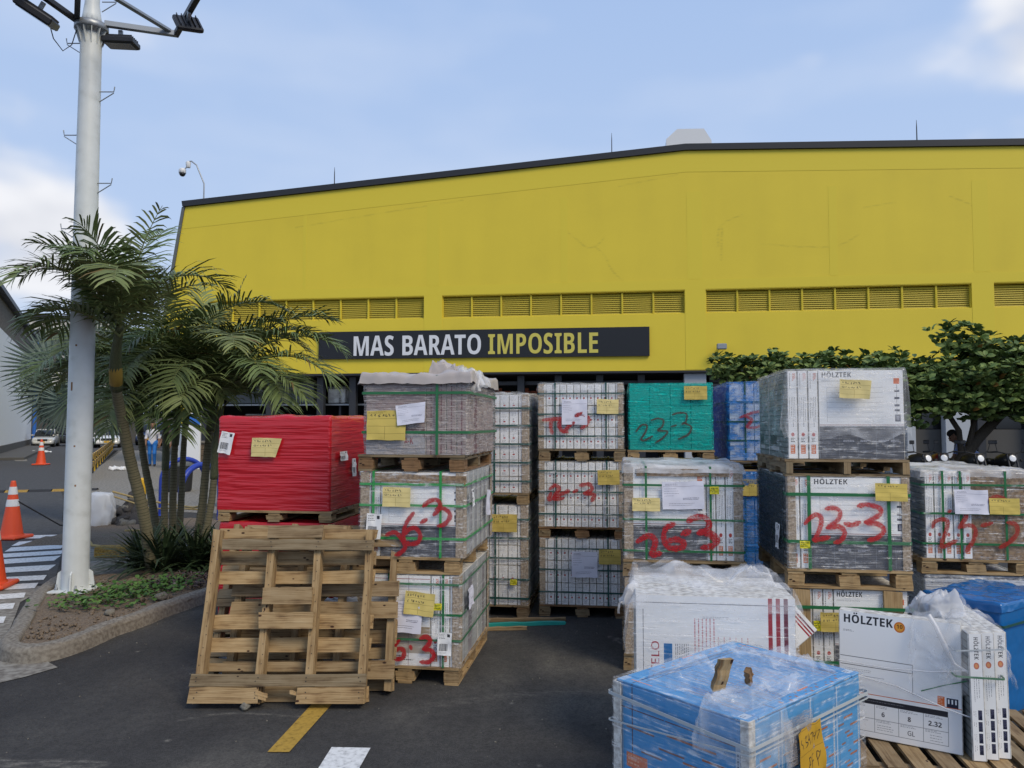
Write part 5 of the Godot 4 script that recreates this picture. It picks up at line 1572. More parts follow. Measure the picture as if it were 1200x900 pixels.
	obj("top_sheet", drape(0.79, 1.0, [0.055, 0.06, 0.06, 0.05], 0.026, 46, 60, 0.02), M.film_crumpled, o, Vector3(0, eh + 0.012, 0))
	put_number(o, "number_e", 0.78, 0.60, -0.005, 0.512)
	put_paper(o, "delivery_note", "delivery_note", 0.0, 0.435, 0.275, 0.185, 0.515, 22, 0.02)
	put_paper(o, "paper_tag", "paper_tag_3", -0.245, 0.37, 0.185, 0.088, 0.517, 23, 0.0)
	put_paper(o, "small_label", "small_yellow_label", 0.205, 0.47, 0.06, 0.05, 0.517, 24)
	# ---- E: blue wrapped stack further right
	var fx := 1.968
	var fz := -7.0
	under("pallet hidden under the blue wrapped stack", fx, fz, 0, 1, 0.9, 1.2, 0.10, 13, 3)
	o = set_goods("tile_load", "dark blue wrapped load at the bottom of the blue stack, yellow tag near its top", fx, fz, 0.10, 1, 0.9, 1.2, -0.01)
	for j in 5:
		for i in 4: carton(o, -0.44 + 0.22 * (i + 0.5), j * 0.222, 0.6, Vector3(0.216, 0.218, 1.18), M.print_blue_wrapped, M.blue_paint, M.blue_paint)
	straps(o, 0.9, 1.11, 1.2, [0.2, 0.42, 0.66, 0.9], [-0.3], "strap_teal", 0.014)
	obj("stretch_film", film_shell(0.93, 1.115, 1.22, 0.012, 51), M.film_blue, o)
	obj("stretch_film", film_shell(0.95, 1.119, 1.24, 0.012, 52), M.film_blue, o)
	put_paper(o, "paper_tag", "paper_tag_2", -0.26, 0.98, 0.2, 0.15, 0.625, 25)
	under("pallet between the two blue wrapped loads", fx, fz, 1.222, 1, 0.9, 1.2, 0.098, 14, 3)
	o = set_goods("tile_load", "blue wrapped load of white cartons with a red mark, beside the teal load", fx, fz, 1.322, 1, 0.9, 1.2)
	for j in 4:
		for i in 4: carton(o, -0.44 + 0.22 * (i + 0.5), j * 0.176, 0.6, Vector3(0.216, 0.172, 1.18), M.print_blue_wrapped, M.blue_paint, M.white_carton)
	straps(o, 0.9, 0.705, 1.2, [0.18, 0.35, 0.53], [-0.3], "strap_teal", 0.014)
	obj("stretch_film", film_shell(0.93, 0.71, 1.22, 0.014, 53, 0.03, 0.02), M.film_blue, o)
	put_number(o, "number_i", 0.8, 0.6, 0.10, 0.63, -0.08)
	# ---- F: the tall stack on the right
	var gx := 1.717
	var gz := -4.80
	var gw := 0.70
	var gl := 1.0
	under("pallet on the asphalt under the strapped load behind the leaning carton", gx, gz, 0, 1, gw, gl, 0.10, 15, 2)
	o = set_goods("tile_load", "strapped load with two pale boards in front, lowest of the tall right stack", gx, gz, 0.10, 1, gw, gl)
	tall_pack(o, gw - 0.02, 0.535, gl - 0.04, 4, true, "print_broad_dark", "print_spine", "print_slabs")
	for x in [-0.285, 0.25]: obj("front_board", board(0.53, 0.105, 0.02, 30 + int(x * 10)), wood[0], o, Vector3(x, 0.27, gl / 2 - 0.006), Vector3(0, 0, PI / 2))
	straps(o, gw + 0.016, 0.54, gl + 0.016, [0.43, 0.10], [], "strap_green", 0.02)
	obj("stretch_film", film_shell(gw - 0.006, 0.538, gl - 0.022, 0.004, 61), M.film_clear, o)
	put_paper(o, "paper_tag", "paper_tag_2", -0.085, 0.345, 0.19, 0.115, gl / 2 + 0.02, 26)
	put_paper(o, "small_label", "small_yellow_label", -0.20, 0.32, 0.04, 0.06, gl / 2 + 0.02, 27)
	under("pine pallet under the load marked 23-3 of the tall right stack", gx, gz, 0.642, 1, gw, gl, 0.118, 16, 0)
	o = set_goods("tile_load", "white tile load marked 23-3 in red with green straps, middle of the tall right stack", gx, gz, 0.762, 1, gw, gl)
	var fh := 0.562
	tall_pack(o, gw, fh, gl, 2, true, "print_broad_dark", "print_spine", "print_slabs", 0.004)
	corner_boards(o, gw + 0.004, fh, gl + 0.004, 0.048)
	straps(o, gw + 0.012, fh + 0.002, gl + 0.012, [0.165, 0.455], [-0.232, 0.233], "strap_green", 0.02)
	obj("stretch_film", film_shell(gw + 0.032, fh + 0.003, gl + 0.032, 0.006, 62), M.film_clear, o)
	obj("dark_sheet", box(Vector3(0.006, fh - 0.01, gl - 0.09), 1, 0.001), M.film_dark, o, Vector3(-gw / 2 - 0.021, 0, -0.03))
	put_number(o, "number_g", gw * 0.99, 0.562, 0.0, gl / 2 + 0.03)
	put_paper(o, "paper_tag", "paper_tag_0", 0.242, 0.475, 0.185, 0.105, gl / 2 + 0.036, 28, -0.02)
	put_paper(o, "small_label", "small_yellow_label", -0.265, 0.15, 0.06, 0.045, gl / 2 + 0.034, 29)
	put_paper(o, "barcode_label", "barcode_label", 0, 0, 0.11, 0.16, 0, 30).transform = Transform3D(Basis.from_euler(Vector3(0, -PI / 2, 0)), Vector3(-gw / 2 - 0.03, 0.17, 0.30))
	under("weathered pallet with notched bearers under the topmost right load", gx, gz, 1.327, 1, gw, gl, 0.105, 17, 3, 1, 0.0)
	o = set_goods("tile_load", "white carton load in loose clear film, topmost of the tall right stack", gx, gz, 1.434, 1, gw, gl)
	tall_pack(o, gw - 0.01, 0.55, gl - 0.02, 3, true, "print_broad_dark", "print_spine", "print_slabs")
	obj("stretch_film", film_shell(gw + 0.012, 0.555, gl + 0.002, 0.008, 63, 0.012), M.film_clear, o)
	obj("loose_film", drape(gw + 0.01, gl, [0.42, 0.10, 0.3, 0.4], 0.006, 64, 72, 0.004), M.film_thin, o, Vector3(0, 0.562, 0))
	put_paper(o, "paper_tag", "paper_tag_3", 0.045, 0.43, 0.185, 0.115, gl / 2 + 0.05, 31, -0.06, 0.1)
	# ---- G: brown and white load on the far right, above blue ones
	var hx := 2.756
	var hz := -5.2
	under("pallet on the asphalt under the far right stack", hx, hz, 0, 1, 0.655, 1.0, 0.10, 18, 3)
	o = set_goods("tile_load", "grey blue wrapped load under the cardboard one on the far right", hx, hz, 0.10, 1, 0.655, 1.0)
	hollow_core(o, 0.64, 0.54, 0.98, "print_blue_wrapped")
	obj("stretch_film", film_shell(0.66, 0.545, 1.0, 0.01, 71), M.film_milky, o)
	under("pine pallet under the half cardboard load on the far right", hx, hz, 0.652, 1, 0.655, 1.0, 0.10, 19, 1, 0)
	o = set_goods("tile_load", "half white, half brown cardboard load marked 23-3 on the far right", hx, hz, 0.754, 1, 0.655, 1.0)
	var hh := 0.575
	for k in 5: carton(o, -0.31 + 0.059 * (k + 0.5), 0, 0.5, Vector3(0.056, hh, 0.98), M.print_spine, M.print_slabs)
	for k in 5: carton(o, 0.15, 0, 0.5 - k * 0.197, Vector3(0.345, hh, 0.194), M.cardboard, M.cardboard, M.cardboard)
	straps(o, 0.664, hh + 0.002, 1.01, [0.10, 0.30, 0.49], [-0.20, -0.09, 0.19], "strap_green", 0.014)
	obj("stretch_film", film_shell(0.68, hh + 0.003, 1.026, 0.008, 72), M.film_clear, o)
	obj("top_sheet", drape(0.66, 1.0, [0.05, 0.05, 0.05, 0.06], 0.026, 73, 60, 0.016), M.film_crumpled, o, Vector3(0, hh + 0.012, 0))
	put_number(o, "number_h", 0.66, hh, 0.0, 0.526)
	put_paper(o, "delivery_note", "delivery_note", -0.03, 0.38, 0.21, 0.16, 0.532, 32)
	put_paper(o, "paper_tag", "paper_tag_0", 0.17, 0.355, 0.185, 0.105, 0.536, 33)
	# ---- the red stack on the left
	var rx := -1.345
	var rz := -5.72
	var rw := 0.90
	var rl := 1.15
	under("pallet on the asphalt under the red loads", rx, rz, 0, -1, rw, rl, 0.10, 20, 3, 2)
	o = set_goods("tile_load", "red wrapped load behind the leaning pallets, lower of the red pair", rx, rz, 0.10, -1, rw, rl, 0.02)
	hollow_core(o, rw - 0.03, 0.80, rl - 0.03, "pink_carton")
	obj("stretch_film", film_shell(rw, 0.812, rl, 0.006, 81, 0.025, 0.02), M.film_red, o)
	under("short block pallet between the two red loads", rx, rz, 0.922, -1, rw - 0.03, rl - 0.05, 0.082, 21, 2, 2)
	o = set_goods("tile_load", "glossy red wrapped load with a torn yellow tag, upper of the red pair", rx, rz, 1.005, -1, rw, rl)
	hollow_core(o, rw - 0.03, 0.68, rl - 0.03, "pink_carton")
	obj("stretch_film", film_shell(rw, 0.686, rl, 0.006, 82, 0.022, 0.02, 30, 4.0), M.film_red, o)
	obj("top_sheet", drape(rw - 0.02, rl - 0.02, [0.03, 0.03, 0.03, 0.03], 0.03, 83, 50, 0.008), M.film_red, o, Vector3(0, 0.694, 0))
	put_paper(o, "paper_tag", "paper_tag_3", -0.045, 0.47, 0.235, 0.14, rl / 2 + 0.022, 34, -0.03, 0.35)
	put_paper(o, "barcode_label", "barcode_label", -0.368, 0.505, 0.105, 0.165, rl / 2 + 0.022, 35, -0.2)
	for k in 3: put_paper(o, "printed_label", "barcode_label", 0, 0, [0.16, 0.09, 0.09][k], [0.07, 0.14, 0.14][k], 0, 36 + k).transform = Transform3D(Basis.from_euler(Vector3(0, PI / 2, 0)), Vector3(rw / 2 + 0.018, [0.40, 0.30, 0.30][k], [0.35, 0.12, -0.05][k]))
	# ---- white cartons in torn film, in front
	var wx := 0.60
	var wz := -3.80
	under("pallet under the white cartons in torn film", wx, wz, 0, 1, 0.755, 0.62, 0.10, 22, 2)
	o = set_goods("tile_load", "white cartons with red stripes under torn clear film, behind the blue load", wx, wz, 0.10, 1, 0.755, 0.6)
	for k in 5: carton(o, 0, 0, 0.3 - k * 0.12, Vector3(0.75, 0.722 if k < 3 else 0.70, 0.117), M.print_sideways, M.white_carton)
	obj("stretch_film", film_shell(0.775, 0.69, 0.62, 0.007, 91, 0.014), M.film_clear, o)
	obj("loose_film", drape(0.765, 0.61, [0.09, 0.14, 0.2, 0.30], 0.04, 92, 72, 0.02), M.film_thin, o, Vector3(0, 0.735, 0))
	obj("loose_film", drape(0.70, 0.30, [0.08, 0.06, 0.08, 0.05], 0.09, 93, 50, 0.04), M.film_thin, o, Vector3(-0.03, 0.755, -0.13))
	obj("film_tail", drape(0.06, 0.10, [0.04, 0.02, 0.03, 0.09], 0.09, 94, 24, 0.03), M.film_crumpled, o, Vector3(-0.395, 0.69, 0.16))
	var lc := thing("loose_carton", "white carton tipped on its corner against the white cartons, red printed", "carton", Vector3(1.43, 0.50, -3.98), YAW)
	var lcm := box(Vector3(0.32, 0.30, 0.06), 3, 0.004)
	obj("carton", lcm, [M.print_sideways, M.white_carton, M.white_carton], lc, Vector3(0, 0, 0), Vector3(-0.1, 0, 0.72))
	obj("loose_film", drape(0.30, 0.10, [0.16, 0.1, 0.1, 0.12], 0.05, 95, 36, 0.03), M.film_thin, lc, Vector3(-0.10, 0.31, -0.03), Vector3(0, 0, -0.75))
	var tail := thing("loose_carton", "dark block of cartons behind the tipped carton, in shadow", "carton", Vector3(1.36, 0, -4.2), YAW)
	obj("carton", box(Vector3(0.2, 0.50, 0.22), 3, 0.004), [M.print_slabs, M.print_slabs, M.grey_carton], tail)
	# ---- the blue load nearest the camera, corner on
	o = thing("tile_load", "blue wrapped load in front, its corner forward, yellow handwritten tag", "wrapped load", Vector3(0.913, 0, -3.17), 0, "pallet loads of tile cartons in the yard")
	var q0 := Vector3(0.393, 0, -3.132)
	var q1 := Vector3(0.813, 0, -2.687)
	var along := Vector3(0.651, 0, 0.759)
	var bl := 0.635
	var br := 0.86
	o.rotation.y = atan2(-along.z, along.x)
	o.position = q1 - along * bl / 2 + Vector3(along.z, 0, -along.x) * br / 2
	obj("pallet_base", box(Vector3(bl, 0.09, br), 1, 0.004), wood[2], o)
	for k in 4: carton(o, 0, 0.095, br / 2 - 0.02 - k * 0.205, Vector3(bl - 0.03, 0.515, 0.202), M.print_blue_0, M.print_blue_1, M.print_blue_1)
	# the rim of the open top: cartons standing round a hollow
	for k in 2:
		carton(o, 0, 0.6105, [br / 2 - 0.02, -br / 2 + 0.08][k], Vector3(bl - 0.03, 0.012, 0.06), M.print_blue_1, M.print_blue_1, M.print_blue_0)
	for sx in [-1, 1]: obj("rim", box(Vector3(0.06, 0.011, br - 0.17), 1, 0.003), M.print_blue_0, o, Vector3(sx * (bl / 2 - 0.046), 0.612, 0))
	obj("edge_board", angle_board(0.52, 0.04, -1, 1), M.white_carton, o, Vector3(-bl / 2 + 0.012, 0.095, br / 2 - 0.012))
	obj("edge_board", angle_board(0.53, 0.035, 1, 1), M.white_carton, o, Vector3(bl / 2 - 0.012, 0.095, br / 2 - 0.012))
	obj("stretch_film", film_shell(bl, 0.54, br, 0.005, 101, 0.012), M.film_clear, o, Vector3(0, 0.085, 0))
	straps(o, bl + 0.004, 0.62, br + 0.004, [0.555], [], "strap_clear", 0.013, -0.03)
	straps(o, bl + 0.004, 0.62, br + 0.004, [0.49], [], "strap_clear", 0.006, 0.06)
	obj("loose_film", drape(bl * 0.72, br * 0.72, [0.14, 0.10, 0.12, 0.10], 0.075, 102, 64, 0.03), M.film_thin, o, Vector3(0.01, 0.635, -0.02))
	obj("loose_film", drape(0.20, 0.2, [0.16, 0.17, 0.1, 0.1], 0.05, 103, 40, 0.02), M.film_thin, o, Vector3(bl / 2 - 0.10, 0.638, br / 2 - 0.12))
	var tg := paper(0.17, 0.19, 41, 0.012)
	obj("paper_tag", tg, M.paper_tag_large, o, Vector3(bl / 2 + 0.022, 0.44, 0.06), Vector3(0, PI / 2, 0.10))
	obj("paper_backing", paper(0.20, 0.17, 42, 0.006), M.film_beige_sheet, o, Vector3(bl / 2 + 0.013, 0.50, 0.13), Vector3(0, PI / 2, 0.03))
	# broken pieces of wood lying on it
	var wv := thing("wood_scrap", "pale broken batten lying on the blue load's film", "wood scrap", Vector3(0.80, 0.70, -2.98), 0.15)
	obj("piece", board(0.13, 0.05, 0.022, 61, 0.006), wood[0], wv, Vector3.ZERO, Vector3(0.35, 0.1, 1.50))
	wv = thing("wood_scrap", "small brown wood chip on the blue load's film", "wood scrap", Vector3(0.905, 0.688, -2.99), 0.4)
	obj("piece", board(0.075, 0.028, 0.022, 62, 0.007), wood[5], wv, Vector3.ZERO, Vector3(0.2, 0.5, -0.95))
	# ---- the blue load on the right edge, in shade
	var e0 := Vector3(2.56, 0, -4.80)
	var e1 := Vector3(2.785, 0, -4.45)
	along = (e1 - e0).normalized()
	var el := 0.43
	var er := 0.68
	o = thing("tile_load", "deep blue wrapped load low on the right edge, in front of the cardboard load", "wrapped load", Vector3.ZERO, 0, "pallet loads of tile cartons in the yard")
	o.rotation.y = atan2(-along.z, along.x)
	o.position = e1 - along * el / 2 + Vector3(along.z, 0, -along.x) * er / 2
	hollow_core(o, el - 0.03, 0.60, er - 0.03, "blue_paint")
	for k in 4: carton(o, el / 2 + 0.004 - 0.1, 0.02, er / 2 - 0.02 - k * 0.16, Vector3(0.2, 0.56, 0.157), M.blue_paint, M.blue_sign)
	obj("stretch_film", film_shell(el + 0.03, 0.61, er + 0.01, 0.010, 111, 0.02, 0.02), M.film_blue_opaque, o)
	obj("top_sheet", drape(el + 0.02, er, [0.05, 0.05, 0.05, 0.05], 0.016, 112, 48, 0.006), M.film_blue_opaque, o, Vector3(0, 0.618, 0))
	straps(o, el + 0.05, 0.62, er + 0.03, [0.50], [], "strap_teal", 0.014)
	# ---- the opened cartons on a pallet, front right
	pallet("weathered pallet under the opened white cartons", Vector3(1.93, 0, -3.98), deg_to_rad(80), 0.98, 0.80, 0.115, 23, 2)
	pallet("weathered pallet at the right edge, beside the white cartons", Vector3(2.72, 0, -3.86), deg_to_rad(-12) + PI / 2, 0.80, 0.66, 0.10, 24, 3)
	var c0 := Vector3(1.620, 0, -3.905)
	var c1 := Vector3(2.092, 0, -3.63)
	var dirc := (c1 - c0).normalized()
	var cwid := (c1 - c0).length() * 0.975
	var hz2 := thing("tile_carton", "white carton lettered in black standing on the pallet, its broad side forward", "carton")
	hz2.rotation.y = atan2(-dirc.z, dirc.x)
	hz2.position = (c0 + c1) / 2 + Vector3(0, 0.118, 0) + Vector3(dirc.z, 0, -dirc.x) * 0.04
	obj("carton", box(Vector3(cwid, 0.60, 0.075), 3, 0.004), [M.print_broad, M.print_spine_tall, M.white_carton], hz2, Vector3.ZERO, Vector3(-0.03, 0, -0.012))
	obj("loose_film", drape(0.22, 0.05, [0.34, 0.06, 0.15, 0.16], 0.05, 121, 48, 0.012), M.film_thin, hz2, Vector3(0.19, 0.615, 0.0))
	obj("film_twist", tube([Vector3(0.14, 0.63, 0.05), Vector3(0.17, 0.58, 0.062), Vector3(0.21, 0.48, 0.058), Vector3(0.24, 0.42, 0.06), Vector3(0.30, 0.39, 0.07)], [0.012, 0.010, 0.012, 0.008, 0.006], 6), M.film_crumpled, hz2)
	obj("film_twist", tube([Vector3(-0.26, 0.36, 0.045), Vector3(-0.05, 0.355, 0.06), Vector3(0.15, 0.37, 0.062), Vector3(0.29, 0.40, 0.075)], [0.003], 5), M.film_crumpled, hz2)
	obj("film_twist", tube([Vector3(-0.2, 0.30, 0.045), Vector3(0.0, 0.275, 0.055), Vector3(0.2, 0.21, 0.06), Vector3(0.30, 0.19, 0.07)], [0.004], 5), M.film_crumpled, hz2)
	obj("strap", tube([Vector3(0.10, 0.27, 0.05), Vector3(0.20, 0.315, 0.055), Vector3(0.29, 0.35, 0.06)], [0.003], 5), M.strap_green, hz2)
	var sp0 := Vector3(2.10, 0.118, -3.565)
	for k in 3:
		var sc := thing("tile_carton", ["white carton with its spine forward, nearest the lettered broad side", "white carton with its spine forward, middle of the three", "white carton with its spine forward, outermost of the three"][k], "carton", sp0 + Vector3(0.022 + k * 0.064, 0, -0.014 * k) + Vector3(0.07, 0, -0.29), deg_to_rad(-13), "three cartons bound together on the pallet")
		obj("carton", box(Vector3(0.061, 0.575, 0.58), 3, 0.004), [M.print_spine_tall, M.print_slabs if k == 0 else M.white_carton, M.white_carton], sc, Vector3.ZERO, Vector3(0, 0, 0.012))
	var wr := thing("film_cover", "clear film bunched over the three bound cartons, with a green strap", "film", sp0 + Vector3(0.12, 0, -0.295), deg_to_rad(-13))
	obj("loose_film", drape(0.19, 0.60, [0.22, 0.24, 0.1, 0.24], 0.06, 122, 56, 0.016), M.film_thin, wr, Vector3(-0.02, 0.592, 0))
	obj("bunched_film", drape(0.12, 0.30, [0.05, 0.05, 0.05, 0.08], 0.11, 123, 40, 0.03), M.film_crumpled, wr, Vector3(-0.08, 0.60, -0.12))
	obj("strap", band_h(0.205, 0.60, 0.375, 0.009, 0.0), M.strap_green, wr, Vector3(-0.015, 0, 0))
	obj("strap", band_h(0.21, 0.604, 0.50, 0.007, 0.02), M.strap_clear, wr, Vector3(-0.015, 0, 0))
	# ---- boards lying on the ground in the gap
	var gpl := [[[-0.24, -6.52], [0.45, -6.55], 0.05, "reddish board lying on the asphalt in the gap, furthest back", 2], [[-0.22, -6.36], [0.44, -6.43], 0.04, "teal painted board lying on the asphalt in the gap", -1], [[-0.22, -6.24], [0.12, -6.27], 0.04, "short pale board lying on the asphalt in the gap", 1]]
	for e in gpl:
		var a := Vector3(e[0][0], 0.014, e[0][1])
		var b := Vector3(e[1][0], 0.014, e[1][1])
		var t := thing("loose_board", e[3], "board", (a + b) / 2, atan2(-(b - a).z, (b - a).x))
		obj("plank", board((b - a).length(), 0.024, e[2], 70 + e[4]), M.teal_backing if e[4] < 0 else wood[e[4]], t)

# ------------------------------------------------------------------ three old pallets leaning back against the red stack
func build_leaning_pallets() -> void:
	var lean := [[-1.358, -4.53, 0.26, 1.01], [-1.245, -4.72, 0.33, 1.03], [-1.42, -4.95, 0.42, 1.05]]
	var names := ["weathered pallet leaning in front, its lowest boards split", "weathered pallet leaning behind the front one, sticking out at its right", "broken pallet leaning at the back, seen through the gaps"]
	for k in 3:
		var q: Array = lean[k]
		var p := thing("leaning_pallet", names[k], "pallet", Vector3(q[0], 0.135 * q[2] / 1.02, q[1]), 0.0, "old pallets leaning on the red stack")
		p.rotation.x = -asin(q[2] / 1.02)
		var hw: float = q[3] / 2
		var r := RandomNumberGenerator.new()
		r.seed = 400 + k
		var sx := [-hw + 0.03, -0.125 + r.randf_range(-0.02, 0.02) * k, 0.165, hw - 0.03]
		for i in 4:
			obj("bearer", board(1.0, 0.04, 0.085, 410 + k * 9 + i, 0.003), wood[1 if k == 0 else 2], p, Vector3(sx[i], 0.50, -0.062), Vector3(0, 0, PI / 2 + r.randf_range(-0.008, 0.008)))
		var put := func(x0: float, x1: float, y: float, h: float, z: float, tone: int, sd: int, tilt := 0.0) -> void:
			obj("slat", board(x1 - x0, h, 0.018, sd, 0.004), wood[tone], p, Vector3((x0 + x1) / 2, y, z), Vector3(0, 0, tilt))
		if k == 0:
			put.call(-hw - 0.012, hw, 0.128, 0.066, 0.0, 4, 421)
			put.call(-hw - 0.012, -0.115, 0.046, 0.086, 0.0, 1, 422)
			put.call(0.11, hw - 0.002, 0.046, 0.09, 0.0, 1, 423)
			put.call(-hw + 0.09, hw + 0.0, 0.905, 0.062, 0.0, 4, 424, -0.006)
			put.call(-0.15, 0.19, 0.985, 0.075, 0.0, 3, 425, 0.01)
			put.call(-0.145, 0.155, 0.604, 0.098, 0.0, 2, 426)
			put.call(-0.15, 0.17, 0.462, 0.094, 0.0, 1, 427)
			put.call(-hw + 0.02, hw, 0.985, 0.06, -0.118, 1, 428)
			put.call(-hw + 0.02, hw, 0.835, 0.082, -0.118, 2, 429)
			put.call(-hw + 0.0, hw, 0.718, 0.078, -0.118, 0, 430, 0.005)
			put.call(-hw + 0.01, hw, 0.455, 0.085, -0.118, 0, 431, 0.004)
			put.call(-hw + 0.0, hw, 0.322, 0.085, -0.118, 0, 432)
			put.call(-hw + 0.0, hw, 0.196, 0.05, -0.118, 2, 433)
			put.call(-hw + 0.0, hw, 0.045, 0.086, -0.118, 1, 434)
			# splinters of the broken board, and nail heads
			for e in [[-0.095, 0.052, 0.07, 0.022], [-0.09, 0.030, 0.045, 0.016], [0.095, 0.058, 0.05, 0.02]]:
				obj("splinter", board(e[2], e[3], 0.01, 441, 0.004), wood[0], p, Vector3(e[0], e[1], 0.002), Vector3(0, 0.2, -0.25))
			var heads := begin()
			for x in sx:
				for y in [0.12, 0.14, 0.03, 0.06, 0.89, 0.92]: add_box([heads], Vector3(0.006, 0.006, 0.003), Vector3(x + r.randf_range(-0.012, 0.012), y, 0.0105), 0.001)
				for y in range(12): add_box([heads], Vector3(0.005, 0.005, 0.003), Vector3(x + r.randf_range(-0.012, 0.012), 0.2 + y * 0.06 + r.randf_range(-0.015, 0.015), -0.018), 0.001)
			obj("nail_heads", heads.commit(), M.nail, p)
		elif k == 1:
			for e in [[0.905, 0.085], [0.60, 0.095], [0.47, 0.10], [0.118, 0.105]]: put.call(-hw, hw + 0.012, e[0], e[1], 0.0, 3 if e[0] > 0.5 else 2, 450 + int(e[0] * 90))
			for e in [[0.985, 0.075], [0.80, 0.09], [0.70, 0.04], [0.40, 0.06], [0.32, 0.085], [0.22, 0.07], [0.04, 0.08]]: put.call(-hw, hw, e[0], e[1], -0.118, 2, 470 + int(e[0] * 90), r.randf_range(-0.01, 0.01))
		else:
			for e in [[0.88, 0.05, -hw, 0.3], [0.76, 0.05, -hw, hw], [0.66, 0.08, -hw, hw], [0.55, 0.085, 0.1, hw], [0.52, 0.06, -hw, -0.02], [0.40, 0.04, -0.1, hw], [0.30, 0.05, -hw, 0.05], [0.06, 0.08, -hw, hw], [0.46, 0.05, -hw, 0.2], [0.82, 0.04, -0.3, hw], [0.23, 0.06, -0.1, hw], [0.15, 0.05, -hw, 0.3]]: put.call(e[2], e[3], e[0], e[1], 0.0, 2 + int(e[0] * 10) % 3, 490 + int(e[0] * 90), r.randf_range(-0.03, 0.03))
			for e in [[0.95, 0.08], [0.2, 0.07], [0.6, 0.07]]: put.call(-hw, hw, e[0], e[1], -0.118, 3, 510 + int(e[0] * 90))
	# rubbish caught behind the pallets
	var tr := thing("crushed_carton", "crushed white and blue carton low behind the leaning pallets", "carton", Vector3(-1.72, 0, -5.12), 0.2)
	obj("carton", box(Vector3(0.36, 0.26, 0.12), 3, 0.006), [M.print_blue_wrapped, M.white_carton, M.white_carton], tr, Vector3(0, 0.0, 0), Vector3(-0.2, 0, 0.08))
	var tp := thing("torn_paper", "torn white paper hanging between the leaning pallets", "paper", Vector3(-1.10, 0.52, -5.02), 0.1)
	obj("sheet", drape(0.2, 0.05, [0.10, 0.03, 0.03, 0.04], 0.03, 531, 24, 0.01), M.print_dot_0, tp)

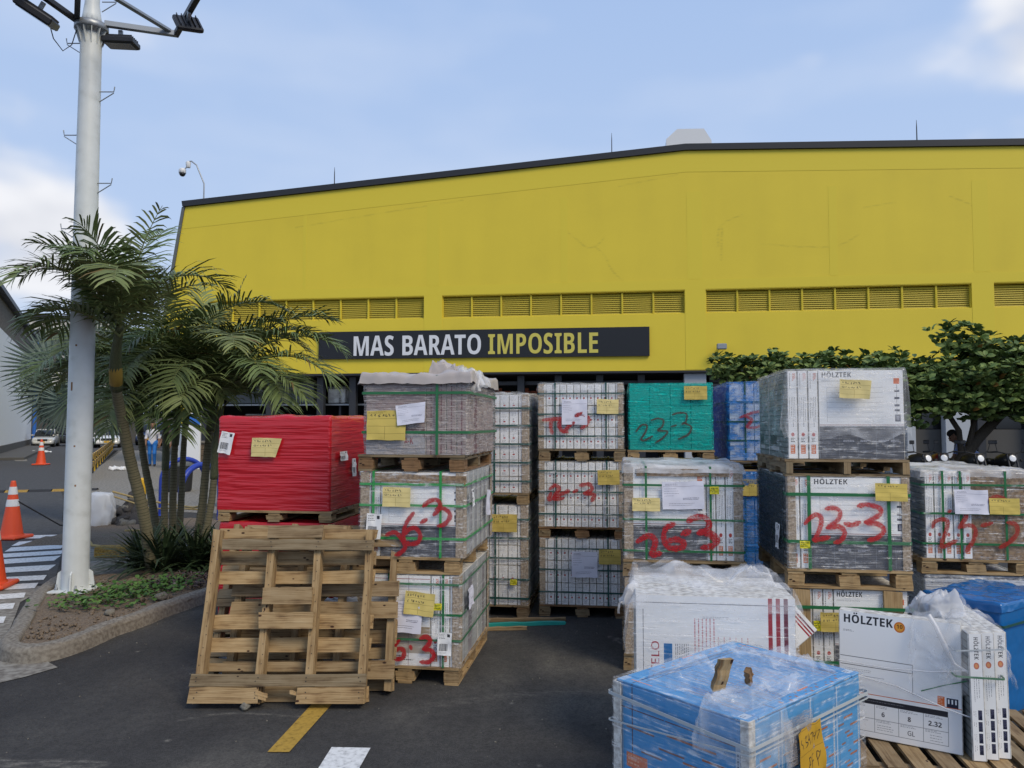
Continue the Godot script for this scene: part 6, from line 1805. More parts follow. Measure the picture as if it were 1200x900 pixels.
# ------------------------------------------------------------------ the lamp mast in the planter
func build_lamp() -> void:
	var m := thing("lamp_mast", "tall grey steel lamp mast with climbing rungs standing in the planter", "lamp mast", Vector3(-4.118, 0.085, -7.33))
	obj("pole", tube([Vector3(0, 0, 0), Vector3(0, 1.2, 0), Vector3(0, 2.6, 0), Vector3(0, 4.0, 0), Vector3(0, 5.40, 0)], [0.117, 0.113, 0.108, 0.102, 0.094], 28), M.pole_paint, m)
	obj("pole", tube([Vector3(0, 5.47, 0), Vector3(0, 5.56, 0), Vector3(0, 5.68, 0), Vector3(0, 6.4, 0), Vector3(0, 8.5, 0)], [0.10, 0.082, 0.066, 0.063, 0.058], 24), M.pole_paint, m)
	for y in [1.86, 3.72]: obj("weld_seam", lathe([Vector2(lerpf(0.117, 0.094, y / 5.4) - 0.001, y - 0.008), Vector2(lerpf(0.117, 0.094, y / 5.4) + 0.0022, y), Vector2(lerpf(0.117, 0.094, y / 5.4) - 0.001, y + 0.008)], 28), M.pole_paint, m)
	obj("base_plate", box(Vector3(0.34, 0.02, 0.34), 1, 0.004), M.pole_paint, m, Vector3(0, 0.0, 0))
	for k in 4:
		var a := k * PI / 2 + PI / 4 * 0.3
		obj("gusset", prism(poly([[0.105, 0.02], [0.168, 0.02], [0.150, 0.17], [0.109, 0.20]]), -0.006, 0.006), M.pole_paint, m, Vector3.ZERO, Vector3(0, a, 0))
		obj("anchor_bolt", lathe([Vector2(0, 0.0), Vector2(0.016, 0.0), Vector2(0.016, 0.02), Vector2(0.009, 0.02), Vector2(0.009, 0.05), Vector2(0, 0.05)], 8), M.galvanised, m, Vector3(cos(a + 0.8) * 0.155, 0.02, sin(a + 0.8) * 0.155))
	obj("flange", lathe([Vector2(0.095, 5.37), Vector2(0.115, 5.405), Vector2(0.152, 5.408), Vector2(0.152, 5.47), Vector2(0.10, 5.472)], 28), M.galvanised, m)
	for k in 12:
		var a := k * TAU / 12
		obj("rib", prism(poly([[0.10, 5.26], [0.145, 5.405], [0.096, 5.405]]), -0.004, 0.004), M.pole_paint, m, Vector3.ZERO, Vector3(0, a, 0))
	for e in [[1, 4.80], [-1, 5.285], [-1, 4.37], [1, 3.895], [1, 5.70], [-1, 3.45], [1, 2.98]]:
		var s: float = e[0]
		var y: float = e[1]
		var r0 := 0.097
		obj("rung", join([[tube([Vector3(s * r0, y, 0), Vector3(s * 0.235, y, 0), Vector3(s * 0.243, y + 0.05, 0)], [0.0055], 6), T(Vector3.ZERO)], [tube([Vector3(s * r0, y - 0.10, 0), Vector3(s * 0.235, y - 0.012, 0)], [0.005], 6), T(Vector3.ZERO)]]), M.galvanised, m)
	# the frame that carries the floodlights: flat bars at the flange's height
	var fy := 5.455
	var bar := func(called: String, a: Vector2, b: Vector2, w: float, mm: String, dy := 0.0) -> void:
		var p := Vector3(a.x + 4.118, fy + dy, a.y + 7.33)
		var q := Vector3(b.x + 4.118, fy + dy, b.y + 7.33)
		var d := q - p
		obj(called, box(Vector3(d.length(), w, 0.05), 1, 0.004), M[mm], m, (p + q) / 2, Vector3(0, atan2(-d.z, d.x), 0))
	bar.call("arm", Vector2(-4.22, -7.28), Vector2(-4.38, -6.35), 0.05, "black_metal")
	bar.call("arm", Vector2(-4.20, -7.22), Vector2(-3.66, -6.30), 0.05, "black_metal", 0.001)
	bar.call("arm", Vector2(-3.99, -7.33), Vector2(-3.37, -7.53), 0.055, "galvanised")
	bar.call("arm", Vector2(-3.39, -7.55), Vector2(-2.70, -6.60), 0.055, "black_metal", 0.002)
	bar.call("arm", Vector2(-3.43, -7.50), Vector2(-3.75, -6.70), 0.03, "galvanised", 0.03)
	bar.call("arm", Vector2(-3.40, -6.90), Vector2(-2.72, -6.66), 0.02, "galvanised", 0.05)
	var flood := func(at: Vector3, rot: Vector3, sz: Vector3) -> void:
		var f := obj("floodlight", box(sz, 1, 0.012), M.black_metal, m, at, rot)
		for k in 5: obj("fin", box(Vector3(sz.x * 0.9, 0.022, 0.006), 1, 0.0), M.black_metal, f, Vector3(0, sz.y, -sz.z * 0.36 + k * sz.z * 0.18))
		obj("lens", box(Vector3(sz.x * 0.84, 0.006, sz.z * 0.8), 1, 0.002), M.lamp_glass, f, Vector3(0, -0.0065, 0))
		obj("bracket", box(Vector3(0.04, 0.09, 0.03), 1, 0.003), M.galvanised, f, Vector3(0, sz.y, 0))
	flood.call(Vector3(-0.29, 5.32, 0.42), Vector3(0.30, 0.35, -0.50), Vector3(0.33, 0.07, 0.36))
	flood.call(Vector3(0.24, 5.31, -0.10), Vector3(0.10, 0.1, 0.0), Vector3(0.30, 0.06, 0.22))
	flood.call(Vector3(1.02, 5.36, 0.18), Vector3(0.15, -0.95, -0.9), Vector3(0.22, 0.05, 0.24))
	obj("cable", tube([Vector3(-0.24, 5.36, 0.30), Vector3(-0.235, 5.22, 0.22), Vector3(-0.19, 5.14, 0.14), Vector3(-0.13, 5.22, 0.1), Vector3(-0.10, 5.38, 0.08)], [0.005], 6), M.black_metal, m)
	for e in [[1.88, 0.02, -0.5, 0.05], [0.98, 0.015, 0.6, 0.012], [1.35, -0.4, 0.3, 0.010], [0.75, 0.4, 0.2, 0.009], [2.3, -0.5, 0.1, 0.011]]:
		var a: float = PI / 2 - e[2] * 0.5
		obj("rust_spot", box(Vector3(0.016, e[3] * 1.6, 0.004), 1, 0.001), M.rust, m, Vector3(cos(a) * 0.1115, e[0], sin(a) * 0.1115), Vector3(0, PI / 2 - a, 0))

# ------------------------------------------------------------------ feather palms
func frond_mesh(l: float, elev: float, bend: float, leaf: float, sd: int, dens := 1.0, tone := 0.0) -> ArrayMesh:
	# grows from the origin towards +x, rising at elev and bending over by bend; leaflets both sides
	var r := RandomNumberGenerator.new()
	r.seed = sd
	var n := 24
	var pts := []
	var p := Vector3.ZERO
	var side := r.randf_range(-0.25, 0.25)
	for k in n + 1:
		pts.append(p)
		var t := float(k) / n
		var a := elev - bend * t * t * 0.75 - bend * 0.25 * t
		p += Vector3(cos(a) * cos(side * t), sin(a), cos(a) * sin(side * t)) * (l / n)
	var st := begin()
	var col := Color(0.10, 0.145, 0.045).lerp(Color(0.175, 0.205, 0.078), r.randf() + tone)
	var rib := Color(0.14, 0.16, 0.06)
	for k in n:   # the rib: a thin three-sided stem
		var w0 := lerpf(0.013, 0.003, float(k) / n)
		var w1 := lerpf(0.013, 0.003, float(k + 1) / n)
		for s in [[Vector3(0, 0.7, 1), Vector3(0, 0.7, -1)], [Vector3(0, 0.7, -1), Vector3(0, -1, 0)], [Vector3(0, -1, 0), Vector3(0, 0.7, 1)]]:
			quad(st, pts[k] + s[0] * w0, pts[k + 1] + s[0] * w1, pts[k + 1] + s[1] * w1, pts[k] + s[1] * w0, s[0] + s[1], [Vector2(0, 1), Vector2(1, 1), Vector2(1, 0), Vector2(0, 0)], rib)
	var m := int(l / 0.026 * dens)
	for k in m:
		var t := 0.10 + 0.90 * (k + r.randf() * 0.5) / m
		var f := t * n
		var i := mini(int(f), n - 1)
		var c: Vector3 = pts[i].lerp(pts[i + 1], f - i)
		var d: Vector3 = (pts[i + 1] - pts[i]).normalized()
		var up := (Vector3.UP - d * d.y).normalized() if absf(d.y) < 0.97 else Vector3(-1, 0, 0)
		for s: float in [-1.0, 1.0]:
			if r.randf() < 0.04: continue
			var sv := d.cross(up).normalized() * s
			var ll := leaf * 1.25 * (0.45 + 0.55 * sin(PI * clampf(t * 0.9 + 0.08, 0, 1))) * r.randf_range(0.85, 1.1)
			if t > 0.88: ll *= 0.75
			var fw := lerpf(0.18, 0.95, t * t)
			var dir := (sv + d * fw + up * r.randf_range(0.12, 0.42)).normalized()
			var w := 0.0108 * r.randf_range(0.8, 1.25)
			var wv := dir.cross(sv.cross(d)).normalized()
			if r.randf() < 0.5: wv = (wv + up * 0.35).normalized()
			var g := r.randf_range(0.10, 0.34) * ll
			var a0 := c
			var a1 := c + dir * ll * 0.35
			var a2 := c + dir * ll * 0.72 - Vector3(0, g * 0.45, 0)
			var a3 := c + dir * ll * 0.96 - Vector3(0, g * 1.15, 0)
			var cc := col * r.randf_range(0.75, 1.3)
			if r.randf() < 0.02: cc = Color(0.16, 0.11, 0.04)
			var o := up + sv * 0.2
			quad(st, a0 - wv * w * 0.5, a0 + wv * w * 0.5, a1 + wv * w, a1 - wv * w, o, [Vector2(0, 1), Vector2(1, 1), Vector2(1, 0), Vector2(0, 0)], cc)
			quad(st, a1 - wv * w, a1 + wv * w, a2 + wv * w * 0.8, a2 - wv * w * 0.8, o, [Vector2(0, 1), Vector2(1, 1), Vector2(1, 0), Vector2(0, 0)], cc)
			tri(st, [a2 - wv * w * 0.8, a2 + wv * w * 0.8, a3], [Vector2(0, 0), Vector2(1, 0), Vector2(0.5, 1)], o, cc)
	return st.commit()

func feather_palm(label: String, trunk: Array, r0: float, shaft_from: int, fronds: Array, sd: int, yellow := false) -> void:
	var base: Vector3 = trunk[0]
	var p := thing("palm_tree", label, "palm tree", base, 0, "feather palms growing in one clump")
	var pts := []
	var rad := []
	var up := []
	var urad := []
	var cv := Curve3D.new()
	for k in trunk.size():
		var t: Vector3 = (trunk[mini(k + 1, trunk.size() - 1)] - trunk[maxi(k - 1, 0)]) / 6.0
		cv.add_point(trunk[k] - base, -t, t)
	var L := cv.get_baked_length()
	var split: float = (trunk[shaft_from] - base).length() / (trunk[-1] - base).length()
	var r := RandomNumberGenerator.new()
	r.seed = sd
	for k in 41:
		var t := k / 40.0
		var q := cv.sample_baked(t * L)
		if t <= split:
			pts.append(q)
			rad.append(r0 * lerpf(1.12, 0.85, t / split) * (1.0 + 0.035 * (1 if k % 2 else -1)) * (1.35 if k == 0 else 1.0))
		if t >= split - 0.03:
			up.append(q)
			var e := (t - split) / (1.0 - split)
			urad.append(r0 * (0.98 + 0.14 * sin(PI * clampf(e * 1.3 + 0.1, 0, 1)) - 0.35 * clampf(e, 0, 1)))
	obj("trunk", tube(pts, rad, 14, 1.0), M.ringed_trunk, p)
	obj("crownshaft", tube(up, urad, 14, 1.0), M.crownshaft, p)
	if yellow:
		obj("dead_sheath", tube([up[1], up[3], up[5]], [urad[1] * 1.03, urad[3] * 1.06, urad[5] * 0.9], 12), M.sheath_yellow, p)
	var top: Vector3 = up[-1]
	for k in fronds.size():
		var f: Array = fronds[k]      # azimuth (0 = right, 90 = towards the camera), rise, bend, length, leaflet, density
		var fm := frond_mesh(f[3], deg_to_rad(f[1]), deg_to_rad(f[2]), f[4], sd * 40 + k, f[5] if f.size() > 5 else 1.0, f[6] if f.size() > 6 else 0.0)
		obj("frond", fm, M.frond, p, top + Vector3(0, r.randf_range(-0.10, 0.06), 0), Vector3(0, -deg_to_rad(f[0]), 0))

func fan_leaf(r0: float, seg: int, spread: float, sd: int) -> ArrayMesh:
	# a stiff fan in the xy plane, opening to +x, folded along its segments
	var r := RandomNumberGenerator.new()
	r.seed = sd
	var st := begin()
	for k in seg:
		var a := (float(k) / (seg - 1) - 0.5) * spread
		var w := spread / seg * 0.5
		var ll := r0 * (0.72 + 0.28 * cos(a * 0.55)) * r.randf_range(0.93, 1.05)
		var z := 0.02 * (1 if k % 2 else -1)
		var c := Color(0.115, 0.150, 0.125) * r.randf_range(0.8, 1.2)
		var P := func(rr: float, aa: float, zz: float) -> Vector3: return Vector3(cos(aa) * rr, sin(aa) * rr, zz + 0.16 * rr * rr * cos(aa * 0.5))
		var tip := ll
		var drop := r.randf_range(0.0, 0.10)
		for s in [-1, 1]:
			var e := P.call(0.04, a, 0.0) as Vector3
			var f1 := P.call(ll * 0.55, a, z) as Vector3
			var f2 := P.call(ll * 0.55, a + s * w, 0.0) as Vector3
			var g1 := P.call(ll * 0.82, a, z * 0.6) as Vector3
			var g2 := P.call(ll * 0.80, a + s * w * 0.45, 0.0) as Vector3
			var h := P.call(tip, a, -drop) as Vector3
			tri(st, [e, f1, f2], [Vector2(0, 0), Vector2(1, 0), Vector2(1, 1)], Vector3(0, 0, 1), c)
			quad(st, f1, g1, g2, f2, Vector3(0, 0, 1), [Vector2(0, 1), Vector2(1, 1), Vector2(1, 0), Vector2(0, 0)], c * (1.0 if s > 0 else 0.92))
			tri(st, [g1, h, g2], [Vector2(0, 0), Vector2(1, 0), Vector2(1, 1)], Vector3(0, 0, 1), c)
	return st.commit()

# one leaf, folded along its rib, pointing along +z
func leaf_tris(st: SurfaceTool, at: Vector3, b: Basis, l: float, w: float, c: Color) -> void:
	var pr := [at, at + b * Vector3(0, -0.02 * l, 0.5 * l), at + b * Vector3(0, -0.14 * l, l)]
	for s in [-1, 1]:
		var e1 := at + b * Vector3(s * w * 0.5, 0.07 * l, 0.32 * l)
		var e2 := at + b * Vector3(s * w * 0.48, 0.03 * l, 0.70 * l)
		tri(st, [pr[0], e1, pr[1]], [Vector2.ZERO, Vector2.RIGHT, Vector2.ONE], b.y, c)
		tri(st, [pr[1], e1, e2], [Vector2.ZERO, Vector2.RIGHT, Vector2.ONE], b.y, c)
		tri(st, [pr[1], e2, pr[2]], [Vector2.ZERO, Vector2.RIGHT, Vector2.ONE], b.y, c)

func crown_mesh(blobs: Array, count: int, per: int, l: float, sd: int, c0: Color, c1: Color, odd := 0.012) -> ArrayMesh:
	var r := RandomNumberGenerator.new()
	r.seed = sd
	var st := begin()
	var total := 0.0
	for b in blobs: total += b[1].x * b[1].y * b[1].z
	for b in blobs:
		var nb := maxi(3, int(count * b[1].x * b[1].y * b[1].z / total))
		for k in nb:
			var d := Vector3(r.randfn(), r.randfn(), r.randfn()).normalized()
			var q: float = pow(r.randf(), 0.42)
			var c: Vector3 = b[0] + d * q * b[1]
			var shade := r.randf()
			var tilt := (d * 0.8 + Vector3(0, 0.65, 0) + Vector3(r.randfn(), r.randfn(), r.randfn()) * 0.35).normalized()
			for j in per:
				var az := TAU * j / per + r.randf_range(-0.3, 0.3)
				var rad := Vector3(cos(az), r.randf_range(-0.25, 0.45), sin(az)).normalized()
				var fw := (rad + tilt * 0.55).normalized()
				var up := (tilt - fw * tilt.dot(fw)).normalized()
				if up.length() < 0.5: up = Vector3.UP
				var bs := Basis(up.cross(fw).normalized(), up, fw)
				var col := c0.lerp(c1, clampf(shade + r.randf_range(-0.25, 0.25), 0, 1))
				if r.randf() < odd: col = Color(0.22, 0.11, 0.03)
				leaf_tris(st, c + fw * 0.03, bs, l * r.randf_range(0.65, 1.15), l * r.randf_range(0.42, 0.58), col)
	return st.commit()

func branchy(parent: Node3D, called: String, paths: Array, m: String) -> void:
	for e in paths: obj(called, tube(e[0], e[1], 9), M[m], parent)

func build_plants() -> void:
	# ---- the clump of feather palms
	var F := func(az: float, rise: float, bend: float, l: float, leaf := 0.42, dens := 1.0, tone := 0.0) -> Array: return [az, rise, bend, l, leaf, dens, tone]
	feather_palm("thick leaning ringed palm at the clump's left, tallest crown beside the mast", [Vector3(-3.84, 0.06, -8.3), Vector3(-3.88, 0.70, -8.15), Vector3(-3.96, 1.27, -8.0), Vector3(-3.97, 1.76, -7.8), Vector3(-3.94, 1.97, -7.65), Vector3(-3.83, 2.29, -7.4), Vector3(-3.67, 2.56, -7.15)], 0.058, 4,
		[F.call(172, 68, 112, 1.18, 0.42), F.call(184, 44, 120, 1.0, 0.36), F.call(158, 76, 84, 1.1, 0.46), F.call(120, 84, 50, 1.0, 0.46), F.call(20, 76, 22, 1.22, 0.26, 0.45), F.call(8, 50, 62, 1.05, 0.34, 0.6), F.call(60, 52, 110, 1.25), F.call(118, 56, 120, 1.2), F.call(250, 62, 100, 1.25), F.call(310, 58, 100, 1.25), F.call(200, 30, 100, 0.85, 0.36), F.call(280, 78, 50, 1.2), F.call(140, 40, 120, 0.95, 0.38), F.call(215, 66, 70, 1.2), F.call(90, 70, 110, 1.1)], 1, true)
	feather_palm("leaning ringed palm second from the left of the clump, green shaft", [Vector3(-4.17, 0.05, -9.2), Vector3(-4.26, 0.61, -9.2), Vector3(-4.38, 1.16, -9.2), Vector3(-4.45, 1.57, -9.2), Vector3(-4.51, 1.88, -9.2), Vector3(-4.57, 2.2, -9.2)], 0.044, 3,
		[F.call(10, 62, 116, 1.6), F.call(80, 20, 96, 1.3), F.call(118, 40, 112, 1.4), F.call(150, 16, 84, 1.2), F.call(190, 34, 104, 1.2), F.call(260, 60, 90, 1.4), F.call(330, 44, 110, 1.4), F.call(50, 72, 64, 1.4), F.call(95, 58, 124, 1.35), F.call(35, 24, 100, 1.3), F.call(220, 50, 110, 1.3)], 2)
	feather_palm("slim upright palm in the middle of the clump with a yellowish shaft", [Vector3(-3.99, 0.06, -8.9), Vector3(-4.0, 0.64, -8.9), Vector3(-4.0, 1.13, -8.9), Vector3(-4.0, 1.47, -8.9), Vector3(-4.04, 1.9, -8.9)], 0.04, 2,
		[F.call(4, 76, 112, 2.1, 0.48), F.call(40, 40, 116, 1.4), F.call(100, 30, 110, 1.25), F.call(165, 60, 110, 1.35), F.call(240, 60, 90, 1.4), F.call(350, 40, 110, 1.4), F.call(75, 82, 44, 1.5, 0.44), F.call(60, 12, 86, 1.15), F.call(130, 36, 116, 1.2), F.call(20, 58, 124, 1.6), F.call(85, 60, 130, 1.4)], 3)
	feather_palm("slim palm in the clump just right of the yellowish one", [Vector3(-3.97, 0.04, -9.1), Vector3(-3.99, 0.62, -9.1), Vector3(-3.99, 1.02, -9.1), Vector3(-3.98, 1.42, -9.1), Vector3(-3.94, 1.85, -9.1)], 0.042, 3,
		[F.call(20, 50, 116, 1.5), F.call(85, 66, 116, 1.4), F.call(140, 40, 110, 1.25), F.call(300, 60, 90, 1.4), F.call(348, 70, 84, 1.75, 0.46), F.call(60, 34, 112, 1.3), F.call(110, 20, 92, 1.15), F.call(0, 30, 96, 1.35)], 4)
	feather_palm("slim palm behind the middle of the clump, partly hidden by trunks", [Vector3(-4.01, 0.05, -9.3), Vector3(-3.98, 0.7, -9.3), Vector3(-3.97, 1.21, -9.3), Vector3(-3.95, 1.62, -9.3), Vector3(-3.91, 2.05, -9.3)], 0.038, 3,
		[F.call(30, 68, 118, 1.5), F.call(0, 54, 104, 1.7, 0.46), F.call(110, 50, 116, 1.3), F.call(200, 56, 104, 1.3), F.call(270, 80, 40, 1.2), F.call(345, 34, 96, 1.4)], 5)
	feather_palm("pale ringed palm on the clump's right with a wide arching crown", [Vector3(-3.62, 0.06, -8.8), Vector3(-3.53, 0.65, -8.8), Vector3(-3.49, 1.18, -8.8), Vector3(-3.45, 1.62, -8.8), Vector3(-3.37, 2.08, -8.8)], 0.046, 3,
		[F.call(352, 60, 84, 1.62, 0.5), F.call(4, 46, 92, 1.62, 0.52), F.call(16, 34, 96, 1.55, 0.52), F.call(35, 22, 96, 1.35, 0.48), F.call(330, 62, 90, 1.5), F.call(90, 40, 120, 1.2), F.call(130, 58, 120, 1.35), F.call(178, 54, 116, 1.35), F.call(225, 52, 100, 1.3), F.call(60, 60, 116, 1.3), F.call(110, 14, 88, 1.05), F.call(155, 24, 100, 1.15), F.call(200, 84, 30, 1.35, 0.36, 0.8), F.call(350, 84, 18, 1.35, 0.14, 0.5, 1.2)], 6)
	feather_palm("outermost palm of the clump's right side, beside the red load", [Vector3(-3.48, 0.06, -8.6), Vector3(-3.36, 0.67, -8.6), Vector3(-3.32, 1.05, -8.6), Vector3(-3.31, 1.43, -8.6), Vector3(-3.25, 1.85, -8.6)], 0.042, 2,
		[F.call(15, 44, 112, 1.25, 0.46), F.call(95, 40, 120, 1.1), F.call(150, 50, 116, 1.2), F.call(40, 60, 120, 1.2), F.call(250, 60, 100, 1.2), F.call(120, 18, 90, 1.0), F.call(170, 30, 104, 1.1)], 7)
	# ---- the silvery fan palm behind the mast
	var fp := thing("fan_palm", "silvery fan palm with stiff round leaves behind the lamp mast", "palm tree", Vector3(-7.52, 0.02, -13.2))
	obj("trunk", tube([Vector3(0, 0, 0), Vector3(0.03, 0.8, 0), Vector3(0.08, 1.7, 0), Vector3(0.08, 2.1, 0)], [0.13, 0.12, 0.11, 0.09], 12), M.bark, fp)
	var fans := [[-0.10, 2.75, 0.15, 122, 0.0, 0.74], [-0.25, 2.60, 0.3, 166, 0.2, 0.80], [-0.12, 2.15, 0.35, 222, 0.3, 0.70], [0.35, 2.85, 0.1, 92, -0.1, 0.72], [0.18, 2.0, 0.5, 262, 0.1, 0.66], [0.75, 2.4, 0.3, 8, -0.3, 0.75], [0.7, 1.95, 0.4, 318, -0.2, 0.7], [0.62, 2.8, -0.1, 55, -0.2, 0.72], [0.0, 2.5, -0.5, 150, 0.5, 0.7], [0.5, 2.3, 0.6, 290, -0.1, 0.65]]
	for k in fans.size():
		var f: Array = fans[k]
		var a := deg_to_rad(f[3])
		var c := Vector3(f[0], f[1], f[2])
		obj("stalk", tube([Vector3(0.08, 2.0, 0), c * 0.5 + Vector3(0.04, 1.05, 0), c], [0.028, 0.02, 0.014], 7), M.rachis, fp)
		var lf := obj("fan_leaf", fan_leaf(f[5], 34, 3.9, 60 + k), M.leaf, fp, c)
		lf.transform = Transform3D(Basis(Vector3(0, 1, 0), f[4]) * Basis(Vector3(0, 0, 1), a) * Basis(Vector3(1, 0, 0), 0.25 * sin(k * 2.1)), c)
	# ---- dark strap-leaved undergrowth at the palms' feet
	var r := RandomNumberGenerator.new()
	r.seed = 88
	var clumps := [[-4.0, -8.45, 0.62], [-3.72, -8.3, 0.68], [-3.45, -8.45, 0.66], [-3.85, -8.8, 0.6], [-3.3, -8.7, 0.62], [-4.2, -8.8, 0.5], [-3.12, -8.5, 0.5]]
	var cn := ["left front", "middle front", "right front", "left, behind", "right, behind", "far left", "far right"]
	for k in clumps.size():
		var c: Array = clumps[k]
		var t := thing("strap_leaf_plant", "dark strap leaved plant at the palms' feet, %s of the clump" % cn[k], "plant", Vector3(c[0], 0.07, c[1]), 0, "undergrowth below the palms")
		var st := begin()
		for i in 110:
			var az := r.randf() * TAU
			var el := r.randf_range(0.35, 1.35)
			var l: float = c[2] * 1.5 * r.randf_range(0.6, 1.1)
			var d := Vector3(cos(az) * cos(el), sin(el), sin(az) * cos(el))
			var sv := Vector3(-sin(az), 0, cos(az))
			var cc := Color(0.022, 0.038, 0.018).lerp(Color(0.05, 0.075, 0.035), r.randf())
			var prev := Vector3(d.x, 0, d.z) * 0.03
			var w0 := 0.012
			for q in 4:
				var tt := (q + 1) / 4.0
				var nx := d * l * tt - Vector3(0, l * 0.42 * tt * tt, 0)
				var w1 := 0.016 * (1.0 - pow(tt, 3)) + 0.001
				quad(st, prev - sv * w0, prev + sv * w0, nx + sv * w1, nx - sv * w1, Vector3.UP + d * 0.2, [Vector2(0, 1), Vector2(1, 1), Vector2(1, 0), Vector2(0, 0)], cc)
				prev = nx
				w0 = w1
		obj("foliage", st.commit(), M.leaf, t)
	# ---- ground cover in the planter
	var gs := begin()
	for k in 1500:
		var u := r.randf()
		var c := Vector3(lerpf(-4.1, -2.98, u), 0.1, lerpf(-7.75, -6.45, r.randf()))
		if Vector2((c.x + 3.50 - (c.z + 7.1) * -0.28) / 0.36, (c.z + 7.1) / 0.62).length() > 1.0 + 0.25 * r.randfn(): continue
		if c.x > -2.95 + (c.z + 7.0) * -0.25: continue
		var az := r.randf() * TAU
		var bs := Basis.from_euler(Vector3(r.randf_range(-0.9, 0.2), az, r.randf_range(-0.4, 0.4)))
		leaf_tris(gs, c + Vector3(0, r.randf_range(0, 0.06), 0), bs, r.randf_range(0.03, 0.065), r.randf_range(0.025, 0.045), Color(0.045, 0.11, 0.025).lerp(Color(0.12, 0.21, 0.055), r.randf()))
	tag(stuff(obj("ground_cover", gs.commit(), M.leaf)), "low bright green ground cover leaves on the planter's soil", "ground cover")
	var ps := begin()
	for k in 420:
		var c := Vector3(lerpf(-3.5, -2.8, r.randf()), 0.1, lerpf(-7.95, -7.35, r.randf()))
		var bs := Basis.from_euler(Vector3(r.randf_range(-0.9, 0.2), r.randf() * TAU, r.randf_range(-0.4, 0.4)))
		leaf_tris(ps, c + Vector3(0, r.randf_range(0, 0.05), 0), bs, r.randf_range(0.03, 0.06), r.randf_range(0.012, 0.025), Color(0.07, 0.05, 0.055).lerp(Color(0.12, 0.09, 0.09), r.randf()))
	tag(stuff(obj("ground_cover", ps.commit(), M.leaf)), "purplish low ground cover behind the green leaves in the planter", "ground cover")
	# ---- the low wide trees at the right, before the warehouse
	var t1 := thing("broadleaf_tree", "large leaved tree at the right edge with a dark leaning trunk over the motorcycles", "tree", Vector3(10.0, 0, -17.4))
	branchy(t1, "trunk", [[[Vector3(0, 0, 0), Vector3(0.1, 0.8, 0), Vector3(0.55, 1.35, 0), Vector3(1.35, 2.1, -0.1), Vector3(2.1, 3.0, -0.2)], [0.17, 0.14, 0.12, 0.10, 0.05]]], "bark")
	branchy(t1, "branch", [[[Vector3(0.15, 0.85, 0), Vector3(0.05, 1.5, 0.1), Vector3(-0.35, 2.15, 0.1), Vector3(-0.9, 2.8, 0)], [0.07, 0.06, 0.05, 0.02]], [[Vector3(0.3, 1.1, 0), Vector3(0.42, 1.8, 0.1), Vector3(0.1, 2.5, 0.1), Vector3(-0.1, 3.3, 0)], [0.07, 0.055, 0.04, 0.02]], [[Vector3(-0.1, 1.9, 0.1), Vector3(-0.9, 2.0, 0.2), Vector3(-1.5, 2.3, 0.2)], [0.035, 0.03, 0.015]], [[Vector3(1.0, 1.75, 0), Vector3(0.8, 2.5, 0.3), Vector3(0.6, 3.2, 0.3)], [0.05, 0.04, 0.02]]], "bark")
	obj("crown", crown_mesh([[Vector3(1.9, 2.7, 0), Vector3(1.9, 0.95, 1.3)], [Vector3(0.7, 2.35, 0.4), Vector3(1.7, 0.55, 0.8)], [Vector3(0.3, 2.75, 0.1), Vector3(1.3, 0.60, 1.1)], [Vector3(-0.7, 2.55, 0.1), Vector3(1.1, 0.50, 0.9)], [Vector3(0.05, 3.65, 0), Vector3(0.55, 0.50, 0.5)], [Vector3(0.9, 3.35, 0), Vector3(0.8, 0.4, 0.7)], [Vector3(2.6, 3.3, 0), Vector3(1.0, 0.55, 0.9)], [Vector3(1.2, 2.15, 0.5), Vector3(1.4, 0.35, 0.7)], [Vector3(-1.5, 2.35, 0.2), Vector3(0.8, 0.55, 0.8)], [Vector3(0.1, 2.1, 0.6), Vector3(1.1, 0.32, 0.6)], [Vector3(-1.25, 1.95, 0.4), Vector3(0.9, 0.42, 0.6)], [Vector3(1.9, 1.95, 0.6), Vector3(1.5, 0.4, 0.6)], [Vector3(-1.6, 2.95, 0), Vector3(0.6, 0.35, 0.5)]], 2300, 6, 0.195, 5, Color(0.06, 0.10, 0.03), Color(0.20, 0.27, 0.08)), M.leaf, t1)
	var t2 := thing("broadleaf_tree", "low spreading tree behind the tall right stack, its branches reaching left along the wall", "tree", Vector3(9.2, 0, -18.4))
	branchy(t2, "trunk", [[[Vector3(0, 0, 0), Vector3(-0.3, 0.6, 0), Vector3(-1.3, 1.2, 0), Vector3(-2.4, 1.95, 0), Vector3(-3.4, 2.6, 0)], [0.15, 0.13, 0.11, 0.08, 0.03]]], "bark")
	branchy(t2, "branch", [[[Vector3(-1.3, 1.2, 0), Vector3(-1.1, 1.9, 0.1), Vector3(-1.3, 2.7, 0.1)], [0.06, 0.05, 0.02]], [[Vector3(-2.0, 1.7, 0), Vector3(-3.2, 2.0, 0.2), Vector3(-4.2, 2.7, 0.2)], [0.05, 0.04, 0.015]]], "bark")
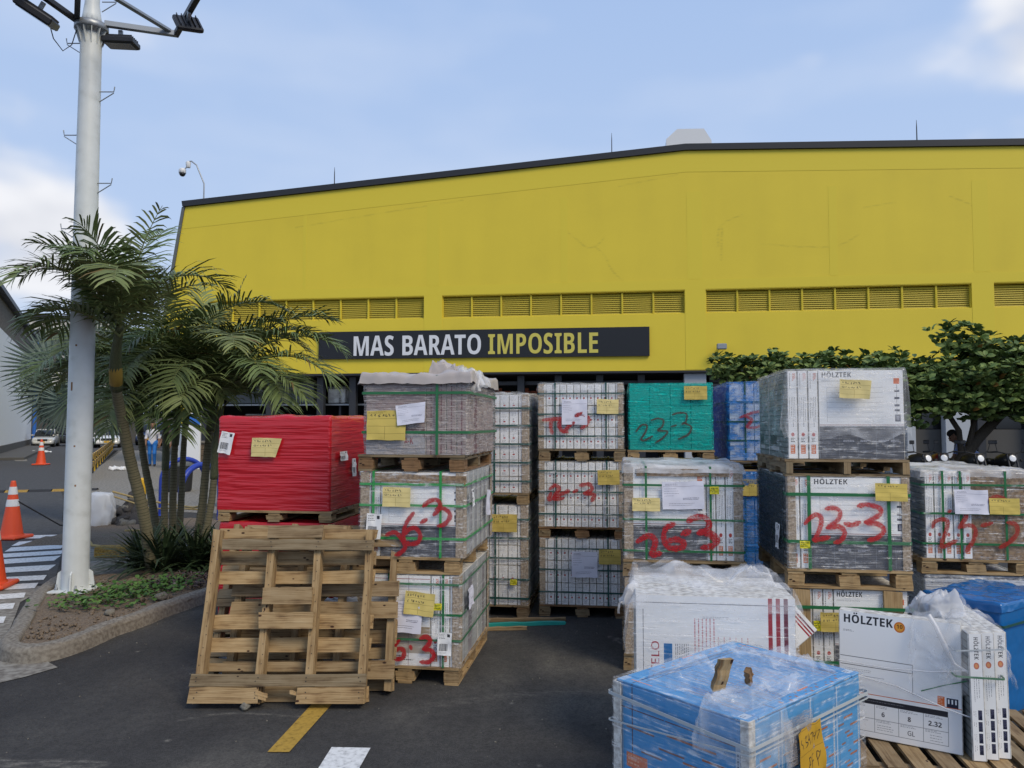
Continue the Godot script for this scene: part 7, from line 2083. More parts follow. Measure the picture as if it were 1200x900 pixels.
	obj("crown", crown_mesh([[Vector3(-0.6, 2.75, 0), Vector3(1.3, 0.55, 0.9)], [Vector3(-2.2, 2.75, 0), Vector3(1.3, 0.52, 0.9)], [Vector3(-3.5, 2.85, 0), Vector3(0.95, 0.42, 0.7)], [Vector3(-4.1, 3.05, 0.1), Vector3(0.35, 0.3, 0.35)], [Vector3(-2.9, 3.2, 0), Vector3(0.4, 0.22, 0.4)], [Vector3(-1.5, 3.22, 0.1), Vector3(0.5, 0.2, 0.4)], [Vector3(-0.2, 3.18, 0), Vector3(0.5, 0.25, 0.4)], [Vector3(-1.3, 2.2, 0.2), Vector3(1.5, 0.4, 0.6)], [Vector3(0.4, 2.4, 0), Vector3(0.9, 0.5, 0.7)]], 1250, 6, 0.175, 6, Color(0.06, 0.10, 0.03), Color(0.21, 0.28, 0.085), 0.006), M.leaf, t2)
	# single sprays that stick out of the crown
	var sp := begin()
	for e in [[Vector3(-4.25, 3.1, 0), 12, 0.3], [Vector3(-4.2, 2.9, 0.1), 9, 0.3], [Vector3(-3.9, 2.5, 0.2), 7, 0.3], [Vector3(-2.9, 3.2, 0), 9, 0.3], [Vector3(-1.7, 3.22, 0), 9, 0.3], [Vector3(-0.7, 3.2, 0), 9, 0.3], [Vector3(0.5, 3.1, 0), 9, 0.3]]:
		for k in e[1]:
			var fw := Vector3(r.randf_range(-1, 0.6), r.randf_range(-0.3, 0.8), r.randf_range(-0.6, 0.6)).normalized()
			var up := (Vector3.UP - fw * fw.y).normalized()
			leaf_tris(sp, e[0] + Vector3(r.randfn(), r.randfn() * 0.7, r.randfn() * 0.5) * e[2] * 0.6, Basis(up.cross(fw).normalized(), up, fw), r.randf_range(0.16, 0.24), r.randf_range(0.10, 0.14), Color(0.03, 0.06, 0.02).lerp(Color(0.08, 0.13, 0.045), r.randf()))
	obj("sprays", sp.commit(), M.leaf, t2)
	branchy(t2, "twig", [[[Vector3(-3.4, 2.6, 0), Vector3(-4.0, 2.9, 0), Vector3(-4.4, 3.3, 0)], [0.025, 0.015, 0.006]], [[Vector3(-3.9, 2.85, 0), Vector3(-4.3, 2.75, 0.1)], [0.015, 0.006]]], "bark")
	# ---- trees at the end of the road
	var far := [[-44.0, -74.0, 1.0, "dark tree behind the far cars, beside the white hall"], [-38.0, -78.0, 1.15, "dark tree behind the far cars, seen left of the mast"], [-31.0, -76.0, 1.05, "dark tree behind the far white car, right of the mast"], [-25.0, -74.0, 1.2, "dark tree at the road's end behind the palm trunks"], [-20.0, -62.0, 0.9, "dark tree left of the warehouse corner, behind the palms"]]
	for k in far.size():
		var e: Array = far[k]
		var t := thing("shade_tree", e[3], "tree", Vector3(e[0], 0, e[1]), 0, "trees at the end of the road")
		var s: float = e[2]
		obj("trunk", tube([Vector3(0, 0, 0), Vector3(0.1, 1.6, 0), Vector3(0.2, 3.2 * s, 0)], [0.3, 0.24, 0.14], 8), M.bark, t)
		obj("crown", crown_mesh([[Vector3(0, 3.4 * s, 0), Vector3(3.6, 1.9 * s, 2.4)], [Vector3(-1.8, 2.6 * s, 0.3), Vector3(2.4, 1.3, 2.0)], [Vector3(2.0, 2.5 * s, 0.4), Vector3(2.3, 1.3, 2.0)], [Vector3(0.5, 4.6 * s, 0), Vector3(1.9, 1.0, 1.6)]], 420, 5, 0.55, 700 + k, Color(0.016, 0.028, 0.012), Color(0.055, 0.08, 0.03), 0.0), M.leaf, t)

# ------------------------------------------------------------------ things in the street
func cone_thing(label: String, at: Vector3, turn: float, s := 1.0) -> void:
	var c := thing("traffic_cone", label, "traffic cone", at, turn, "orange traffic cones in the road")
	c.scale = Vector3.ONE * s
	obj("base", box(Vector3(0.40, 0.045, 0.40), 1, 0.015), M.cone_orange, c)
	var R := func(y: float) -> float: return lerpf(0.148, 0.032, (y - 0.045) / 0.775)
	obj("body", lathe([Vector2(R.call(0.045) + 0.015, 0.045), Vector2(R.call(0.07), 0.07), Vector2(R.call(0.42), 0.42), Vector2(R.call(0.80), 0.80), Vector2(0.026, 0.825), Vector2(0.012, 0.825), Vector2(0.010, 0.78)], 24), M.cone_orange, c)
	for e in [[0.46, 0.56], [0.63, 0.74]]:
		obj("reflective_band", lathe([Vector2(R.call(e[0]) + 0.0005, e[0]), Vector2(R.call(e[0]) + 0.003, e[0] + 0.002), Vector2(R.call(e[1]) + 0.003, e[1] - 0.002), Vector2(R.call(e[1]) + 0.0005, e[1])], 24), M.cone_white, c)

func car(label: String, at: Vector3, turn: float, body: Color, s := 1.0, boxy := false) -> void:
	var c := thing("parked_car", label, "car", at, turn, "cars parked at the end of the road")
	c.scale = Vector3.ONE * s
	var paint := mat("car_paint_%d" % M.size(), body, 0.3, {"clearcoat_enabled": true, "clearcoat": 0.6, "clearcoat_roughness": 0.1})
	# lower body: sections along the length (front at +z), each a rounded outline
	var secs := [[2.1, 0.62, 0.42, 0.30], [2.02, 0.78, 0.62, 0.22], [1.4, 0.84, 0.80, 0.20], [0.75, 0.86, 0.90, 0.20], [-0.9, 0.86, 0.93, 0.20], [-1.7, 0.84, 0.92, 0.22], [-2.05, 0.76, 0.80, 0.28], [-2.12, 0.66, 0.60, 0.36]]
	var loft := func(sc: Array) -> ArrayMesh:
		var n := 20
		var pos := func(i: int, j: int) -> Vector3:
			var jj := clampi(j - 1, 0, sc.size() - 1)
			var e: Array = sc[jj]
			var cy: float = (e[2] + e[3]) / 2
			if j == 0 or j == sc.size() + 1: return Vector3(0, cy, e[0])
			var a := TAU * i / n
			var cx := signf(cos(a)) * pow(absf(cos(a)), 0.42)
			var sy := signf(sin(a)) * pow(absf(sin(a)), 0.42)
			return Vector3(cx * e[1], cy + sy * (e[2] - e[3]) / 2, e[0])
		return sheet(n, sc.size() + 1, pos, func(i: int, j: int) -> Vector2: return Vector2(i, j), false, true)
	obj("body", loft.call(secs), paint, c)
	var rf := 0.25 if not boxy else 0.5
	var cab := [[0.95, 0.76, 0.93, 0.80], [0.30 + rf, 0.70, 1.30, 0.84], [0.1, 0.64, 1.44, 0.84], [-0.8, 0.64, 1.46, 0.84], [-1.25 - rf * 0.3, 0.66, 1.34, 0.84], [-1.75, 0.74, 0.96, 0.82]]
	obj("cabin", loft.call(cab), M.glass_dark, c)
	obj("roof", loft.call([[0.28, 0.60, 1.455, 1.40], [0.0, 0.63, 1.49, 1.41], [-0.8, 0.63, 1.50, 1.42], [-1.2, 0.60, 1.44, 1.38]]), paint, c)
	for sx in [-1, 1]:
		obj("pillar", tube([Vector3(sx * 0.75, 0.93, 0.88), Vector3(sx * 0.64, 1.43, 0.2)], [0.03], 6), paint, c)
		obj("pillar", tube([Vector3(sx * 0.75, 0.95, -1.62), Vector3(sx * 0.65, 1.43, -1.05)], [0.05], 6), paint, c)
		obj("mirror", box(Vector3(0.2, 0.12, 0.09), 1, 0.03), paint, c, Vector3(sx * 0.93, 0.92, 0.62))
		obj("headlight", box(Vector3(0.34, 0.13, 0.10), 1, 0.03), M.white_paint, c, Vector3(sx * 0.56, 0.58, 2.0), Vector3(0, sx * 0.25, 0))
		for z in [1.35, -1.35]:
			var w := obj("wheel", lathe([Vector2(0.0, -0.1), Vector2(0.2, -0.1), Vector2(0.30, -0.1), Vector2(0.315, -0.06), Vector2(0.315, 0.06), Vector2(0.30, 0.1), Vector2(0.2, 0.1), Vector2(0, 0.1)], 18), M.rubber, c, Vector3(sx * 0.74, 0.315, z), Vector3(0, 0, PI / 2))
			obj("rim", lathe([Vector2(0, -0.012), Vector2(0.19, -0.012), Vector2(0.19, 0.012), Vector2(0, 0.02)], 14), M.galvanised, w, Vector3(0, -sx * 0.103, 0))
	obj("grille", box(Vector3(0.72, 0.15, 0.06), 1, 0.01), M.black_metal, c, Vector3(0, 0.52, 2.07))
	obj("bumper", box(Vector3(1.36, 0.10, 0.12), 1, 0.03), paint if not boxy else M.galvanised, c, Vector3(0, 0.34, 2.03))
	obj("number_plate", box(Vector3(0.34, 0.13, 0.03), 1, 0.004), M.yellow_paint, c, Vector3(0, 0.36, 2.10))

func motorcycle(label: String, at: Vector3, turn: float, paint: String) -> void:
	var c := thing("motorcycle", label, "motorcycle", at, turn, "motorcycles parked under the tree")
	for z in [0.66, -0.62]:
		var w := obj("wheel", lathe([Vector2(0.22, -0.045), Vector2(0.285, -0.045), Vector2(0.305, 0.0), Vector2(0.285, 0.045), Vector2(0.22, 0.045), Vector2(0.22, -0.045)], 24), M.rubber, c, Vector3(0, 0.305, z), Vector3(0, 0, PI / 2))
		obj("hub", lathe([Vector2(0, -0.05), Vector2(0.06, -0.05), Vector2(0.06, 0.05), Vector2(0, 0.05)], 12), M.galvanised, w)
		for k in 6: obj("spoke", tube([Vector3(0.05, 0, 0), Vector3(0.23, 0, 0)], [0.008], 5), M.galvanised, w, Vector3.ZERO, Vector3(0, k * PI / 3, 0))
	for s in [-1, 1]:
		obj("fork", tube([Vector3(s * 0.085, 0.305, 0.66), Vector3(s * 0.09, 0.98, 0.42)], [0.024], 8), M.black_metal, c)
		obj("grip", tube([Vector3(s * 0.24, 1.04, 0.33), Vector3(s * 0.37, 1.03, 0.27)], [0.018], 8), M.rubber, c)
		obj("mirror_stalk", tube([Vector3(s * 0.25, 1.05, 0.34), Vector3(s * 0.30, 1.24, 0.36)], [0.007], 6), M.black_metal, c)
		obj("mirror", box(Vector3(0.13, 0.085, 0.025), 1, 0.012), M.black_metal, c, Vector3(s * 0.32, 1.21, 0.36))
		obj("indicator", lathe([Vector2(0, -0.03), Vector2(0.03, -0.02), Vector2(0.03, 0.02), Vector2(0, 0.03)], 10), M.rubber, c, Vector3(s * 0.17, 0.86, 0.48))
	obj("handlebar", tube([Vector3(-0.25, 1.04, 0.33), Vector3(-0.08, 1.0, 0.40), Vector3(0.08, 1.0, 0.40), Vector3(0.25, 1.04, 0.33)], [0.014], 8), M.black_metal, c)
	obj("fender", sheet(10, 4, func(i: int, j: int) -> Vector3: return Vector3((j / 4.0 - 0.5) * 0.12, 0.305 + sin(0.5 + i * 0.2) * 0.34, 0.66 + cos(0.5 + i * 0.2) * 0.34), func(i: int, j: int) -> Vector2: return Vector2(i, j)), M[paint], c)
	obj("headlight", lathe([Vector2(0, -0.09), Vector2(0.06, -0.07), Vector2(0.088, 0.0), Vector2(0.095, 0.012), Vector2(0.095, 0.024), Vector2(0.072, 0.024)], 20), M.black_metal, c, Vector3(0, 0.90, 0.46), Vector3(PI / 2 - 0.25, 0, 0))
	obj("headlight_glass", lathe([Vector2(0.072, 0.0), Vector2(0.06, 0.006), Vector2(0.03, 0.010), Vector2(0, 0.011)], 20), M.headlight, c, Vector3(0, 0.905, 0.48), Vector3(PI / 2 - 0.25, 0, 0))
	obj("tank", lathe([Vector2(0, -0.30), Vector2(0.09, -0.27), Vector2(0.15, -0.10), Vector2(0.165, 0.10), Vector2(0.12, 0.24), Vector2(0, 0.28)], 18), M[paint], c, Vector3(0, 0.83, 0.12), Vector3(PI / 2 - 0.08, 0, 0))
	obj("seat", box(Vector3(0.26, 0.10, 0.66), 1, 0.045), M.rubber, c, Vector3(0, 0.76, -0.46))
	obj("engine", box(Vector3(0.30, 0.34, 0.36), 1, 0.04), M.black_metal, c, Vector3(0, 0.32, 0.06))
	obj("frame", tube([Vector3(0, 0.95, 0.38), Vector3(0, 0.45, 0.30), Vector3(0, 0.34, 0.0), Vector3(0, 0.5, -0.35), Vector3(0, 0.74, -0.7)], [0.022], 8), M.black_metal, c)
	obj("swingarm", tube([Vector3(0.07, 0.40, -0.1), Vector3(0.09, 0.305, -0.62)], [0.022], 8), M.galvanised, c)
	obj("exhaust", tube([Vector3(0.10, 0.45, 0.22), Vector3(0.15, 0.28, 0.10), Vector3(0.17, 0.30, -0.25), Vector3(0.18, 0.40, -0.80)], [0.02, 0.022, 0.04, 0.045], 10), M.galvanised, c)
	obj("number_plate", box(Vector3(0.18, 0.14, 0.01), 1, 0.003), M.yellow_paint, c, Vector3(0, 0.55, -0.93), Vector3(0.3, 0, 0))
	obj("side_panel", box(Vector3(0.24, 0.18, 0.34), 1, 0.05), M[paint], c, Vector3(0, 0.58, -0.35))

func build_street() -> void:
	mat("headlight", Color(0.92, 0.93, 0.95), 0.12, {"clearcoat_enabled": true, "clearcoat": 1.0})
	mat("dark_red_paint", Color(0.16, 0.012, 0.015), 0.35)
	cone_thing("nearest orange traffic cone, cut off by the photo's left edge", Vector3(-5.26, 0.01, -7.82), 0.2, 1.02)
	cone_thing("orange traffic cone with two white bands behind the nearest one", Vector3(-7.2, 0.008, -11.15), -0.1)
	cone_thing("small far orange cone alone in the middle of the road", Vector3(-19.0, 0.004, -31.1), 0.1, 1.25)
	# black and yellow barrier along the road's right side
	var a := Vector3(-12.3, 0, -22.4)
	var b := Vector3(-26.5, 0, -51.3)
	var br := thing("crash_barrier", "yellow and black striped low barrier running back along the road", "barrier", a, atan2(-(b - a).z, (b - a).x))
	var L := (b - a).length()
	var seg := 0.62
	var n := int(L / seg)
	var pc := box(Vector3(seg - 0.005, 0.17, 0.05), 1, 0.008)
	for k in n:
		for y in [0.28, 0.54]:
			obj("panel", pc, M.yellow_paint if (k + (1 if y > 0.4 else 0)) % 2 == 0 else M.black_paint, br, Vector3((k + 0.5) * seg, y, 0))
		if k % 2 == 0: obj("post", box(Vector3(0.09, 0.62, 0.07), 1, 0.006), M.yellow_paint if k % 4 == 0 else M.black_paint, br, Vector3((k + 0.5) * seg, 0, -0.062))
	# parked cars
	car("old pale car parked beside the white hall, facing the camera", Vector3(-34.2, 0.004, -56.5), 0.42, Color(0.52, 0.53, 0.52), 0.86, true)
	car("dark blue grey car parked between the pale one and the lamp mast", Vector3(-33.4, 0.004, -58.6), 1.0, Color(0.05, 0.06, 0.085), 0.95)
	car("white car seen between the lamp mast and the palms, facing the camera", Vector3(-28.8, 0.004, -55.0), 0.42, Color(0.75, 0.76, 0.78))
	car("dark blue car behind the white one at the end of the road", Vector3(-28.9, 0.004, -62.0), 0.3, Color(0.02, 0.035, 0.10), 1.2, true)
	car("black car behind the palms at the end of the barrier", Vector3(-26.5, 0.004, -60.0), 0.4, Color(0.02, 0.02, 0.025), 1.1)
	var rs := thing("red_awning", "small red awning far behind the parked cars", "awning", Vector3(-38.5, 0, -66.0), 0.3)
	obj("canopy", prism(poly([[-0.8, 2.3], [0.8, 2.3], [0.5, 3.0], [-0.5, 3.0]]), -0.8, 0.8), M.dark_red_paint, rs)
	for x in [-0.7, 0.7]: obj("post", tube([Vector3(x, 0, 0), Vector3(x, 2.4, 0)], [0.05], 6), M.galvanised, rs)
	var fence := thing("boundary_wall", "low dark wall under the trees at the end of the road", "wall", Vector3(-34, 0, -68), 0.28)
	obj("wall", box(Vector3(40, 2.2, 0.3), 1, 0.02), M.grey_wall, fence)
	for k in 14: obj("pier", box(Vector3(0.4, 2.4, 0.4), 1, 0.02), M.grey_box, fence, Vector3(-18.8 + k * 2.9, 0, 0.06))
	# motorcycles under the tree
	motorcycle("motorcycle with a bright round headlight, leftmost under the tree", Vector3(8.98, 0, -17.3), 0.25, "black_paint")
	motorcycle("motorcycle second from the left under the tree, dim headlight", Vector3(9.62, 0, -17.5), -0.15, "dark_red_paint")
	motorcycle("motorcycle third from the left, the bending man's hand near its headlight", Vector3(10.18, 0, -17.25), 0.05, "black_paint")
	motorcycle("motorcycle rightmost in the photo, bright headlight right of the bending man", Vector3(10.98, 0, -17.3), -0.1, "black_paint")
	motorcycle("motorcycle between the load stacks, mostly hidden by the tall right stack", Vector3(8.2, 0, -17.6), 0.2, "black_paint")

# ------------------------------------------------------------------ people
func smin(a: float, b: float, k: float) -> float:
	var h := maxf(k - absf(a - b), 0.0) / k
	return minf(a, b) - h * h * k * 0.25

# surface nets over tapered bones: [from, to, radius, radius, colour]
func body_into(st: SurfaceTool, bones: Array, cell: float, k: float) -> void:
	var lo := Vector3(99, 99, 99)
	var hi := -lo
	for b in bones:
		var r := maxf(b[2], b[3]) + cell * 2.5
		for q in 2:
			lo = lo.min(b[q] - Vector3(r, r, r))
			hi = hi.max(b[q] + Vector3(r, r, r))
	var nx := int((hi.x - lo.x) / cell) + 2
	var ny := int((hi.y - lo.y) / cell) + 2
	var nz := int((hi.z - lo.z) / cell) + 2
	var val := PackedFloat32Array()
	val.resize(nx * ny * nz)
	val.fill(1.0)
	for b in bones:
		var A: Vector3 = b[0]
		var B: Vector3 = b[1]
		var ra: float = b[2]
		var rb: float = b[3]
		var ab := B - A
		var l2 := maxf(ab.length_squared(), 1e-9)
		var R := maxf(ra, rb) + maxf(k, cell * 2.2)
		var mn := (A.min(B) - Vector3(R, R, R) - lo) / cell
		var mx := (A.max(B) + Vector3(R, R, R) - lo) / cell
		for z in range(maxi(0, int(mn.z)), mini(nz, int(mx.z) + 2)):
			for y in range(maxi(0, int(mn.y)), mini(ny, int(mx.y) + 2)):
				var o := (z * ny + y) * nx
				for x in range(maxi(0, int(mn.x)), mini(nx, int(mx.x) + 2)):
					var p := lo + Vector3(x, y, z) * cell
					var t := clampf((p - A).dot(ab) / l2, 0, 1)
					var d := (p - A - ab * t).length() - lerpf(ra, rb, t)
					val[o + x] = smin(val[o + x], d, k)
	var ids := {}
	var V := []
	for z in nz - 1:
		for y in ny - 1:
			for x in nx - 1:
				var i := (z * ny + y) * nx + x
				var c := 0
				var s := Vector3.ZERO
				var cs := [i, i + 1, i + nx, i + nx + 1, i + nx * ny, i + nx * ny + 1, i + nx * ny + nx, i + nx * ny + nx + 1]
				var neg := 0
				for q in cs:
					if val[q] < 0: neg += 1
				if neg == 0 or neg == 8: continue
				for e in [[0, 1], [2, 3], [4, 5], [6, 7], [0, 2], [1, 3], [4, 6], [5, 7], [0, 4], [1, 5], [2, 6], [3, 7]]:
					var va: float = val[cs[e[0]]]
					var vb: float = val[cs[e[1]]]
					if (va < 0) != (vb < 0):
						var t := va / (va - vb)
						var pa := Vector3(e[0] & 1, (e[0] >> 1) & 1, e[0] >> 2)
						var pb := Vector3(e[1] & 1, (e[1] >> 1) & 1, e[1] >> 2)
						s += pa.lerp(pb, t)
						c += 1
				ids[i] = V.size()
				V.append(lo + (Vector3(x, y, z) + s / c) * cell)
	var G := func(i: int) -> Vector3:
		return Vector3(val[i + 1] - val[i], val[i + nx] - val[i], val[i + nx * ny] - val[i])
	for i in ids:
		for ax in 3:
			var st1: int = [1, nx, nx * ny][ax]
			if (val[i] < 0) == (val[i + st1] < 0): continue
			var u: int = [nx, nx * ny, 1][ax]
			var w: int = [nx * ny, 1, nx][ax]
			if not (ids.has(i - u) and ids.has(i - w) and ids.has(i - u - w)): continue
			var q := [ids[i], ids[i - u], ids[i - u - w], ids[i - w]]
			var out := Vector3.ZERO
			out[ax] = 1.0 if val[i] < 0 else -1.0
			for tr in [[0, 1, 2], [0, 2, 3]]:
				var p := [V[q[tr[0]]], V[q[tr[1]]], V[q[tr[2]]]]
				var n: Vector3 = (p[1] - p[0]).cross(p[2] - p[0])
				var ord := [0, 2, 1] if n.dot(out) > 0 else [0, 1, 2]
				for m in ord:
					var pt: Vector3 = p[m]
					var best := 9.0
					var col: Color = Color.WHITE
					for b in bones:
						var ab: Vector3 = b[1] - b[0]
						var t := clampf((pt - b[0]).dot(ab) / maxf(ab.length_squared(), 1e-9), 0, 1)
						var d: float = (pt - b[0] - ab * t).length() - lerpf(b[2], b[3], t)
						if d < best:
							best = d
							col = b[4]
					st.set_color(col)
					st.set_normal(_field_normal(bones, pt, k))
					st.set_uv(Vector2.ZERO)
					st.add_vertex(pt)

func _field_normal(bones: Array, p: Vector3, k: float) -> Vector3:
	var g := Vector3.ZERO
	for b in bones:
		var ab: Vector3 = b[1] - b[0]
		var t := clampf((p - b[0]).dot(ab) / maxf(ab.length_squared(), 1e-9), 0, 1)
		var v: Vector3 = p - b[0] - ab * t
		var d: float = v.length() - lerpf(b[2], b[3], t)
		if d < 0.12: g += v.normalized() * exp(-d / maxf(k * 0.45, 0.006))
	return g.normalized() if g.length() > 1e-6 else Vector3.UP

func hand_bones(w: Vector3, dir: Vector3, side: Vector3, skin: Color) -> Array:
	# a palm and five unequal, slightly curled fingers, from the wrist w
	var f := dir.normalized()
	var s := (side - f * side.dot(f)).normalized()
	var n := f.cross(s)
	var out := [[w, w + f * 0.05, 0.024, 0.026, skin], [w + f * 0.03 - s * 0.02, w + f * 0.085 - s * 0.028, 0.016, 0.014, skin], [w + f * 0.03 + s * 0.02, w + f * 0.085 + s * 0.028, 0.016, 0.014, skin]]
	var ls := [0.066, 0.076, 0.071, 0.056]
	for k in 4:
		var b := w + f * 0.085 + s * (0.03 - k * 0.02)
		var m: Vector3 = b + f * ls[k] * 0.5 + n * 0.008
		out.append([b, m, 0.0095, 0.0088, skin])
		out.append([m, m + f * ls[k] * 0.42 + n * 0.028, 0.0088, 0.0078, skin])
	var tb := w + f * 0.03 + s * 0.03
	out.append([tb, tb + f * 0.035 + s * 0.03, 0.013, 0.0105, skin])
	out.append([tb + f * 0.035 + s * 0.03, tb + f * 0.062 + s * 0.034 + n * 0.012, 0.0105, 0.009, skin])
	return out

func person(label: String, at: Vector3, turn: float, J: Dictionary, cl: Dictionary) -> void:
	var p := thing("person", label, "person", at, turn)
	var skin: Color = cl.skin
	var sh: Color = cl.shirt
	var tr: Color = cl.trousers
	var low: Color = cl.get("shin", tr)
	var B := []
	B.append([J.pelvis, J.chest, 0.135, 0.145, sh])
	B.append([J.pelvis + Vector3(0.07, -0.02, 0), J.pelvis + Vector3(-0.07, -0.02, 0), 0.125, 0.125, tr])
	B.append([J.chest + J.sx * 0.15, J.chest - J.sx * 0.15, 0.085, 0.085, sh])
	B.append([J.chest, J.neck, 0.09, 0.055, sh])
	B.append([J.neck, J.head, 0.052, 0.06, skin])
	for s in ["l", "r"]:
		B.append([J["sh_" + s], J["el_" + s], 0.058, 0.045, sh])
		B.append([J["el_" + s], J["wr_" + s], 0.040, 0.028, skin])
		B.append([J["hip_" + s], J["kn_" + s], 0.092, 0.066, tr])
		B.append([J["kn_" + s], J["an_" + s], 0.064 if low == tr else 0.055, 0.05 if low == tr else 0.038, low])
		B.append([J["an_" + s] + Vector3(0, -0.04, -0.03), J["an_" + s] + J.face * 0.15 + Vector3(0, -0.055, 0), 0.042, 0.034, cl.shoes])
	var st := begin()
	body_into(st, B, 0.018, 0.05)
	# head with brow, nose, jaw and ears on a finer grid
	var h: Vector3 = J.head
	var f: Vector3 = J.face
	var up: Vector3 = J.up
	var sd := f.cross(up).normalized()
	var H := [[h + up * 0.05 - f * 0.02, h + up * 0.13 - f * 0.025, 0.088, 0.09, skin], [h + up * 0.0 + f * 0.03, h + up * 0.06 + f * 0.03, 0.052, 0.068, skin], [h + up * 0.075 + f * 0.088, h + up * 0.045 + f * 0.108, 0.010, 0.016, skin], [h - up * 0.03, h + up * 0.02, 0.05, 0.055, skin]]
	for s in [-1, 1]:
		H.append([h + up * 0.05 + sd * s * 0.088, h + up * 0.09 + sd * s * 0.093 - f * 0.01, 0.014, 0.018, skin])
		H.append([h + up * 0.088 + sd * s * 0.032 + f * 0.076, h + up * 0.088 + sd * s * 0.030 + f * 0.080, 0.010, 0.010, Color(0.03, 0.025, 0.02)])
	H.append([h + up * 0.012 + f * 0.078 - sd * 0.02, h + up * 0.012 + f * 0.078 + sd * 0.02, 0.008, 0.008, Color(0.22, 0.08, 0.07)])
	body_into(st, H, 0.009, 0.02)
	for s in ["l", "r"]:
		var d: Vector3 = J["wr_" + s] - J["el_" + s]
		body_into(st, hand_bones(J["wr_" + s], d, f, skin), 0.0055, 0.007)
	obj("body", st.commit(), M.skin_cloth, p)
	var hs := begin()
	body_into(hs, [[h + up * 0.10 - f * 0.045, h + up * 0.165 - f * 0.02, 0.093, 0.085, cl.hair], [h + up * 0.17 + f * 0.02, h + up * 0.15 - f * 0.06, 0.062, 0.082, cl.hair], [h + up * 0.03 - f * 0.075, h + up * 0.12 - f * 0.08, 0.05, 0.06, cl.hair]], 0.012, 0.02)
	obj("hair", hs.commit(), M.skin_cloth, p)

func build_people() -> void:
	mat("skin_cloth", Color(1, 1, 1), 0.75, {"vertex_color_use_as_albedo": true})
	var stand := func(w: float, lean: float) -> Dictionary:
		return {"pelvis": Vector3(0, 0.94, 0), "chest": Vector3(0, 1.30, 0.02), "neck": Vector3(0, 1.45, 0.02), "head": Vector3(0, 1.55, 0.04), "sx": Vector3(1, 0, 0), "face": Vector3(0, 0, 1), "up": Vector3(0, 1, 0),
			"sh_l": Vector3(0.185, 1.37, 0.0), "el_l": Vector3(0.235, 1.09, -0.05), "wr_l": Vector3(0.235, 0.86, 0.05), "sh_r": Vector3(-0.185, 1.37, 0.0), "el_r": Vector3(-0.235, 1.09, 0.04), "wr_r": Vector3(-0.22, 0.87, 0.14),
			"hip_l": Vector3(0.09, 0.90, 0), "kn_l": Vector3(0.10, 0.50, 0.05 + w), "an_l": Vector3(0.10, 0.09, -0.02 + w * 0.8), "hip_r": Vector3(-0.09, 0.90, 0), "kn_r": Vector3(-0.10, 0.50, 0.05 - w), "an_r": Vector3(-0.10, 0.09, -0.05 - w * 1.6)}
	person("person in a white shirt and bright blue trousers walking behind the palms", Vector3(-14.1, 0.004, -30.2), 0.3, stand.call(0.10, 0.0), {"skin": Color(0.24, 0.13, 0.08), "shirt": Color(0.58, 0.58, 0.62), "trousers": Color(0.02, 0.17, 0.52), "shoes": Color(0.05, 0.05, 0.05), "hair": Color(0.02, 0.016, 0.014)})
	person("person in a dark shirt and pale shorts beside the one in blue trousers", Vector3(-13.25, 0.004, -29.6), -0.4, stand.call(0.04, 0.0), {"skin": Color(0.22, 0.12, 0.075), "shirt": Color(0.045, 0.032, 0.03), "trousers": Color(0.34, 0.33, 0.33), "shin": Color(0.22, 0.12, 0.075), "shoes": Color(0.04, 0.04, 0.04), "hair": Color(0.02, 0.016, 0.014)})
	# the man bending over a motorcycle, seen from his left side, facing left
	person("person in a light blue shirt bending over a motorcycle under the tree", Vector3(10.72, 0, -17.9), 0.0, {"pelvis": Vector3(0.0, 0.90, 0), "chest": Vector3(-0.26, 1.14, 0.02), "neck": Vector3(-0.37, 1.24, 0.02), "head": Vector3(-0.44, 1.29, 0.02), "sx": Vector3(0, 0, 1), "face": Vector3(-0.82, -0.57, 0.0), "up": Vector3(-0.57, 0.82, 0),
		"sh_l": Vector3(-0.27, 1.17, 0.20), "el_l": Vector3(-0.30, 0.98, 0.40), "wr_l": Vector3(-0.47, 0.93, 0.58), "sh_r": Vector3(-0.27, 1.17, -0.17), "el_r": Vector3(-0.36, 0.93, -0.12), "wr_r": Vector3(-0.54, 0.84, 0.05),
		"hip_l": Vector3(0.0, 0.87, 0.09), "kn_l": Vector3(-0.10, 0.48, 0.10), "an_l": Vector3(0.02, 0.09, 0.10), "hip_r": Vector3(0.0, 0.87, -0.09), "kn_r": Vector3(0.0, 0.47, -0.1), "an_r": Vector3(0.18, 0.09, -0.1)},
		{"skin": Color(0.23, 0.125, 0.08), "shirt": Color(0.25, 0.33, 0.62), "trousers": Color(0.03, 0.035, 0.05), "shoes": Color(0.03, 0.03, 0.03), "hair": Color(0.015, 0.012, 0.012)})

# ------------------------------------------------------------------ small things by the path
func stone_mesh(sd: int, r: float) -> ArrayMesh:
	var n := fnl(sd, 1.1, 3)
	var pos := func(i: int, j: int) -> Vector3:
		var a := TAU * i / 12.0
		var b := PI * j / 8.0 - PI / 2
		var d := Vector3(cos(b) * cos(a), sin(b) * 0.72, cos(b) * sin(a))
		return d * r * (1.0 + 0.45 * n.get_noise_3d(d.x, d.y, d.z))
	return sheet(12, 8, pos, func(i: int, j: int) -> Vector2: return Vector2(i, j), false, true)

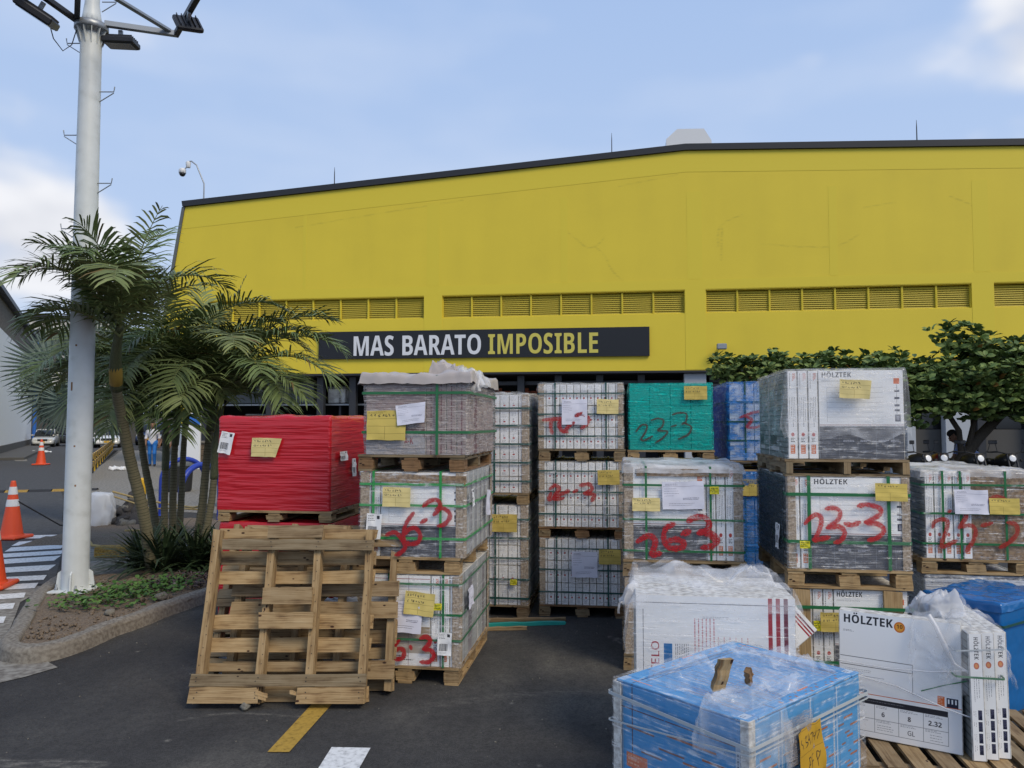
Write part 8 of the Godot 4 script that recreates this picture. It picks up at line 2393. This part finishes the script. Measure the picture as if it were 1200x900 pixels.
func build_small() -> void:
	var r := RandomNumberGenerator.new()
	r.seed = 909
	# white sack and the heap of dark rubble
	var sk := thing("white_sack", "filled white woven sack standing right of the lamp mast", "sack", Vector3(-6.42, 0.02, -12.05), 0.15)
	var sn := fnl(33, 2.5, 3)
	var spos := func(i: int, j: int) -> Vector3:
		var prof := [0.0, 0.17, 0.205, 0.215, 0.215, 0.21, 0.20, 0.19, 0.175, 0.14, 0.0]
		var hs := [0.0, 0.005, 0.05, 0.12, 0.2, 0.28, 0.36, 0.44, 0.52, 0.56, 0.57]
		var a := TAU * i / 28.0
		var cx := signf(cos(a)) * pow(absf(cos(a)), 0.75)
		var cz := signf(sin(a)) * pow(absf(sin(a)), 0.75)
		var e: float = 1.0 + 0.30 * sn.get_noise_3d(cos(a), hs[j] * 3, sin(a))
		return Vector3(cx * prof[j] * e * 1.05, hs[j] + 0.02 * sn.get_noise_2d(a * 2, j * 0.4), cz * prof[j] * e * 0.75)
	obj("bag", sheet(28, 10, spos, func(i: int, j: int) -> Vector2: return Vector2(i / 28.0, j * 0.06), false, true), M.sack, sk)
	var heap := 0
	for k in 70:
		var q := pow(r.randf(), 0.6)
		var az := r.randf() * TAU
		var x := -5.98 + cos(az) * q * 0.40
		var z := -12.25 + sin(az) * q * 0.30
		var top := (1.0 - q) * 0.58
		var y := 0.05 + r.randf() * top
		var s := r.randf_range(0.05, 0.095)
		if not cache.has("st%d" % (k % 6)): cache["st%d" % (k % 6)] = stone_mesh(40 + k % 6, 1.0)
		var o := obj("rubble_stone", cache["st%d" % (k % 6)], M.dark_stone if r.randf() < 0.75 else M.stone, self, Vector3(x, y, z), Vector3(r.randf() * 6, r.randf() * 6, r.randf() * 6))
		o.scale = Vector3.ONE * s
		tag(o, "dark broken stone in the heap right of the white sack", "stone", "stones of the dark rubble heap")
	var mound := thing("rubble_mound", "dark earth under the heap of broken stones", "mound", Vector3(-5.98, 0.0, -12.25))
	obj("earth", sheet(20, 6, func(i: int, j: int) -> Vector3:
		var a := TAU * i / 20.0
		var q := 1.0 - j / 6.0
		return Vector3(cos(a) * q * 0.46, 0.04 + 0.46 * (1 - q) * (1.0 + 0.2 * sin(i * 2.3)), sin(a) * q * 0.34), func(i: int, j: int) -> Vector2: return Vector2(i, j) * 0.1, false, true), M.dark_stone, mound)
	# stones and clods on the planter's soil
	var named := [[-3.12, -6.93, 0.055, "smooth round stone at the planter's right kerb"], [-3.20, -7.35, 0.05, "pale stone behind the round one in the planter"], [-3.28, -6.35, 0.04, "pale flat stone at the edge of the green leaves"], [-3.02, -7.5, 0.045, "grey stone near the palms' feet"]]
	for e in named:
		var o := obj("stone", stone_mesh(int(e[0] * -100), e[2]), M.stone, self, Vector3(e[0], 0.115, e[1]), Vector3(0, r.randf() * 6, 0))
		tag(o, e[3], "stone")
	var clods := begin()
	for k in 300:
		var z := lerpf(-5.6, -7.8, r.randf())
		var t := (-z - 5.5) / 2.6
		var x := lerpf(lerpf(-3.5, -4.5, t), lerpf(-3.3, -2.75, t), r.randf())
		var s := r.randf_range(0.004, 0.014) * (2.4 if r.randf() < 0.06 else 1.0)
		clods.append_from(cache["st%d" % (k % 6)], 0, Transform3D(Basis.from_euler(Vector3(r.randf() * 6, r.randf() * 6, 0)).scaled(Vector3.ONE * s), Vector3(x, 0.1, z)))
	tag(stuff(obj("clods", clods.commit(), M.soil)), "loose clods and pebbles strewn over the planter's soil", "clods")
	var litter := begin()
	for k in 160:
		var x := r.randf_range(-3.0, 1.0)
		var z := r.randf_range(-7.0, -3.4)
		var s := r.randf_range(0.002, 0.006)
		litter.append_from(cache["st%d" % (k % 6)], 0, Transform3D(Basis.from_euler(Vector3(r.randf() * 6, r.randf() * 6, 0)).scaled(Vector3.ONE * s), Vector3(x, s * 0.5, z)))
	tag(stuff(obj("grit", litter.commit(), M.stone)), "fine grit and chips scattered on the asphalt", "grit")
	tag(obj("stone", stone_mesh(77, 0.03), M.stone, self, Vector3(-1.54, 0.022, -4.53)), "small round stone in front of the leaning pallet", "stone")
	tag(obj("stone", stone_mesh(78, 0.018), M.stone, self, Vector3(-2.05, 0.013, -5.2)), "small pebble on the asphalt left of the leaning pallet", "stone")
	# yellow wheel stop, rope, bollard
	var ws := thing("wheel_stop", "yellow painted concrete block at the edge of the path", "wheel stop", Vector3(-4.70, 0.012, -9.62), 0.12)
	obj("block", box(Vector3(0.86, 0.135, 0.18), 1, 0.018), M.kerb_yellow, ws)
	var rp := thing("rope", "yellow brown rope lying and sagging round the second bed", "rope", Vector3(-5.6, 0, -10.6))
	obj("strand", tube([Vector3(-0.5, 0.62, -1.2), Vector3(-0.1, 0.50, -1.25), Vector3(0.4, 0.44, -1.1), Vector3(0.9, 0.42, -0.8), Vector3(1.25, 0.5, -0.5)], [0.016], 7), M.rope, rp)
	obj("strand", tube([Vector3(-0.45, 0.55, -1.15), Vector3(0.1, 0.36, -1.2), Vector3(0.5, 0.38, -1.1), Vector3(1.1, 0.37, -0.9)], [0.013], 7), M.rope, rp)
	obj("strand", tube([Vector3(-0.25, 0.10, -0.05), Vector3(0.05, 0.05, 0.35), Vector3(0.3, 0.04, 0.45), Vector3(0.75, 0.05, 0.48), Vector3(1.0, 0.06, 0.3)], [0.018], 7), M.rope, rp)
	obj("strand", tube([Vector3(0.1, 0.14, -0.4), Vector3(0.5, 0.13, -0.5), Vector3(0.95, 0.16, -0.3)], [0.014], 7), M.rope, rp)
	var bo := thing("bollard", "short bollard, yellow above and black below, among the palm trunks", "bollard", Vector3(-6.95, 0.004, -14.5))
	obj("post", lathe([Vector2(0.075, 0.0), Vector2(0.075, 0.33), Vector2(0, 0.33)], 16), M.black_paint, bo)
	obj("top", lathe([Vector2(0.0, 0.331), Vector2(0.076, 0.331), Vector2(0.076, 0.60), Vector2(0.06, 0.63), Vector2(0, 0.64)], 16), M.yellow_paint, bo)
	# blue hoops, bin, totem, stone wall
	var hoop_label := ["blue bent pipe hoop behind the palm trunks, nearer the bin", "blue bent pipe hoop behind the palm trunks, nearer the red load"]
	for k in 2:
		var h := thing("bicycle_hoop", hoop_label[k], "bicycle stand", [Vector3(-6.08, 0.004, -14.3), Vector3(-4.95, 0.004, -12.3)][k], [0.9, 1.2][k])
		var pts := []
		for i in 17:
			var a := PI * i / 16.0
			pts.append(Vector3(-cos(a) * 0.42, 0.62 + sin(a) * 0.38, 0))
		pts.push_front(Vector3(-0.42, 0, 0))
		pts.append(Vector3(0.42, 0, 0))
		obj("pipe", tube(pts, [0.045], 12), M.blue_paint, h)
		for x in [-0.42, 0.42]: obj("foot", lathe([Vector2(0.09, 0), Vector2(0.09, 0.015), Vector2(0.05, 0.02)], 14), M.blue_paint, h, Vector3(x, 0, 0))
	var bn := thing("litter_bin", "black litter bin with a pale rim behind the palm trunks", "bin", Vector3(-8.15, 0.004, -18.9), 0.1)
	obj("body", lathe([Vector2(0.26, 0.0), Vector2(0.29, 0.04), Vector2(0.32, 0.62)], 20), M.black_paint, bn)
	obj("rim", lathe([Vector2(0.32, 0.621), Vector2(0.335, 0.63), Vector2(0.335, 0.72), Vector2(0.29, 0.74), Vector2(0.27, 0.70)], 20), M.grey_box, bn)
	var tt := thing("totem_sign", "tall white totem sign with a blue head in front of the warehouse corner", "sign", Vector3(-11.65, 0.004, -28.0), 0.15)
	obj("panel", box(Vector3(0.62, 2.05, 0.16), 1, 0.02), M.white_paint, tt)
	obj("head", prism(poly([[-0.3, 1.66], [0.3, 1.62], [0.305, 1.9], [0.2, 2.06], [-0.1, 2.0], [-0.3, 1.8]]), 0.081, 0.10), M.blue_sign, tt)
	obj("stripe", box(Vector3(0.10, 1.4, 0.02), 1, 0.002), M.blue_sign, tt, Vector3(-0.2, 0.25, 0.085))
	var t2 := thing("white_post", "narrow white panel left of the totem sign", "panel", Vector3(-12.25, 0.004, -28.3), 0.1)
	obj("panel", box(Vector3(0.36, 1.6, 0.1), 1, 0.02), M.white_paint, t2)
	obj("cap", box(Vector3(0.40, 0.05, 0.14), 1, 0.01), M.galvanised, t2, Vector3(0, 1.602, 0))
	var ow := thing("orange_board", "orange board with a blue patch right behind the palm trunks", "board", Vector3(-5.75, 0.004, -15.4), 0.2)
	obj("panel", box(Vector3(0.40, 1.25, 0.05), 1, 0.008), M.terracotta, ow, Vector3(0.12, 0, 0))
	obj("patch", box(Vector3(0.24, 0.75, 0.02), 1, 0.004), M.blue_sign, ow, Vector3(0.02, 0.25, 0.036))
	for x in [-0.02, 0.26]: obj("leg", box(Vector3(0.05, 0.5, 0.05), 1, 0.004), M.galvanised, ow, Vector3(x, 0, -0.06))
	var sw := thing("stone_wall", "low tan stone wall with a pale coping before the warehouse", "wall", Vector3(-9.4, 0.004, -28.6), -0.14)
	for j in 4:
		for i in 9:
			obj("stone", box(Vector3(0.535, 0.225, 0.32), 1, 0.018), M.tan_stone, sw, Vector3(-2.2 + i * 0.545 + (0.14 if j % 2 else 0.0), j * 0.23, r.randf_range(-0.012, 0.012)))
	obj("coping", box(Vector3(5.3, 0.09, 0.42), 1, 0.015), M.concrete, sw, Vector3(0.05, 0.925, 0))
	tag(obj("litter", drape(0.5, 0.3, [0.05, 0.05, 0.05, 0.05], 0.12, 77, 16, 0.02), M.white_paint, self, Vector3(-14.1, 0.06, -27.6)), "white paper litter on the pale forecourt", "litter")
	tag(obj("litter", drape(0.9, 0.5, [0.05, 0.05, 0.05, 0.05], 0.10, 78, 16, 0.02), M.white_paint, self, Vector3(-27.2, 0.06, -44.5)), "white litter on the road near the white hall", "litter")
	var hs := thing("cable", "thin dark cable lying on the road beside the second cone", "cable", Vector3(-7.2, 0.012, -11.15))
	obj("cable", tube([Vector3(0.05, 0.55, 0.02), Vector3(0.4, 0.12, -0.5), Vector3(0.75, 0.02, -1.0), Vector3(1.15, 0.01, -1.25), Vector3(1.6, 0.01, -1.3)], [0.012], 6), M.rubber, hs)
